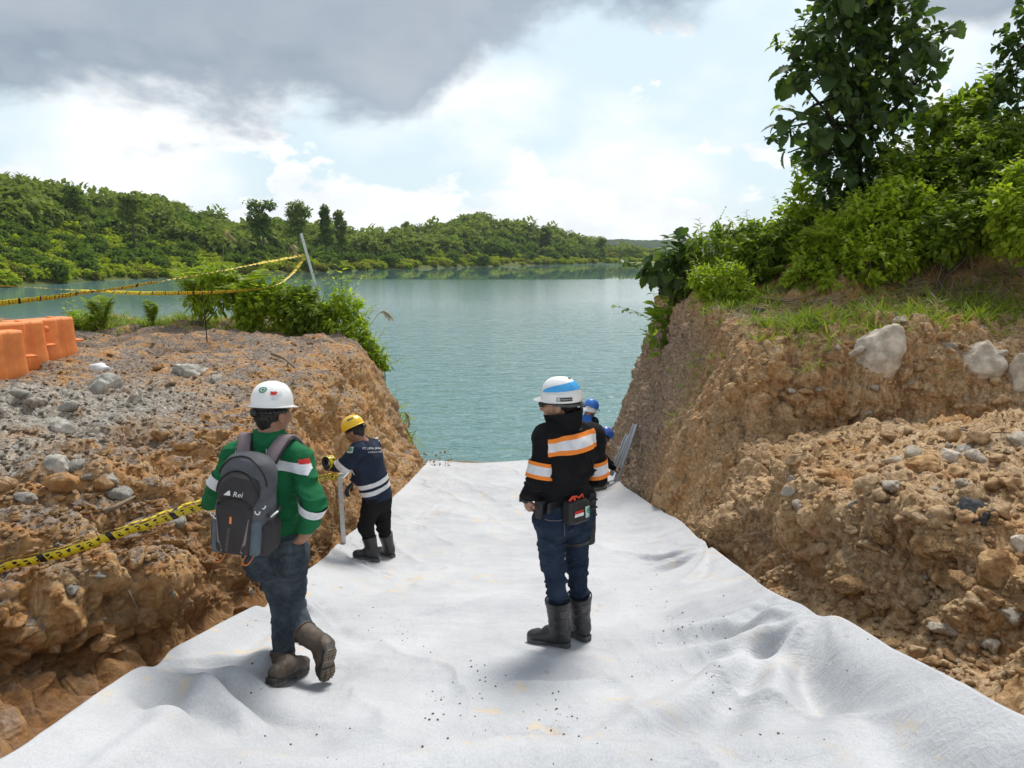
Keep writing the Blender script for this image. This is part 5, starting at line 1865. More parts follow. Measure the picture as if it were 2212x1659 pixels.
def surface_nets(f, lo, h):
    ins = f < 0
    n = np.array(f.shape)
    cnt = np.zeros(n - 1, dtype=np.int8)
    for a in (0, 1):
        for b in (0, 1):
            for c in (0, 1):
                cnt += ins[a:n[0] - 1 + a, b:n[1] - 1 + b, c:n[2] - 1 + c]
    act = (cnt > 0) & (cnt < 8)
    idx = np.full(act.shape, -1, dtype=np.int64)
    cells = np.argwhere(act)
    idx[act] = np.arange(len(cells))
    acc = np.zeros((len(cells), 3)); num = np.zeros(len(cells))
    cor = [(a, b, c) for a in (0, 1) for b in (0, 1) for c in (0, 1)]
    for i in range(8):
        for j in range(i + 1, 8):
            if sum(abs(x - y) for x, y in zip(cor[i], cor[j])) != 1:
                continue
            A = f[tuple((cells + cor[i]).T)]; B = f[tuple((cells + cor[j]).T)]
            m_ = (A < 0) != (B < 0)
            t = np.where(m_, A / np.where(m_, A - B, 1), 0)
            pos = np.array(cor[i]) + t[:, None] * (np.array(cor[j]) - np.array(cor[i]))
            acc += np.where(m_[:, None], pos, 0); num += m_
    V = lo + (cells + acc / np.maximum(num, 1)[:, None]) * h
    Fs = []
    for axis in range(3):
        s0 = [slice(None)] * 3; s1 = [slice(None)] * 3
        s0[axis] = slice(0, -1); s1[axis] = slice(1, None)
        A = ins[tuple(s0)]; B = ins[tuple(s1)]
        e = np.argwhere(A != B)
        o1, o2 = [x for x in range(3) if x != axis]
        e = e[(e[:, o1] > 0) & (e[:, o2] > 0) & (e[:, o1] < n[o1] - 1) & (e[:, o2] < n[o2] - 1)]
        if len(e) == 0:
            continue
        d1 = np.zeros(3, int); d1[o1] = 1
        d2 = np.zeros(3, int); d2[o2] = 1
        q = np.stack([idx[tuple((e - d1 - d2).T)], idx[tuple((e - d2).T)], idx[tuple(e.T)], idx[tuple((e - d1).T)]], 1)
        flip = A[tuple(e.T)]
        if axis == 1:
            flip = ~flip
        q = np.where(flip[:, None], q, q[:, ::-1])
        Fs.append(q[(q >= 0).all(1)])
    return V, np.concatenate(Fs)


def bvh_np(V, F):
    return BVHTree.FromPolygons([tuple(x) for x in V.tolist()], [tuple(x) for x in F.tolist()])


def part(name, V, F, mat, parent, root, smooth=True, label=None):
    V = np.asarray(V, float) - np.array(root.location)
    if isinstance(F, np.ndarray):
        me_ = mesh_np(name, V, F, smooth)
    else:
        me_ = pyd(name, V, F, smooth)
    o = add_obj(name, me_, mat, parent)
    if label:
        o['label'] = label
    return o


def folds(amp, sc=(9, 9, 20), seed=1, amp2=0.0):
    def fn(p):
        w = fbm(p * 3.0, 2, seed + 5)[:, None] * .35
        k = np.clip(.55 + 1.6 * fbm(p * 4.0 + 2, 2, seed + 7), .15, 1.3)
        r = -2.9 * amp * k * (np.clip(1 - np.abs(vnoise((p + w * .3) * np.array(sc), seed)) * 1.9, 0, 1) ** 1.6 - .4) + .6 * amp * fbm((p + w * .25) * np.array(sc) * 1.9, 2, seed + 1)
        if amp2:
            r = r + amp2 * fbm(p * 5, 2, seed + 9)
        return r
    return fn


def cast(bvh, o, d, off=.003):
    h = bvh.ray_cast(Vector(o), Vector(d).normalized(), 1.2)
    if h[0] is None:
        return None
    n = h[1]
    if n.dot(Vector(d)) > 0:
        n = -n
    return h[0] + n * off


def band(bvh, a, b, t0, t1, ang, up, off=.004, na=44, nt=4, Rr=.5):
    """strip wrapped round an axis a-b between fractions t0..t1 and over an angle range (radians, 0 = along `up`)"""
    a, b = np.array(a, float), np.array(b, float)
    d = nrm(b - a)
    u = nrm(np.array(up) - d * (np.array(up) @ d))
    w = np.cross(d, u)
    pts = []
    for i in range(na + 1):
        an = ang[0] + (ang[1] - ang[0]) * i / na
        o = u * math.cos(an) + w * math.sin(an)
        for j in range(nt + 1):
            c = a + (b - a) * (t0 + (t1 - t0) * j / nt)
            h = cast(bvh, c + o * Rr, -o, off)
            pts.append(list(h) if h is not None else None)
    F = []
    for i in range(na):
        for j in range(nt):
            q = [i * (nt + 1) + j, (i + 1) * (nt + 1) + j, (i + 1) * (nt + 1) + j + 1, i * (nt + 1) + j + 1]
            if any(pts[k] is None for k in q):
                continue
            if max(np.linalg.norm(np.array(pts[q[k]]) - np.array(pts[q[k - 1]])) for k in range(4)) > .09:
                continue
            F.append(tuple(q))
    V = np.array([p if p is not None else [0, 0, 0] for p in pts])
    if not F:
        return V[:3], [(0, 1, 2)]
    used = sorted({i for f in F for i in f})
    mp = {k: i for i, k in enumerate(used)}
    return V[used], [tuple(mp[i] for i in f) for f in F]


def decal(bvh, V2, F2, o, ax, ay, dirn, off=.004):
    """flat print projected on a surface"""
    ax, ay = np.array(ax), np.array(ay)
    out, ok = [], []
    for x, y in V2:
        q = np.array(o) + ax * x + ay * y
        h = cast(bvh, q - np.array(dirn) * .4, dirn, off)
        ok.append(h is not None)
        out.append(list(h) if h is not None else [0, 0, 0])
    F = [f for f in F2 if all(ok[i] for i in f)]
    used = sorted({i for f in F for i in f})
    mp = {k: i for i, k in enumerate(used)}
    if not F:
        return np.array([[0, 0, -2], [.001, 0, -2], [0, .001, -2]]), [(0, 1, 2)]
    return np.array(out)[used], [tuple(mp[i] for i in f) for f in F]


def surf_px(bvh, u, v, back=0.0):
    """point of a garment met by the line of sight through a picture point"""
    a, b_, c = ray(u, v)
    d = Vector((a, b_, c)).normalized()
    h = bvh.ray_cast(Vector((0, 0, CAMZ)), d)
    return np.array(list(h[0] - d * back))


def sleeve_bvh(J, s_, r0, r1, r2):
    return bvh_np(*sdf_mesh([cone(J['sh' + s_], J['el' + s_], r0, r1, .03), cone(J['el' + s_], J['wr' + s_], r1 * .98, r2, .03)], .010))


def rect2(w, h, nx=8, ny=6, skew=0.0):
    V = [(-w / 2 + w * i / nx + skew * (j / ny - .5), -h / 2 + h * j / ny) for i in range(nx + 1) for j in range(ny + 1)]
    F = [(i * (ny + 1) + j, (i + 1) * (ny + 1) + j, (i + 1) * (ny + 1) + j + 1, i * (ny + 1) + j + 1) for i in range(nx) for j in range(ny)]
    return np.array(V), F


def gear2(r, teeth=11):
    """cogwheel ring with a cross inside"""
    V, F = [], []
    n = teeth * 4
    for k in range(n):
        a = 2 * math.pi * k / n
        ro = r * (1.0 if k % 4 in (0, 1) else .80)
        V += [(ro * math.cos(a), ro * math.sin(a)), (r * .60 * math.cos(a), r * .60 * math.sin(a))]
    for k in range(n):
        k2 = (k + 1) % n
        F.append((2 * k, 2 * k2, 2 * k2 + 1, 2 * k + 1))
    for w, h in ((.13, .42), (.42, .13)):
        b_ = len(V)
        V += [(-w * r, -h * r), (w * r, -h * r), (w * r, h * r), (-w * r, h * r)]
        F.append((b_, b_ + 1, b_ + 2, b_ + 3))
    return np.array(V), F


# ---- materials
def denim(name, c1, c2):
    m, b = mat_new(name)
    out = b.n('ShaderNodeOutputMaterial')
    tc = b.n('ShaderNodeTexCoord').outputs['Object']
    wv = b.noise(b.mapping(tc, (1, 1, .25)), 260.0, 2.0)
    fade = b.noise(tc, 5.0, 4.0, .6)
    c = b.mix(b.ramp(fade, .42, .68), c1, c2)
    c = b.mix(b.math('MULTIPLY', b.ramp(wv, .5, .7), .35), c, tuple(x * 1.7 for x in c2))
    p = b.n('ShaderNodeBsdfPrincipled', i_Base_Color=c, i_Roughness=.9)
    p.inputs['Specular IOR Level'].default_value = .2
    b.set(p.inputs['Normal'], b.bump(b.math('ADD', wv, b.math('MULTIPLY', b.noise(tc, 24, 4), 3.0)), .5, .004))
    b.t.links.new(p.outputs[0], out.inputs[0])
    return m


M_SKIN = simple('skin', (0.30, 0.155, 0.095), .55, var=.12, scale=18, bump=.15, bscale=120)
M_SKIN2 = simple('skin_light', (0.42, 0.235, 0.155), .5, var=.12, scale=18, bump=.15, bscale=120)
M_HAIR = simple('hair', (0.012, 0.010, 0.009), .6, var=.4, scale=60, bump=.6, bscale=90)
M_GREEN = simple('green_drill', (0.012, 0.135, 0.050), .85, var=.15, scale=9, bump=.7, bscale=16, spec=.2, bdist=.016)
M_BLACK = simple('black_cloth', (0.010, 0.010, 0.011), .9, var=.25, scale=9, bump=.7, bscale=16, spec=.15, bdist=.016)
M_NAVY = simple('navy_drill', (0.020, 0.029, 0.052), .88, var=.15, scale=9, bump=.7, bscale=16, spec=.2, bdist=.016)
M_BLUE = simple('blue_shirt', (0.025, 0.13, 0.48), .85, var=.12, scale=9)
M_JEAN1 = denim('jeans_worn', (0.026, 0.036, 0.046), (0.075, 0.098, 0.115))
M_JEAN2 = denim('jeans_indigo', (0.012, 0.021, 0.042), (0.030, 0.046, 0.078))
M_BTROU = simple('black_trousers', (0.012, 0.012, 0.013), .9, var=.2, scale=8, bump=.3, bscale=30, spec=.15)
M_RUB = simple('black_rubber', (0.022, 0.023, 0.023), .42, var=.2, scale=14, bump=.1, bscale=30)
M_SOLE = simple('grey_sole', (0.085, 0.09, 0.09), .7, var=.3, scale=14)
M_LEATH = simple('brown_leather', (0.085, 0.062, 0.045), .62, var=.3, scale=11, bump=.6, bscale=22, bdist=.01)
M_SOLED = simple('dusty_sole', (0.19, 0.155, 0.115), .85, var=.35, scale=20, bump=.4, bscale=60)
M_SOLEK = simple('dark_midsole', (0.030, 0.029, 0.028), .7, var=.4, scale=20)
M_SILV = simple('reflective_silver', (0.70, 0.71, 0.73), .42, var=.10, scale=30, bump=.15, bscale=50)
M_ORNG = simple('fluo_orange', (0.90, 0.24, 0.02), .6, var=.06, scale=20)
M_WHITE = simple('helmet_white', (0.86, 0.86, 0.85), .28, var=.03, scale=6, coat=.4)
M_YELLOW = simple('helmet_yellow', (0.85, 0.52, 0.008), .3, var=.06, scale=10, coat=.4)
M_HBLUE = simple('helmet_blue', (0.03, 0.17, 0.60), .32, var=.06, scale=10, coat=.4)
M_SKYB = simple('sky_blue_band', (0.06, 0.40, 0.82), .35, var=.04)
M_PRINTW = simple('white_print', (0.78, 0.79, 0.78), .6, var=.04)
M_PRINTK = simple('black_print', (0.012, 0.012, 0.013), .5)
M_PRINTG = simple('green_print', (0.015, 0.20, 0.12), .6)
M_MINT = simple('mint_patch', (0.50, 0.66, 0.58), .7, var=.05)
M_RED = simple('red_print', (0.55, 0.025, 0.018), .6)
M_REDS = simple('red_strap', (0.80, 0.085, 0.035), .65)
M_GLOVE = simple('grey_glove', (0.045, 0.047, 0.052), .9, var=.2, scale=25)
M_GLASS = simple('dark_lens', (0.008, 0.007, 0.007), .15)
M_PACK1 = simple('pack_grey', (0.080, 0.083, 0.094), .75, var=.14, scale=10, bump=.3, bscale=40)
M_PACK2 = simple('pack_charcoal', (0.034, 0.030, 0.031), .8, var=.14, scale=10, bump=.3, bscale=40)
M_PACK3 = simple('pack_slate', (0.095, 0.125, 0.150), .75, var=.14, scale=10, bump=.3, bscale=40)
M_STRAP = simple('mauve_strap', (0.21, 0.165, 0.175), .8, var=.08)
M_LOOP = simple('orange_loop', (0.85, 0.25, 0.05), .6)
M_DIRTY = simple('worn_shoe', (0.20, 0.185, 0.15), .85, var=.3, scale=20)
M_CLOTHW = simple('white_cloth', (0.74, 0.74, 0.73), .85, var=.06)


# ---- anatomy helpers
def frame(fwd, up=(0, 0, 1)):
    f = nrm(fwd)
    r = nrm(np.cross(f, up))
    return r, f, np.cross(r, f)


def head_prims(c, r, f, u, s=1.0):
    c = np.array(c)
    X = np.array([r, f, u])
    L = lambda x, y, z: c + (r * x + f * y + u * z) * s
    q = [ell(L(0, -.012, .030), X, np.array([.076, .098, .098]) * s, .02),
         ell(L(0, .030, -.045), X, np.array([.060, .066, .072]) * s, .03),
         ell(L(0, .062, -.088), X, np.array([.030, .026, .024]) * s, .03),
         cone(L(0, .088, .012), L(0, .112, -.028), .011 * s, .015 * s, .015),
         cone(L(-.028, .086, .026), L(.028, .086, .026), .012 * s, .012 * s, .02),
         cone(L(-.020, .090, -.058), L(.020, .090, -.058), .008 * s, .008 * s, .012),
         ell(L(-.046, .060, -.02), X, np.array([.026, .028, .026]) * s, .03),
         ell(L(.046, .060, -.02), X, np.array([.026, .028, .026]) * s, .03)]
    for sx in (-1, 1):
        q.append(ell(L(.079 * sx, -.012, -.012), X, np.array([.011, .024, .034]) * s, .008))
        q.append(ell(L(.084 * sx, -.020, -.002), X, np.array([.009, .017, .023]) * s, .006))
    return q


def hand_prims(w, fd, pn, curl=.5, side=1, s=1.0, thumb=.6):
    """wrist, finger direction, palm normal (towards the inside of the grip)"""
    w = np.array(w); fd = nrm(fd); pn = nrm(np.array(pn) - fd * (np.array(pn) @ fd))
    lt = np.cross(fd, pn) * side
    q = [cone(w, w + fd * .075 * s, .026 * s, .036 * s, .02, (pn, 1.9))]
    for k, (o, ln) in enumerate(((-.030, .058), (-.010, .070), (.011, .074), (.031, .068))):
        p = w + (fd * .082 + lt * o) * s
        a = .15
        for seg, fr in enumerate((.45, .32, .25)):
            a += curl * (.9 if seg else .7) + .05 * k
            d = fd * math.cos(a) + pn * math.sin(a) + lt * o * 1.5
            p2 = p + nrm(d) * ln * fr * 1.25 * s
            q.append(cone(p, p2, (.0098 - .001 * seg) * s, (.0092 - .001 * seg) * s, .004))
            p = p2
    p = w + (fd * .030 + lt * .030) * s
    p2 = p + nrm(fd * .6 + lt * thumb + pn * .35) * .045 * s
    p3 = p2 + nrm(fd * .8 + lt * thumb * .3 + pn * .5) * .034 * s
    q += [cone(p, p2, .0135 * s, .011 * s, .012), cone(p2, p3, .011 * s, .009 * s, .004)]
    return q


def boot_prims(ankle, heel, toe, top, r_top, r_ank, up=None, wide=.043, rubber=True):
    """heel/toe: ends of the sole at ground level"""
    ankle, heel, toe, top = [np.array(x, float) for x in (ankle, heel, toe, top)]
    fd = nrm(toe - heel)
    upv = nrm(np.array(up) if up is not None else (ankle - heel) - fd * ((ankle - heel) @ fd))
    sd_ = np.cross(fd, upv)
    L = np.linalg.norm(toe - heel)
    h = lambda f, z: heel + fd * L * f + upv * z
    q = [cone(ankle, top, r_ank, r_top, .03, None, False, True),
         cone(h(.16, .050), h(.45, .055), .044, .046, .03, (sd_, 1.08)),
         cone(h(.45, .062), h(.82, .042), .048, .042, .03, (upv, 1.25)),
         cone(h(.80, .040), h(.88, .036), .043, .035, .03, (upv, 1.15)),
         cone(ankle, h(.45, .075), r_ank * .95, .045, .04)]
    return q, (heel, fd, upv, sd_, L)


def sole_np(fr, t0=-.004, t1=.030, grow=1.0):
    """shaped sole slab: outline extruded, waisted under the arch, heel block"""
    heel, fd, upv, sd_, L = fr
    out = [(0.0, .018), (.02, .030), (.10, .037), (.25, .036), (.42, .033), (.60, .042), (.76, .047), (.90, .040), (.98, .022), (1.02, .004)]
    ring = [(a, w) for a, w in out] + [(a, -w) for a, w in reversed(out)]
    V, F = [], []
    for z in (t0, t1):
        for a, w in ring:
            lift = .012 * max(0, a - .8) / .2 + (.012 if .30 < a < .5 and z == t0 else 0)
            V.append(heel + fd * L * a * grow + sd_ * w * grow + upv * (z + lift))
    n = len(ring)
    F += [(i, (i + 1) % n, n + (i + 1) % n, n + i) for i in range(n)]
    F += [tuple(range(n))[::-1], tuple(range(n, 2 * n))]
    return np.array(V), F


def tread_np(fr, t=-.010):
    heel, fd, upv, sd_, L = fr
    mb = MB()
    M3 = Matrix((tuple(sd_), tuple(fd), tuple(upv))).transposed()
    for a in np.linspace(.06, .97, 13):
        if .36 < a < .52:
            continue
        w = np.interp(a, [0, .1, .4, .6, .76, .9, 1], [.020, .034, .030, .040, .044, .036, .014])
        for k in (-.66, 0, .66):
            c = heel + fd * L * a + sd_ * (w * k) + upv * (-.008 + .012 * max(0, a - .8) / .2)
            mb.box(c, (w * .58, L * .050, .012), M3, .002)
    return np.array(mb.V), mb.F


# ---- helmets
class Helmet:
    def __init__(self, c, fwd, up, ax=.118, ay=.142, hz=.125, visor=.05, brim=.012, drop=.012):
        self.c = np.array(c); f = np.array(fwd, float); u = nrm(up)
        f = nrm(f - u * (f @ u))
        self.f, self.u, self.r = f, u, np.cross(f, u)
        self.ax, self.ay, self.hz, self.visor, self.brim, self.drop = ax, ay, hz, visor, brim, drop

    def S(self, ph, th, off=0.0):
        """ph 0 = front, + to the right; th 0 = crown, pi/2 = rim"""
        sr = math.sin(th) ** .88 if th > 0 else 0.0
        cz = max(0, math.cos(th)) ** .86
        x = self.ax * sr * math.sin(ph); y = self.ay * sr * math.cos(ph); z = self.hz * cz
        d = np.array([x / self.ax ** 2, y / self.ay ** 2, z / self.hz ** 2]); d = nrm(d)
        rd = .0035 * (math.exp(-(x / .012) ** 2) + .7 * math.exp(-((abs(x) - .042) / .010) ** 2)) * math.sin(min(th, 1.57)) ** .3 * (1 if th < 1.2 else max(0, (1.5 - th) / .3))
        p = np.array([x, y, z]) + d * (off + rd)
        return self.c + self.r * p[0] + self.f * p[1] + self.u * p[2]

    def shell(self):
        V, F = [], []
        nph = 56
        ths = list(np.linspace(.02, math.pi / 2, 20))
        for th in ths:
            for k in range(nph):
                V.append(self.S(2 * math.pi * k / nph, th))
        rows = len(ths)
        for e, dz in ((.006, -.004), (1.0, -.006), (1.0, -.011), (.15, -.010), (-.25, -.004)):
            for k in range(nph):
                ph = 2 * math.pi * k / nph
                fr = max(0, math.cos(ph)) ** 2.2
                b = self.brim + (self.visor - self.brim) * fr
                x = (self.ax + b * (e if e < 1 or fr < .01 else e)) * math.sin(ph)
                y = (self.ay + b * e) * math.cos(ph)
                z = dz - self.drop * fr * max(0, e)
                V.append(self.c + self.r * x + self.f * y + self.u * z)
            rows += 1
        for i in range(rows - 1):
            for k in range(nph):
                k2 = (k + 1) % nph
                F.append((i * nph + k, (i + 1) * nph + k, (i + 1) * nph + k2, i * nph + k2))
        V.append(self.S(0, 0)); t = len(V) - 1
        for k in range(nph):
            F.append((t, k, (k + 1) % nph))
        # inside lining closes the shell
        b = len(V)
        for k in range(nph):
            ph = 2 * math.pi * k / nph
            V.append(self.c + self.r * (self.ax * .93 * math.sin(ph)) + self.f * (self.ay * .93 * math.cos(ph)) + self.u * .035)
        lr = (rows - 1) * nph
        for k in range(nph):
            k2 = (k + 1) % nph
            F.append((lr + k, b + k, b + k2, lr + k2))
        F.append(tuple(range(b, b + nph)))
        return np.array(V), F

    def deco(self, V2, F2, ph0, th0, off=.003, flip=1):
        out = []
        for x, y in V2:
            th = th0 - y / (self.hz * .95)
            ph = ph0 - flip * x / (self.ax * max(.25, math.sin(th)))
            out.append(self.S(ph, max(.01, th), off))
        return np.array(out), F2

    def strip(self, ph_a, ph_b, lo, hi, off=.003, n=48, m_=6):
        """lo/hi: functions of 0..1 giving th"""
        V = [self.S(ph_a + (ph_b - ph_a) * i / n, hi(i / n) + (lo(i / n) - hi(i / n)) * j / m_, off) for i in range(n + 1) for j in range(m_ + 1)]
        F = [(i * (m_ + 1) + j, (i + 1) * (m_ + 1) + j, (i + 1) * (m_ + 1) + j + 1, i * (m_ + 1) + j + 1) for i in range(n) for j in range(m_)]
        return np.array(V), F


def harness(root, hp, H, dark=M_PRINTK, z=-.028):
    """strap cradle below the helmet rim with its turning knob at the nape"""
    mb = MB()
    pts = []
    for k in range(17):
        ph = math.pi * (.45 + 1.1 * k / 16)
        pts.append(H.c + H.r * (.094 * math.sin(ph)) + H.f * (.112 * math.cos(ph)) + H.u * (z - .012 * math.sin(math.pi * k / 16)))
    for i in range(16):
        a, b = Vector(pts[i]), Vector(pts[i + 1])
        mb.tube([a, b], .010, 6)
    part('cradle', mb.V, mb.F, dark, hp, root)
    k = H.c - H.f * .122 + H.u * (z - .014)
    mk = MB(); mk.tube([Vector(k), Vector(k - H.f * .016)], [.020, .018], 14)
    part('knob', mk.V, mk.F, dark, hp, root)


def torso_prims(pel, chest, neck, f, wl, wc, depth=1.5, lean=None):
    pel, chest, neck = [np.array(x, float) for x in (pel, chest, neck)]
    mid_ = pel * .5 + chest * .5
    sq = (nrm(f), depth)
    return [cone(pel, mid_, wl, wl * .96, .06, sq), cone(mid_, chest, wl * .96, wc, .06, sq), cone(chest, chest * .35 + neck * .65, wc, .085, .06, sq)]


def person(label, base, cat='person'):
    return empty('person', label, cat, base)


def make_head(root, J, hf, hu, skin, s=1.0, hair=True, eyes=True, extra=()):
    r, f, u = frame(hf, hu)
    hc = np.array(J['head'])
    return r, f, u, head_prims(hc, r, f, u, s) + [cone(hc + (-f * .02 - u * .06) * s, J['neck'], .052 * s, .060 * s, .03)]


def make_hair(root, parent, hc, r, f, u, s=1.0):
    X = np.array([r, f, u])
    V, F = sdf_mesh([ell(hc + (-f * .016 + u * .028) * s, X, np.array([.080, .101, .101]) * s, 0), cone(hc + (-f * .055 - u * .02) * s, hc + (-f * .05 - u * .05) * s, .052 * s, .042 * s, .02),
                     cone(hc + (r * .074 - f * .02 + u * .02) * s, hc + (r * .074 + f * .012 - u * .02) * s, .012, .006, .01), cone(hc + (-r * .074 - f * .02 + u * .02) * s, hc + (-r * .074 + f * .012 - u * .02) * s, .012, .006, .01)],
                    .006, folds(.002, (60, 60, 30), 4), cuts=[(hc + (f * .045 + u * .03) * s, nrm(f * .9 - u * .25)), (hc + (-f * .0 - u * .02) * s, nrm(f * .8 - u * .9))])
    part('hair', V, F, M_HAIR, parent, root)


def eyes_np(hc, r, f, u, s=1.0):
    mb = MB()
    for sx in (-1, 1):
        c = hc + (r * .031 * sx + f * .080 + u * .010) * s
        bm = bmesh.new(); bmesh.ops.create_uvsphere(bm, u_segments=10, v_segments=6, radius=.0125 * s)
        bm.verts.index_update()
        mb.add([Vector(c) + v.co for v in bm.verts], [tuple(v.index for v in q.verts) for q in bm.faces]); bm.free()
    return np.array(mb.V), mb.F
# ================================================================== person 1: green jacket, backpack, walking
def v3(*a):
    return np.array(list(P(*a)))


def green_man():
    y0 = 3.74
    hl, tl = sheet_px(583, 1482), sheet_px(664, 1446)
    heelL, toeL = np.array(list(hl)), np.array(list(tl))
    base = Vector((float(heelL[0] + .1), float(heelL[1] + .08), float(heelL[2])))
    root = person('person in green work jacket and white helmet with backpack, walking away and holding the tape', base)
    J = dict(head=v3(588, 893, 3.74), neck=v3(583, 944, 3.72), chest=v3(580, 1010, 3.72), pel=v3(600, 1180, 3.74),
             shL=v3(508, 985, 3.74), shR=v3(648, 992, 3.68), elL=v3(470, 1058, 3.74), wrL=v3(452, 1092, 3.92),
             elR=v3(677, 1090, 3.56), wrR=v3(660, 1148, 3.60),
             hpL=v3(572, 1200, 3.77), hpR=v3(630, 1196, 3.70), knL=v3(612, 1306, 3.84), anL=v3(607, 1446, 3.70), tpL=v3(611, 1412, 3.735),
             knR=v3(632, 1312, 3.84), tpR=v3(657, 1366, 3.74), anR=v3(697, 1402, 3.60))
    f = nrm((.12, 1, 0)); rt = np.array([f[1], -f[0], 0]); up = np.array([0, 0, 1.0])
    hf = nrm((.42, .9, -.12))
    r, hfv, hu, hp_ = make_head(root, J, hf, up, M_SKIN)
    prims = hp_
    prims += torso_prims(J['pel'], J['chest'], J['neck'], f, .12, .14)
    for s_, a in (('L', -1), ('R', 1)):
        prims += [cone(J['sh' + s_], J['el' + s_], .045, .04), cone(J['el' + s_], J['wr' + s_], .038, .028, .02), cone(J['neck'], J['sh' + s_], .05, .05, .04)]
        prims += [cone(J['hp' + s_], J['kn' + s_], .075, .05), cone(J['kn' + s_], J['tp' + s_], .045, .045)]
    prims += hand_prims(J['wrL'], nrm((-.35, .75, .15)), nrm((.6, .2, -.8)), .75, -1)
    prims += hand_prims(J['wrR'], nrm((-.45, .35, -.75)), nrm((-.6, .6, .2)), .35, 1)
    V, F = sdf_mesh(prims, .006)
    body = part('body', V, F, M_SKIN, root, root)
    make_hair(root, body, J['head'], r, hfv, hu)
    V, F = eyes_np(J['head'], r, hfv, hu); part('eyes', V, F, M_HAIR, body, root)
    # trousers
    prims = [cone(J['pel'] + up * .05, J['pel'] - up * .02, .155, .165, .05, (f, 1.35))]
    for s_ in 'LR':
        prims += [cone(J['hp' + s_], J['kn' + s_], .094, .068, .045), cone(J['kn' + s_], J['tp' + s_] + (J['kn' + s_] - J['tp' + s_]) * .02, .073, .062, .03, None, False, False)]
    prims += [ell(J['hpL'] + np.array([-.0, -.06, .0]), np.eye(3), (.095, .085, .11), .05), ell(J['hpR'] + np.array([.0, -.06, .0]), np.eye(3), (.095, .085, .11), .05)]
    V, F = sdf_mesh(prims, .0075, folds(.0055, (8, 8, 22), 11))
    tr = part('trousers', V, F, M_JEAN1, root, root)
    bt = bvh_np(V, F)
    for nm, c in (('hpR', (600, 1225)), ('hpL', (563, 1230))):
        V2, F2 = rect2(.135, .15, 10, 10)
        V2[:, 0] *= 1 - .12 * (V2[:, 1] < -.05) * 0
        o = surf_px(bt, *((632, 1228) if nm == 'hpR' else (566, 1232)))
        Vp, Fp = decal(bt, V2, F2, o, rt, nrm(up + rt * .06), f, .0035)
        part('back_pocket', Vp, Fp, M_JEAN1, tr, root)
    V2, F2 = rect2(.32, .034, 20, 2)
    Vp, Fp = decal(bt, V2, F2, surf_px(bt, 600, 1186), rt, up, f, .006)
    part('waistband', Vp, Fp, M_JEAN1, tr, root)
    # jacket
    prims = torso_prims(J['pel'] + up * .02, J['chest'], J['neck'], f, .158, .174, 1.42)
    for s_ in 'LR':
        prims += [cone(J['neck'] - up * .015, J['sh' + s_], .062, .074, .05), cone(J['sh' + s_], J['el' + s_], .068, .058, .035),
                  cone(J['el' + s_], J['wr' + s_], .057, .046, .03, None, False, True)]
    prims += [cone(J['neck'] - up * .03, J['neck'] + up * .045 - f * .0, .083, .070, .02, None, False, True)]
    hem_n = nrm((-.18, 0, -1.0))
    V, F = sdf_mesh(prims, .0075, folds(.0095, (8, 8, 17), 21, .006), cuts=[(J['pel'] - up * .03, hem_n)])
    jk = part('jacket', V, F, M_GREEN, root, root)
    bj = bvh_np(V, F)
    sbL, sbR = sleeve_bvh(J, 'L', .068, .058, .046), sleeve_bvh(J, 'R', .068, .058, .046)
    # silver bands: across the back, round both sleeves
    for x0, x1 in ((-.205, -.02), (.02, .225)):
        V2, F2 = rect2(x1 - x0, .052, 16, 4)
        V2[:, 0] += (x0 + x1) / 2
        Vp, Fp = decal(bj, V2, F2, v3(579, 1007, 3.58), nrm(rt - up * .12), nrm(up + rt * .12), f, .004)
        part('silver_band', Vp, Fp, M_SILV, jk, root)
    Vp, Fp = band(sbR, J['elR'], J['wrR'], -.02, .26, (0, 6.283), -f, .011, 44, 4, .3)
    part('silver_band', Vp, Fp, M_SILV, jk, root)
    Vp, Fp = band(sbL, J['shL'], J['elL'], .62, .90, (0, 6.283), -f, .011, 44, 4, .3)
    part('silver_band', Vp, Fp, M_SILV, jk, root)
    for t, (u, v), sz in (('P', (512, 973), .05), ('lis', (581, 977), .045), ('s', (602, 990), .045)):
        V2, F2 = TEXT[t]
        Vp, Fp = decal(bj, V2 * sz, F2, surf_px(bj, u, v), rt, up, f, .004)
        part('lettering', Vp, Fp, M_PRINTW, jk, root)
    # red and white patch on the right shoulder
    for dz, mt in ((.014, M_RED), (-.014, M_PRINTW)):
        V2, F2 = rect2(.05, .027, 4, 3)
        Vp, Fp = decal(bj, V2, F2, surf_px(bj, 663, 1003) + up * dz, nrm((.35, .9, 0)), up, nrm((-.85, .5, 0)), .004)
        part('flag_patch', Vp, Fp, mt, jk, root)
    # collar fold and shirt seam
    # boots
    def boot(an, heel, toe, top, upv, nm='boot', rt_=.066):
        q, fr = boot_prims(an, heel, toe, top, rt_, .052, upv)
        V, F = sdf_mesh(q, .006, folds(.004, (14, 14, 30), 31))
        b = part(nm, V, F, M_LEATH, root, root)
        V, F = sole_np(fr); part('sole', V, F, M_SOLEK, b, root, False)
        V, F = tread_np(fr); t = part('tread_blocks', V, F, M_SOLED, b, root, False); t['kind'] = 'stuff'
        V, F = sole_np(fr, -.006, .002, .985); part('outsole', V, F, M_SOLED, b, root, False)
        bb = top + nrm(top - np.array(an)) * -.02
        mb = MB(); mb.tube([Vector(bb), Vector(bb + nrm(top - np.array(an)) * .022)], [rt_ + .004, rt_ + .004], 20, False)
        part('boot_cuff', mb.V, mb.F, M_LEATH, b, root)
        return b
    zz_ = max(sheet_z(*(heelL * (1 - t_) + toeL * t_)[:2]) - (heelL * (1 - t_) + toeL * t_)[2] for t_ in (.15, .5, .85))
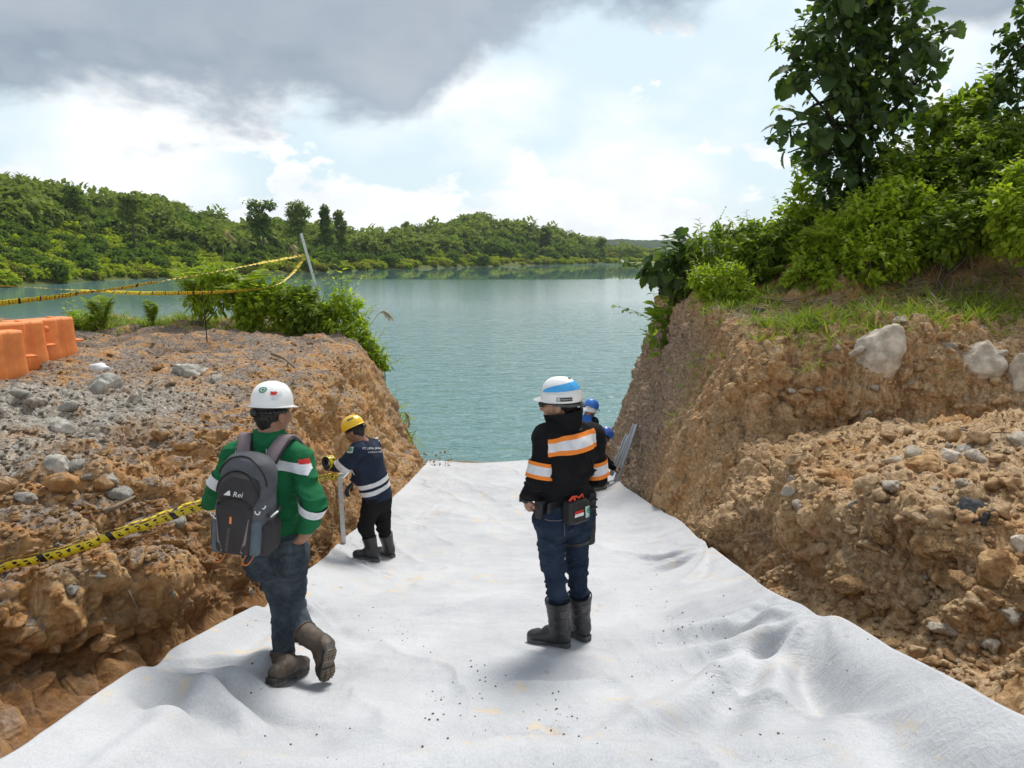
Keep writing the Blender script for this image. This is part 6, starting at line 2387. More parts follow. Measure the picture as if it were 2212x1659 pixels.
    heelL = heelL + up * (.012 + max(0, zz_) * .8); toeL = toeL + up * (.012 + max(0, zz_) * .8)
    boot(J['anL'], heelL, toeL, J['tpL'] + up * .015, up)
    toeR = np.array(list(sheet_px(704, 1476))) + up * .012
    heelR = v3(716, 1388, 3.50)
    fdR = nrm(toeR - heelR)
    nR = nrm(np.array([-.55, .75, .35]) - fdR * (np.array([-.55, .75, .35]) @ fdR))
    L = .285
    heelR = toeR - fdR * L
    anR = heelR + fdR * .075 + nR * .085
    J['anR'] = anR
    boot(anR, heelR, toeR, J['tpR'], nR)
    # helmet
    H = Helmet(J['head'] + hu * .050 - hfv * .004, hfv, nrm(hu + hfv * .02 + r * -.02), .101, .122, .126, .040, .012)
    V, F = H.shell()
    hm = part('helmet', V, F, M_WHITE, root, root)
    harness(root, hm, H)
    phv = math.atan2(float((-f) @ H.r), float((-f) @ H.f))
    V2, F2 = gear2(.021)
    V, F = H.deco(V2, F2, phv + .0, .93, .003, 1); part('cogwheel_badge', V, F, M_PRINTG, hm, root, False)
    V2 = np.array([(-.014, -.012), (.010, -.010), (.018, .002), (.006, .013), (.004, .007), (-.014, .010)])
    V, F = H.deco(V2, [(0, 1, 2, 3, 4, 5)], phv - .60, 1.08, .003, 1); part('red_sticker', V, F, M_RED, hm, root, False)
    for dx, dy in ((.86, 1.10), (.66, 1.30)):
        V2, F2 = rect2(.030, .020, 4, 3)
        V, F = H.deco(V2, F2, phv - dx, dy, .0025, 1); part('reflective_sticker', V, F, M_SILV, hm, root, False)
    return root, J, f, rt, bj


GM, GJ, GF, GRT, GBJ = green_man()


def backpack():
    c = v3(534, 1082, 3.47)
    base = Vector(c) - Vector((0, 0, .27))
    root = empty('backpack', 'grey hiking backpack with orange loops on the back of the walking person', 'backpack', base)
    u = nrm(np.array([.085, .05, 1.0])); o = nrm(np.array([-.10, -1, .05])); o = nrm(o - u * (o @ u)); rt = np.cross(u, o) * 1.0
    rt = rt if rt[0] > 0 else -rt
    X = np.array([rt, o, u])
    L = lambda x, y, z: c + (rt * x + o * y + u * z)
    main = [rbox(L(0, -.02, -.005), X, (.136, .092, .240), .085, .02, .10), ell(L(0, -.02, .135), X, (.134, .10, .120), .03), rbox(L(0, .015, -.10), X, (.134, .098, .150), .07, .02)]
    V, F = sdf_mesh(main, .0065, folds(.0035, (9, 9, 14), 41))
    mn = part('main_bag', V, F, M_PACK1, root, root)
    bm_ = bvh_np(V, F)
    fp = [rbox(L(-.012, .060, -.055), X, (.110, .062, .186), .055, .02, .10), ell(L(-.012, .055, .085), X, (.105, .062, .10), .03)]
    V, F = sdf_mesh(fp, .006, folds(.0025, (9, 9, 14), 43))
    fr = part('front_pocket', V, F, M_PACK2, root, root)
    bf = bvh_np(V, F)
    lp = [rbox(L(-.012, .088, -.115), X, (.098, .045, .135), .04, .02, -.04)]
    V, F = sdf_mesh(lp, .006, folds(.002, (9, 9, 14), 45))
    lw = part('lower_pocket', V, F, M_PACK2, root, root)
    both = [V]
    bl = bvh_np(V, F)
    for sx in (-1, 1):
        V, F = sdf_mesh([rbox(L(.114 * sx, -.0, -.165), X, (.048, .085, .095), .045, .02, .0)], .0065, folds(.003, (9, 9, 14), 47))
        part('side_pocket', V, F, M_PACK2, root, root)
        V, F = sdf_mesh([rbox(L(.098 * sx - .004, .075, -.155), X, (.028, .045, .095), .026, .01, .0)], .006)
        part('slate_panel', V, F, M_PACK3, root, root)
    # piping and zips
    def arc(w, h, z0, yv, bvh, n=22, cx=-.012):
        pts = []
        for k in range(n + 1):
            a = math.pi * k / n
            q = L(cx + w * math.cos(a), .4, z0 + h * math.sin(a))
            hh = cast(bvh, q, -o, .003)
            if hh is not None:
                pts.append(hh)
        return pts
    for w, h, z0, bv, r_ in ((.105, .115, .06, bf, .0035), (.088, .045, .0, bf, .005), (.130, .14, .10, bm_, .004)):
        pts = arc(w, h, z0, 0, bv)
        if len(pts) > 3:
            mb = MB(); mb.tube(pts, r_, 6); part('zip', mb.V, mb.F, M_PRINTK, root, root)
    # print
    V2, F2 = TEXT['Rei']
    Vp, Fp = decal(bf, V2 * .038, F2, L(.008, .2, .068), rt, u, -o, .003); part('lettering', Vp, Fp, M_PRINTW, fr, root, False)
    V2 = np.array([(-.024, -.012), (.012, -.012), (.010, .014), (.0, .011), (-.012, .0)])
    Vp, Fp = decal(bf, V2, [(0, 1, 2, 3, 4)], L(-.040, .2, .072), rt, u, -o, .003); part('peak_logo', Vp, Fp, M_PRINTW, fr, root, False)
    V2, F2 = TEXT['ALUNGGUNG']
    Vp, Fp = decal(bl, V2 * .020, F2, L(-.03, .25, -.165), nrm(u + rt * .1), -rt, -o, .003); part('lettering', Vp, Fp, M_STRAP, lw, root, False)
    V2, F2 = rect2(.012, .036, 1, 2)
    Vp, Fp = decal(bl, V2, F2, L(-.018, .25, -.062), rt, u, -o, .003); part('orange_tab', Vp, Fp, M_LOOP, lw, root, False)
    for sx in (-1, 1):
        V2 = np.array([(.012, .09), (.015, .09), (.006, -.03), (-.012, -.09), (-.022, -.085), (-.004, -.02)]) * np.array([sx, 1])
        F2 = [(0, 1, 2, 5), (5, 2, 3, 4)]
        Vp, Fp = decal(bl, V2, F2, L(-.012 + .068 * sx, .25, -.14), rt, u, -o, .003); part('reflective_trim', Vp, Fp, M_STRAP, lw, root, False)
    # pull cords and loops
    for x, z in ((.112, .02), (.100, -.0), (-.098, -.035), (-.122, -.03)):
        h = cast(bm_, L(x, .4, z), -o, .012) or Vector(L(x, .1, z))
        q = [h + Vector(rt * (.012 * math.cos(a)) + u * (-.016 + .014 * math.sin(a))) for a in np.linspace(math.pi * .95, math.pi * 2.05, 9)]
        mb = MB(); mb.tube(q, .0035, 6); part('zip_pull', mb.V, mb.F, M_PRINTW, root, root)
    for x in (-.095, .052):
        q = [Vector(L(x, .03, -.235)), Vector(L(x - .018, .06, -.268)), Vector(L(x - .030, .062, -.305)), Vector(L(x - .008, .058, -.308)), Vector(L(x + .012, .04, -.270)), Vector(L(x + .016, .02, -.235))]
        cv = catmull(np.array([list(a) for a in q]), np.linspace(0, 5, 18))
        Vr = np.concatenate([cv + o * .014 + rt * .004, cv - o * .010 - rt * .004]); n = len(cv)
        Fr = [(i, i + 1, n + i + 1, n + i) for i in range(n - 1)]
        lo_ = part('orange_loop', Vr, Fr, M_LOOP, root, root)
        s_ = lo_.modifiers.new('thickness', 'SOLIDIFY'); s_.thickness = .004
    # shoulder straps: padded bands over both shoulders
    for sx, shp in ((-1, 'shL'), (1, 'shR')):
        sh = GJ[shp]
        x = .078 * sx
        mids = []
        for t in np.linspace(0, 1, 12):
            # path from the pack top over the shoulder and down the chest
            ctr = np.array(GJ['neck']) * .38 + sh * .62
            if t < .4:
                q = L(x * (.9 + .2 * t), -.08, .20 + .05 * t / .4) * (1 - t / .4) + (ctr + np.array([0, -.02, .092])) * (t / .4)
            else:
                w = (t - .4) / .6
                q = (ctr + np.array([0, -.02, .092])) * (1 - w) + (np.array(GJ['chest']) + GRT * (.12 * sx) + GF * .165 - np.array([0, 0, .10])) * w + np.array([0, .06, .05]) * math.sin(math.pi * w)
            mids.append(q)
        cv = catmull(np.array(mids), np.linspace(0, 11, 34))
        tg = np.gradient(cv, axis=0); tg /= np.linalg.norm(tg, axis=1, keepdims=True)
        sd_ = nrm(GRT) - tg * (tg @ nrm(GRT))[:, None]; sd_ /= np.linalg.norm(sd_, axis=1, keepdims=True)
        Vr = np.concatenate([cv - sd_ * .033, cv + sd_ * .033]); n = len(cv)
        Fr = [(i, i + 1, n + i + 1, n + i) for i in range(n - 1)]
        st = part('shoulder_strap', Vr, Fr, M_STRAP, root, root)
        s_ = st.modifiers.new('thickness', 'SOLIDIFY'); s_.thickness = .016; s_.offset = 0
        Vr = np.concatenate([cv - sd_ * .042 * 1 + np.cross(tg, sd_) * .012, cv + sd_ * .042 + np.cross(tg, sd_) * .012])
        st2 = part('strap_pad', Vr, Fr, M_PRINTK, root, root)
        s_ = st2.modifiers.new('thickness', 'SOLIDIFY'); s_.thickness = .010; s_.offset = 0
    mb = MB(); mb.tube([Vector(L(.135, .06, -.045)), Vector(L(.165, .0, -.04)), Vector(L(.15, -.06, -.03))], .008, 6)
    part('compression_strap', mb.V, mb.F, M_PACK2, root, root)
    mb = MB(); mb.tube([Vector(L(.150, .05, -.052)), Vector(L(.172, .015, -.030))], .005, 6)
    part('white_clip', mb.V, mb.F, M_PRINTW, root, root)


backpack()


# ================================================================== person 2: black jacket, white helmet with blue band
def black_man():
    hl, tl = np.array(list(sheet_px(1231, 1400))), np.array(list(sheet_px(1146, 1386)))
    hr = np.array(list(sheet_px(1272, 1386)))
    y0 = float(hl[1]) + .04
    dy = y0 - 4.12
    Y = lambda y: y + dy
    base = Vector(((hl[0] + hr[0]) / 2, (hl[1] + hr[1]) / 2, hl[2]))
    root = person('person in black jacket with orange reflective bands and white helmet, standing on the sheet', base)
    f = nrm((-.60, .80, 0)); lt = np.array([-f[1], f[0], 0]); rt = -lt; up = np.array([0, 0, 1.0])
    J = dict(head=v3(1208, 872, Y(4.13)), neck=v3(1222, 918, Y(4.12)), chest=v3(1222, 985, Y(4.12)), pel=v3(1214, 1100, Y(4.13)),
             shL=v3(1180, 945, Y(4.02)), shR=v3(1279, 941, Y(4.24)), elL=v3(1164, 1032, Y(3.98)), wrL=v3(1138, 1072, Y(4.10)),
             elR=v3(1289, 1030, Y(4.28)), wrR=v3(1250, 1062, Y(4.46)),
             hpL=v3(1186, 1120, Y(4.06)), hpR=v3(1241, 1118, Y(4.20)), knL=v3(1196, 1222, Y(4.10)), knR=v3(1246, 1214, Y(4.24)),
             anL=v3(1214, 1368, Y(4.12)), anR=v3(1256, 1356, Y(4.25)))
    hf = nrm((-.93, .36, -.10))
    r, hfv, hu, prims = make_head(root, J, hf, up, M_SKIN2)
    prims += torso_prims(J['pel'], J['chest'], J['neck'], f, .12, .14)
    for s_ in 'LR':
        prims += [cone(J['sh' + s_], J['el' + s_], .045, .04), cone(J['el' + s_], J['wr' + s_], .038, .027, .02), cone(J['neck'], J['sh' + s_], .05, .05, .04),
                  cone(J['hp' + s_], J['kn' + s_], .07, .05), cone(J['kn' + s_], J['kn' + s_] * .5 + J['an' + s_] * .5, .045, .035)]
    prims += hand_prims(J['wrL'], nrm((.12, .25, -.9)), nrm((.75, .5, .1)), .6, 1)
    prims += hand_prims(J['wrR'], nrm((-.8, .1, -.4)), nrm((-.2, -.8, .1)), .6, -1)
    V, F = sdf_mesh(prims, .006)
    body = part('body', V, F, M_SKIN2, root, root)
    make_hair(root, body, J['head'], r, hfv, hu, .985)
    # moustache and sunglasses
    mb = MB(); hc = J['head']
    mb.tube([Vector(hc + r * x + hfv * (.098 - abs(x) * .5) - hu * (.044 + abs(x) * .25)) for x in (-.026, -.012, 0, .012, .026)], [.004, .007, .006, .007, .004], 6)
    part('moustache', mb.V, mb.F, M_HAIR, body, root)
    mb = MB()
    M3 = Matrix((tuple(r), tuple(hfv), tuple(hu))).transposed()
    for sx in (-1, 1):
        mb.box(hc + r * .034 * sx + hfv * .096 + hu * .012, (.056, .010, .038), Matrix.Rotation(-.25 * sx, 3, 'Z') @ M3 if False else M3, .004)
        mb.box(hc + r * .080 * sx + hfv * .045 + hu * .016, (.005, .115, .014), M3, .002)
        mb.box(hc + r * .068 * sx + hfv * .090 + hu * .012, (.022, .022, .032), M3, .004)
    part('sunglasses', mb.V, mb.F, M_GLASS, root, root)
    # jeans
    prims = [cone(J['pel'] + up * .06, J['pel'] - up * .03, .150, .162, .05, (f, 1.28))]
    for s_ in 'LR':
        kb = J['kn' + s_] * .55 + J['an' + s_] * .45
        prims += [cone(J['hp' + s_], J['kn' + s_], .100, .072, .04), cone(J['kn' + s_], kb, .071, .064, .03), ell(J['hp' + s_] - f * .05 - up * .0, np.eye(3), (.085, .085, .11), .05)]
    V, F = sdf_mesh(prims, .0075, folds(.005, (8, 8, 24), 51))
    tr = part('trousers', V, F, M_JEAN2, root, root)
    bt = bvh_np(V, F)
    V2, F2 = rect2(.125, .13, 8, 8)
    Vp, Fp = decal(bt, V2, F2, surf_px(bt, 1198, 1148), rt, nrm(up - rt * .1), f, .0035); part('back_pocket', Vp, Fp, M_JEAN2, tr, root)
    for x0 in (-.062, .062):
        V2, F2 = rect2(.003, .13, 1, 10)
        Vp, Fp = decal(bt, V2, F2, surf_px(bt, 1198, 1148) + rt * x0, rt, nrm(up - rt * .1), f, .005); part('stitching', Vp, Fp, M_STRAP, tr, root)
    V2, F2 = rect2(.125, .003, 8, 1)
    Vp, Fp = decal(bt, V2, F2, surf_px(bt, 1198, 1125), rt, nrm(up - rt * .1), f, .005); part('stitching', Vp, Fp, M_STRAP, tr, root)
    # boots
    for s_, heel, toe, fd0 in (('L', hl, tl, None), ('R', hr, None, nrm((-.62, .78, -.15)))):
        heel = heel + up * .012
        fd = nrm(tl + up * .012 - heel) if fd0 is None else fd0
        toe = heel + fd * .30
        top = J['kn' + s_] * .50 + J['an' + s_] * .50
        an = heel + fd * .085 + up * .10
        an = an * .7 + J['an' + s_] * .3
        q, fr = boot_prims(an, heel, toe, top, .080, .060, up)
        V, F = sdf_mesh(q, .006, folds(.0015, (9, 9, 30), 61))
        b = part('boot', V, F, M_RUB, root, root)
        V, F = sole_np(fr, -.010, .026); part('sole', V, F, M_SOLE, b, root, False)
        d_ = nrm(top - an)
        mb = MB(); mb.tube([Vector(top - d_ * .022), Vector(top + d_ * .003)], [.0825, .0835], 24, False); part('boot_rim', mb.V, mb.F, M_RUB, b, root)
        bb = bvh_np(*sdf_mesh(q, .01))
        for k in range(4):
            V2, F2 = rect2(.045 - .006 * k, .004, 4, 1)
            Vp, Fp = decal(bb, V2, F2, top - up * (.045 + .012 * k) - f * .2 - rt * .015, rt, up, f, .006); part('printed_bars', Vp, Fp, M_STRAP, b, root, False)
        for k in range(3):
            mb = MB()
            for a in np.linspace(-1.2, 1.2, 9):
                pass
            pts = [Vector(heel + fd * (.02 - .045 * math.cos(a) + .045) * 1.0 - fd * .01 + np.cross(fd, up) * .043 * math.sin(a) + up * (.048 + .017 * k)) for a in np.linspace(-1.3, 1.3, 11)]
            mb.tube(pts, .006, 5); part('heel_rib', mb.V, mb.F, M_RUB, b, root)
    # jacket
    prims = torso_prims(J['pel'] + up * .03, J['chest'], J['neck'], f, .176, .196, 1.38)
    for s_ in 'LR':
        prims += [cone(J['neck'] - up * .02, J['sh' + s_], .064, .078, .05), cone(J['sh' + s_], J['el' + s_], .074, .065, .04), cone(J['el' + s_], J['wr' + s_], .063, .050, .035, None, False, True)]
    V, F = sdf_mesh(prims, .0075, folds(.0095, (7, 7, 16), 71, .007), cuts=[(J['pel'] + up * .045, (0, 0, -1))])
    jk = part('jacket', V, F, M_BLACK, root, root)
    bj = bvh_np(V, F)
    # stand-up collar, open to the front
    V, F = [], []
    ns, nt = 26, 5
    ncen = J['neck'] + up * .0
    for i in range(ns + 1):
        a = -2.5 + 5.0 * i / ns
        d = -hfv * math.cos(a) + r * math.sin(a)
        d = nrm(np.array([d[0], d[1], 0]))
        flare = .5 * max(0, abs(a) - 1.6)
        for j in range(nt + 1):
            t = j / nt
            V.append(ncen + d * (.088 + .012 * t + flare * .05 * t) + up * (-.03 + (.115 + .02 * math.cos(a)) * t) + hfv * (.0 + .035 * flare))
    for i in range(ns):
        for j in range(nt):
            F.append((i * (nt + 1) + j, (i + 1) * (nt + 1) + j, (i + 1) * (nt + 1) + j + 1, i * (nt + 1) + j + 1))
    col = part('collar', V, F, M_BLACK, jk, root)
    s_ = col.modifiers.new('thickness', 'SOLIDIFY'); s_.thickness = .008; s_.offset = 0
    sbs = {k: sleeve_bvh(J, k, .074, .065, .050) for k in 'LR'}
    # back band: orange, silver, orange
    o = surf_px(bj, 1247, 960)
    axr, axu = nrm(rt + up * .02), nrm(up - rt * .02)
    for dz, h, mt, nm in ((.040, .026, M_ORNG, 'orange_band'), (.0, .054, M_SILV, 'silver_band'), (-.040, .026, M_ORNG, 'orange_band')):
        V2, F2 = rect2(.37, h, 26, 3)
        Vp, Fp = decal(bj, V2, F2, o + axu * dz, axr, axu, f, .005)
        part(nm, Vp, Fp, mt, jk, root)
    for s_, t0 in (('L', .60), ('R', .55)):
        for a, b_, mt, nm in ((0, .09, M_ORNG, 'orange_band'), (.09, .31, M_SILV, 'silver_band'), (.31, .40, M_ORNG, 'orange_band')):
            Vp, Fp = band(sbs[s_], J['sh' + s_], J['el' + s_], t0 + a, t0 + b_, (0, 6.283), -f, .011, 44, 4, .3)
            part(nm, Vp, Fp, mt, jk, root)
    V2, F2 = rect2(.045, .005, 6, 1)
    Vp, Fp = decal(bj, V2, F2, surf_px(bj, 1250, 929), axr, axu, f, .005); part('maker_tab', Vp, Fp, M_STRAP, jk, root)
    # watch
    wd = nrm(J['wrL'] - J['elL'])
    mb = MB(); mb.tube([Vector(J['wrL'] + wd * .0), Vector(J['wrL'] + wd * .028)], [.037, .037], 16)
    mb.box(J['wrL'] + wd * .014 - rt * -.0 + np.array([-.035, -.012, .0]), (.014, .034, .040), None, .004)
    part('wristwatch', mb.V, mb.F, M_PRINTK, root, root)
    # belt with pouches
    prims = [cone(J['pel'] - up * .025, J['pel'] + up * .065, .186, .184, 0, (f, 1.28), True, True)]
    V, F = sdf_mesh(prims, .007); belt = part('utility_belt', V, F, M_PRINTK, root, root)
    bb = bvh_np(V, F)
    X = np.array([rt, f, up])
    def pouch(u, v, hw, hh, dp, nm='pouch', rad=.02):
        h = cast(bb, v3(u, v, Y(3.4)), nrm(v3(u, v, 5) - v3(u, v, 4)), 0)
        c = np.array(list(h)) if h is not None else v3(u, v, Y(4.0))
        V, F = sdf_mesh([rbox(c - f * dp * .6, X, (hw, dp, hh), rad, 0)], .006, folds(.0015, (12, 12, 12), 75))
        p_ = part(nm, V, F, M_PRINTK, root, root)
        return p_, bvh_np(V, F), c
    pc, bp, c = pouch(1237, 1100, .078, .072, .042)
    for dz, mt in ((.009, M_RED), (-.009, M_PRINTW)):
        V2, F2 = rect2(.068, .018, 4, 2)
        V2[:, 0] += V2[:, 1] * .25
        Vp, Fp = decal(bp, V2, F2, c - rt * .010 - up * .004 + up * dz - f * .1, rt, up, f, .004); part('flag_patch', Vp, Fp, mt, pc, root, False)
    V2, F2 = rect2(.048, .068, 3, 3)
    ccx = c + rt * .060 - up * .006
    ax2 = nrm(rt * .9 + up * .25)
    Vp, Fp = decal(bp, V2, F2, ccx - f * .1, rt, up, f, .006)
    part('safety_patch', Vp, Fp, M_MINT, pc, root, False)
    V2, F2 = gear2(.0165); Vp, Fp = decal(bp, V2, F2, ccx + up * .008 - f * .1, rt, up, f, .009); part('cogwheel_badge', Vp, Fp, M_PRINTG, pc, root, False)
    V2, F2 = TEXT['SAFETY FIRST']; Vp, Fp = decal(bp, V2 * .0065, F2, ccx - up * .024 - f * .1, rt, up, f, .009); part('lettering', Vp, Fp, M_PRINTG, pc, root, False)
    mb = MB()
    tp = c + up * .078 - f * .03
    mb.tube([Vector(tp - rt * .055 - up * .01), Vector(tp - rt * .03 + up * .012), Vector(tp + rt * .0 + up * .010), Vector(tp + rt * .02 - up * .004), Vector(tp + rt * .045 + up * .014), Vector(tp + rt * .055 - up * .012)], .0075, 6)
    mb.tube([Vector(tp - rt * .02 + up * .008), Vector(tp - rt * .018 - up * .022 - f * .015)], .008, 6)
    part('red_strap', mb.V, mb.F, M_REDS, pc, root)
    pouch(1166, 1098, .036, .060, .030)
    pouch(1192, 1097, .045, .045, .012, 'belt_pad')
    # holster-like thigh bag on the right hip with its leg strap
    cb = J['hpR'] + rt * .105 - f * .0 - up * .02
    V, F = sdf_mesh([rbox(cb + up * .10, X, (.040, .060, .085), .03, 0), rbox(cb - up * .06, X, (.034, .065, .115), .03, .02)], .0065, folds(.003, (12, 12, 12), 77))
    hb = part('thigh_bag', V, F, M_PRINTK, root, root)
    for k in range(3):
        mb = MB(); mb.box(cb + up * (.13 - .05 * k) - f * .064, (.055, .010, .012), Matrix((tuple(rt), tuple(f), tuple(up))).transposed(), .003); part('buckle', mb.V, mb.F, M_RUB, hb, root)
    a, b_ = J['hpR'], J['knR']
    Vp, Fp = band(bt, a, b_, .42, .50, (0, 6.283), -f, .006, 40, 2, .12)
    part('leg_strap', Vp, Fp, M_PRINTK, root, root)
    # helmet with blue band
    hup = nrm(hu + hfv * -.06)
    H = Helmet(J['head'] + hu * .040 - hfv * .012, hfv, hup, .103, .120, .124, .050, .010, .008)
    V, F = H.shell(); hm = part('helmet', V, F, M_WHITE, root, root)
    harness(root, hm, H, M_SOLE)
    V, F = H.strip(-.75, -2 * math.pi + .75, lambda t: 1.30 - .10 * math.sin(math.pi * t), lambda t: 1.24 - .52 * math.sin(math.pi * t) ** .7, .003)
    part('blue_band', V, F, M_SKYB, hm, root)
    # lower white skirt at the back
    mb = MB()
    for i in range(24):
        pass
    V, F = [], []
    for i in range(31):
        ph = -.9 - (2 * math.pi - 1.8) * i / 30
        for j, (e, z) in enumerate(((.010, .034), (.013, .0), (.013, -.018), (.004, -.020))):
            V.append(H.c + H.r * ((H.ax + e) * math.sin(ph)) + H.f * ((H.ay + e) * math.cos(ph)) + H.u * z)
    for i in range(30):
        for j in range(3):
            F.append((i * 4 + j, (i + 1) * 4 + j, (i + 1) * 4 + j + 1, i * 4 + j + 1))
    part('rear_skirt', V, F, M_WHITE, hm, root)
    # black name plate on the left side of the rim
    def plate(V2, off, ph0):
        return np.array([H.c + H.r * ((H.ax + off) * math.sin(ph0 - x / .13)) + H.f * ((H.ay + off) * math.cos(ph0 - x / .13)) + H.u * (.006 + y) for x, y in V2])
    ph0 = -2.02
    V2, F2 = rect2(.092, .022, 14, 2); part('name_plate', plate(V2, .0165, ph0), F2, M_PRINTK, hm, root, False)
    V2, F2 = TEXT['MAGNA-FLUX']; part('lettering', plate(V2 * .0105 + np.array([.013, 0]), .0175, ph0), F2, M_PRINTW, hm, root, False)
    V2, F2 = rect2(.017, .017, 2, 2); part('plate_logo', plate(V2 + np.array([-.034, 0]), .0175, ph0), F2, M_PRINTW, hm, root, False)
    for dx, dy in ((-.038, -.003), (-.031, .003), (-.030, -.004)):
        V2, F2 = rect2(.004, .004, 1, 1); part('logo_dot', plate(V2 + np.array([dx, dy]), .0185, ph0), F2, M_PRINTK, hm, root, False)
    for ph, th in ((math.pi + .1, .45), (math.pi - .45, 1.2)):
        V2, F2 = rect2(.012, .018, 1, 2); V, F = H.deco(V2, F2, ph, th, .004); part('vent_slot', V, F, M_PRINTK, hm, root, False)


black_man()


# ================================================================== person 3: yellow helmet, navy jacket
def navy_man():
    hl, tl = np.array(list(sheet_px(821, 1213))), np.array(list(sheet_px(775, 1206)))
    hr = np.array(list(sheet_px(851, 1205)))
    dy = float(hl[1]) - 7.5
    Y = lambda y: y + dy
    root = person('person in navy jacket and yellow helmet bending over the tape roll by the upright stud', Vector((hl[0], hl[1], hl[2])))
    f = nrm((-.86, .5, 0)); lt = np.array([-f[1], f[0], 0]); rt = -lt; up = np.array([0, 0, 1.0])
    J = dict(head=v3(766, 932, Y(7.55)), neck=v3(783, 958, Y(7.56)), chest=v3(792, 990, Y(7.57)), pel=v3(815, 1072, Y(7.6)),
             shL=v3(772, 972, Y(7.42)), shR=v3(806, 964, Y(7.74)), elL=v3(745, 1004, Y(7.40)), wrL=v3(722, 1010, Y(7.48)),
             elR=v3(776, 1020, Y(7.84)), wrR=v3(764, 1042, Y(7.76)),
             hpL=v3(804, 1080, Y(7.53)), hpR=v3(826, 1077, Y(7.68)), knL=v3(790, 1138, Y(7.50)), knR=v3(827, 1130, Y(7.70)),
             anL=v3(808, 1194, Y(7.53)), anR=v3(841, 1188, Y(7.73)))
    hf = nrm((-.86, .35, -.52))
    r, hfv, hu, prims = make_head(root, J, hf, nrm(up + f * .35), M_SKIN)
    prims += torso_prims(J['pel'], J['chest'], J['neck'], f, .12, .14)
    for s_ in 'LR':
        prims += [cone(J['sh' + s_], J['el' + s_], .045, .04), cone(J['el' + s_], J['wr' + s_], .036, .027, .02), cone(J['neck'], J['sh' + s_], .05, .05, .04),
                  cone(J['hp' + s_], J['kn' + s_], .07, .05), cone(J['kn' + s_], J['kn' + s_] * .5 + J['an' + s_] * .5, .045, .035)]
    hL = hand_prims(J['wrL'], nrm((-.8, .1, -.1)), nrm((-.1, .6, .5)), .7, 1)
    hR = hand_prims(J['wrR'], nrm((-.6, -.2, -.55)), nrm((-.2, -.3, -.8)), .3, -1)
    V, F = sdf_mesh(prims + hL + hR, .008)
    body = part('body', V, F, M_SKIN, root, root)
    make_hair(root, body, J['head'], r, hfv, hu)
    V, F = eyes_np(J['head'], r, hfv, hu); part('eyes', V, F, M_HAIR, body, root)
    for q in (hL, hR):
        for k in q:
            if k['t'] == 'cone':
                k['ra'] += .0045; k['rb'] += .0045
        V, F = sdf_mesh(q, .006); part('glove', V, F, M_GLOVE, root, root)
    prims = [cone(J['pel'] + up * .06, J['pel'] - up * .03, .150, .158, .05, (f, 1.25))]
    for s_ in 'LR':
        kb = J['kn' + s_] * .6 + J['an' + s_] * .4
        prims += [cone(J['hp' + s_], J['kn' + s_], .102, .080, .04), cone(J['kn' + s_], kb, .080, .066, .03)]
    V, F = sdf_mesh(prims, .009, folds(.006, (8, 8, 22), 81)); part('trousers', V, F, M_BTROU, root, root)
    for s_, heel, fd in (('L', hl, nrm(tl - hl)), ('R', hr, nrm((-.75, .62, -.12)))):
        heel = heel + up * .012
        toe = heel + fd * .285
        top = J['kn' + s_] * .62 + J['an' + s_] * .38
        an = (heel + fd * .085 + up * .10) * .7 + J['an' + s_] * .3
        q, fr = boot_prims(an, heel, toe, top, .079, .058, up)
        V, F = sdf_mesh(q, .008); b = part('boot', V, F, M_RUB, root, root)
        V, F = sole_np(fr, -.010, .024); part('sole', V, F, M_SOLE, b, root, False)
    prims = torso_prims(J['pel'] + up * .0, J['chest'], J['neck'], f, .180, .185, 1.35)
    for s_ in 'LR':
        prims += [cone(J['neck'] - up * .015, J['sh' + s_], .062, .072, .05), cone(J['sh' + s_], J['el' + s_], .078, .070, .035), cone(J['el' + s_], J['wr' + s_], .068, .050, .03, None, False, True)]
    prims += [cone(J['neck'] - up * .02, J['neck'] + nrm(up - f * .2) * .045, .082, .070, .02, None, False, True)]
    sp_ = nrm(J['chest'] - J['pel'])
    V, F = sdf_mesh(prims, .0085, folds(.008, (8, 8, 16), 91, .006), cuts=[(J['pel'] - up * .02, (0, 0, -1))])
    jk = part('jacket', V, F, M_NAVY, root, root)
    bj = bvh_np(V, F)
    sbL, sbR = sleeve_bvh(J, 'L', .078, .070, .050), sleeve_bvh(J, 'R', .078, .070, .050)
    for t0 in (.17, .36):
        Vp, Fp = band(bj, J['pel'], J['chest'], t0, t0 + .115, (0, 6.283), -f, .005, 60, 3, .24); part('silver_band', Vp, Fp, M_SILV, jk, root)
    Vp, Fp = band(sbL, J['shL'], J['elL'], .98, 1.32, (0, 6.283), up, .011, 44, 4, .3); part('silver_band', Vp, Fp, M_SILV, jk, root)
    Vp, Fp = band(sbR, J['shR'], J['elR'], .75, 1.0, (0, 6.283), up, .011, 44, 4, .3); part('silver_band', Vp, Fp, M_SILV, jk, root)
    vd = nrm(v3(806, 968, 8) - v3(806, 968, 7))
    ax_, ay_ = nrm((.95, .25, -.05)), up
    V2, F2 = TEXT['PT. LIMA JAYA']; Vp, Fp = decal(bj, V2 * .030, F2, surf_px(bj, 803, 969), ax_, ay_, vd, .005); part('lettering', Vp, Fp, M_PRINTW, jk, root, False)
    V2, F2 = TEXT['KONTRAKTOR']; Vp, Fp = decal(bj, V2 * .020, F2, surf_px(bj, 809, 977), ax_, ay_, vd, .005); part('lettering', Vp, Fp, M_PRINTW, jk, root, False)
    V2, F2 = rect2(.062, .066, 3, 3); Vp, Fp = decal(bj, V2, F2, surf_px(bj, 757.5, 972), nrm((1, -.3, .1)), nrm((.25, 0, 1)), vd, .005); part('safety_patch', Vp, Fp, M_MINT, jk, root, False)
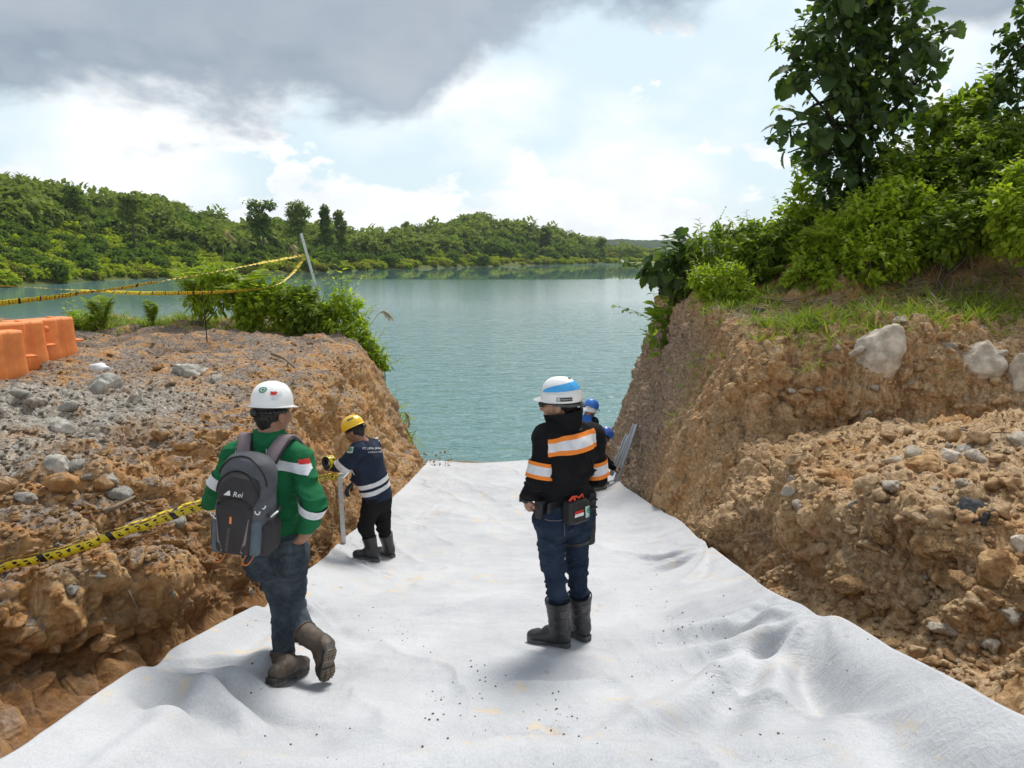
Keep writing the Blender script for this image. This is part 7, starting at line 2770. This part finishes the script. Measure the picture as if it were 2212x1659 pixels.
    V2, F2 = gear2(.024, 9); Vp, Fp = decal(bj, V2, F2, surf_px(bj, 757.5, 971.5), nrm((1, -.3, .1)), nrm((.25, 0, 1)), vd, .008); part('cogwheel_badge', Vp, Fp, M_PRINTG, jk, root, False)
    H = Helmet(J['head'] + hu * .045 - hfv * .006, hfv, hu, .108, .128, .126, .048, .012)
    V, F = H.shell(); hm = part('helmet', V, F, M_YELLOW, root, root)
    harness(root, hm, H)
    V2, F2 = rect2(.055, .022, 4, 2); V, F = H.deco(V2, F2, math.pi + .95, .95, .003); part('name_plate', V, F, M_PRINTK, hm, root, False)
    V2, F2 = TEXT['STAFF']; V, F = H.deco(V2 * .016, F2, math.pi + .95, .95, .0045); part('lettering', V, F, M_PRINTW, hm, root, False)
    # tape roll in the left hand
    c = v3(711, 999, Y(7.47))
    a = nrm((.55, .75, -.05))
    rl = empty('tape_roll', 'roll of yellow warning tape in the gloved hand of the yellow helmet person', 'tape roll', Vector(c))
    rr, ff, uu = frame(a)
    V, F = [], []
    for k in range(33):
        an = 2 * math.pi * k / 32
        d = rr * math.cos(an) + uu * math.sin(an)
        for (rad, w) in ((.058, -.04), (.068, -.04), (.068, .04), (.058, .04)):
            V.append(d * rad + a * w)
    for k in range(32):
        for j in range(4):
            F.append((k * 4 + j, (k + 1) * 4 + j, (k + 1) * 4 + (j + 1) % 4, k * 4 + (j + 1) % 4))
    add_obj('core', pyd('core', V, F), M_PRINTK, rl)
    V, F = [], []
    for k in range(33):
        an = 2 * math.pi * k / 32
        d = rr * math.cos(an) + uu * math.sin(an)
        V += [d * .0695 - a * .038, d * .0695 + a * .038]
    F = [(2 * k, 2 * k + 2, 2 * k + 3, 2 * k + 1) for k in range(32)]
    me_ = pyd('wound_tape', V, F)
    uvl = me_.uv_layers.new(name='UVMap')
    for poly in me_.polygons:
        for li in poly.loop_indices:
            vi = me_.loops[li].vertex_index
            uvl.data[li].uv = (.44 * (vi // 2) / 32, vi % 2)
    add_obj('wound_tape', me_, M_TAPE, rl)


navy_man()


# ================================================================== persons 4 and 5: blue helmets at the water's edge
def blue_man(label, J, f, hf, hup, feet, shirt, sleeve, shoe, cloth=False, hue=0):
    g = min(feet, key=lambda q: q[0][2])
    root = person(label, Vector(list((np.array(feet[0][0]) + np.array(feet[1][0])) / 2)))
    f = nrm(f); up = np.array([0, 0, 1.0])
    r, hfv, hu, prims = make_head(root, J, hf, hup, M_SKIN)
    prims += torso_prims(J['pel'], J['chest'], J['neck'], f, .12, .14)
    for s_ in 'LR':
        prims += [cone(J['sh' + s_], J['el' + s_], .045, .04), cone(J['el' + s_], J['wr' + s_], .036, .027, .02), cone(J['neck'], J['sh' + s_], .05, .05, .04),
                  cone(J['hp' + s_], J['kn' + s_], .07, .05), cone(J['kn' + s_], J['kn' + s_] * .3 + J['an' + s_] * .7, .045, .035)]
        prims += hand_prims(J['wr' + s_], nrm(J['wr' + s_] - J['el' + s_]), nrm(np.cross(nrm(J['wr' + s_] - J['el' + s_]), (0, 1, 0.2))), .6, 1 if s_ == 'R' else -1)
    V, F = sdf_mesh(prims, .009); body = part('body', V, F, M_SKIN, root, root)
    make_hair(root, body, J['head'], r, hfv, hu)
    prims = [cone(J['pel'] + up * .05, J['pel'] - up * .03, .148, .155, .05, (f, 1.25))]
    for s_ in 'LR':
        prims += [cone(J['hp' + s_], J['kn' + s_], .098, .074, .04), cone(J['kn' + s_], J['an' + s_], .074, .058, .03)]
    V, F = sdf_mesh(prims, .010, folds(.006, (8, 8, 22), 95)); part('trousers', V, F, M_BTROU, root, root)
    for heel, fd in feet:
        heel = np.array(heel) + up * .012; fd = nrm(fd)
        an = heel + fd * .08 + up * .085
        q, fr = boot_prims(an, heel, heel + fd * .28, an + up * .05, .052, .050, up)
        V, F = sdf_mesh(q, .008); b = part('shoe', V, F, shoe, root, root)
        V, F = sole_np(fr, -.010, .020); part('sole', V, F, M_SOLE, b, root, False)
    prims = torso_prims(J['pel'], J['chest'], J['neck'], f, .172, .182, 1.38)
    for s_ in 'LR':
        prims += [cone(J['neck'] - up * .01, J['sh' + s_], .06, .072, .05)]
    prims += [cone(J['neck'] - up * .02, J['neck'] + up * .03, .078, .068, .02)]
    V, F = sdf_mesh(prims, .009, folds(.006, (7, 7, 14), 97, .005)); sh = part('shirt', V, F, shirt, root, root)
    bj = bvh_np(V, F)
    Vp, Fp = band(bj, J['pel'], J['chest'], .80, .92, (0, 6.283), -f, .005, 50, 2, .24); part('silver_band', Vp, Fp, M_SILV, sh, root)
    for s_ in 'LR':
        V, F = sdf_mesh([cone(J['sh' + s_], J['el' + s_], .076, .066, .03), cone(J['el' + s_], J['wr' + s_], .064, .05, .03, None, False, True)], .009, folds(.005, (9, 9, 18), 99)); part('sleeve', V, F, sleeve, root, root)
    H = Helmet(J['head'] + hu * .045 - hfv * .006, hfv, hu, .110, .130, .126, .045, .012)
    V, F = H.shell(); hm = part('helmet', V, F, M_HBLUE, root, root)
    harness(root, hm, H)
    if cloth:
        V, F = [], []
        for i in range(15):
            ph = math.pi * (.42 + 1.16 * i / 14)
            for j in range(6):
                t = j / 5
                V.append(H.c + H.r * ((.102 + .03 * t) * math.sin(ph)) + H.f * ((.12 + .07 * t + .01 * math.sin(i * 1.7)) * math.cos(ph)) - H.u * (.005 + .13 * t * (1 - .45 * abs(i - 7) / 7)))
        for i in range(14):
            for j in range(5):
                F.append((i * 6 + j, (i + 1) * 6 + j, (i + 1) * 6 + j + 1, i * 6 + j + 1))
        c_ = part('neck_cloth', V, F, M_CLOTHW, root, root)
        s_ = c_.modifiers.new('thickness', 'SOLIDIFY'); s_.thickness = .004
    else:
        for (dx, dy, w, mt) in ((-.5, .7, .028, M_REDS), (.6, 1.0, .03, M_PRINTW), (-1.2, 1.1, .026, M_REDS)):
            V2, F2 = rect2(w, w * .6, 2, 2); V, F = H.deco(V2, F2, math.pi + dx, dy, .003); part('sticker', V, F, mt, hm, root, False)


fz = lambda x, y: np.array([x, y, sheet_z(x, y)])
x1 = 1.18
blue_man('person in blue shirt and blue helmet with white neck cloth, farther one beside the water',
         dict(head=v3(1276, 884, 11.3), neck=v3(1270, 902, 11.3), chest=v3(1271, 921, 11.3), pel=v3(1277, 968, 11.35), shL=v3(1258, 910, 11.42), shR=v3(1283, 910, 11.2), elL=v3(1262, 942, 11.55), wrL=v3(1282, 955, 11.6),
              elR=v3(1290, 940, 11.2), wrR=v3(1300, 955, 11.4), hpL=v3(1271, 974, 11.42), hpR=v3(1283, 974, 11.28), knL=v3(1272, 1010, 11.5), knR=v3(1285, 1012, 11.35), anL=v3(1270, 1040, 11.45), anR=v3(1284, 1043, 11.3)),
         (.7, .7, 0), (.80, .45, -.38), (.15, .1, 1), [(fz(v3(1268, 1045, 11.4)[0], 11.4), (.7, .6, -.02)), (fz(v3(1282, 1048, 11.25)[0], 11.25), (.75, .5, -.02))], M_BLUE, M_BLACK, M_DIRTY, True)
blue_man('person in blue helmet bending low at the leaning studs, mostly hidden',
         dict(head=v3(1307, 943, 11.75), neck=v3(1295, 953, 11.75), chest=v3(1282, 965, 11.75), pel=v3(1262, 992, 11.8), shL=v3(1288, 966, 11.9), shR=v3(1292, 975, 11.6), elL=v3(1306, 990, 11.95), wrL=v3(1322, 1004, 11.95),
              elR=v3(1308, 1000, 11.6), wrR=v3(1326, 1012, 11.75), hpL=v3(1262, 998, 11.9), hpR=v3(1264, 1000, 11.7), knL=v3(1284, 1018, 11.95), knR=v3(1288, 1018, 11.72), anL=v3(1272, 1034, 11.9), anR=v3(1282, 1034, 11.7)),
         (.8, .2, -.5), (.72, .3, -.62), (.5, .1, .8), [(fz(v3(1268, 1040, 11.85)[0], 11.85), (1, .1, -.02)), (fz(v3(1281, 1040, 11.68)[0], 11.68), (1, -.05, -.02))], M_BLUE, M_BLACK, M_DIRTY, False)

# ================================================================== HAZE
def haze():
    m = bpy.data.materials.new('haze_air')
    m.use_nodes = True
    nt = m.node_tree
    nt.nodes.clear()
    o = nt.nodes.new('ShaderNodeOutputMaterial')
    v = nt.nodes.new('ShaderNodeVolumePrincipled')
    v.inputs['Color'].default_value = (0.82, 0.91, 1.0, 1)
    v.inputs['Density'].default_value = 0.00013
    v.inputs['Anisotropy'].default_value = 0.2
    nt.links.new(v.outputs[0], o.inputs['Volume'])
    mb = MB()
    mb.box((0, 800, 26), (3400, 2600, 60))
    tag(mb.build('haze', m, smooth=False), kind='stuff')


haze()
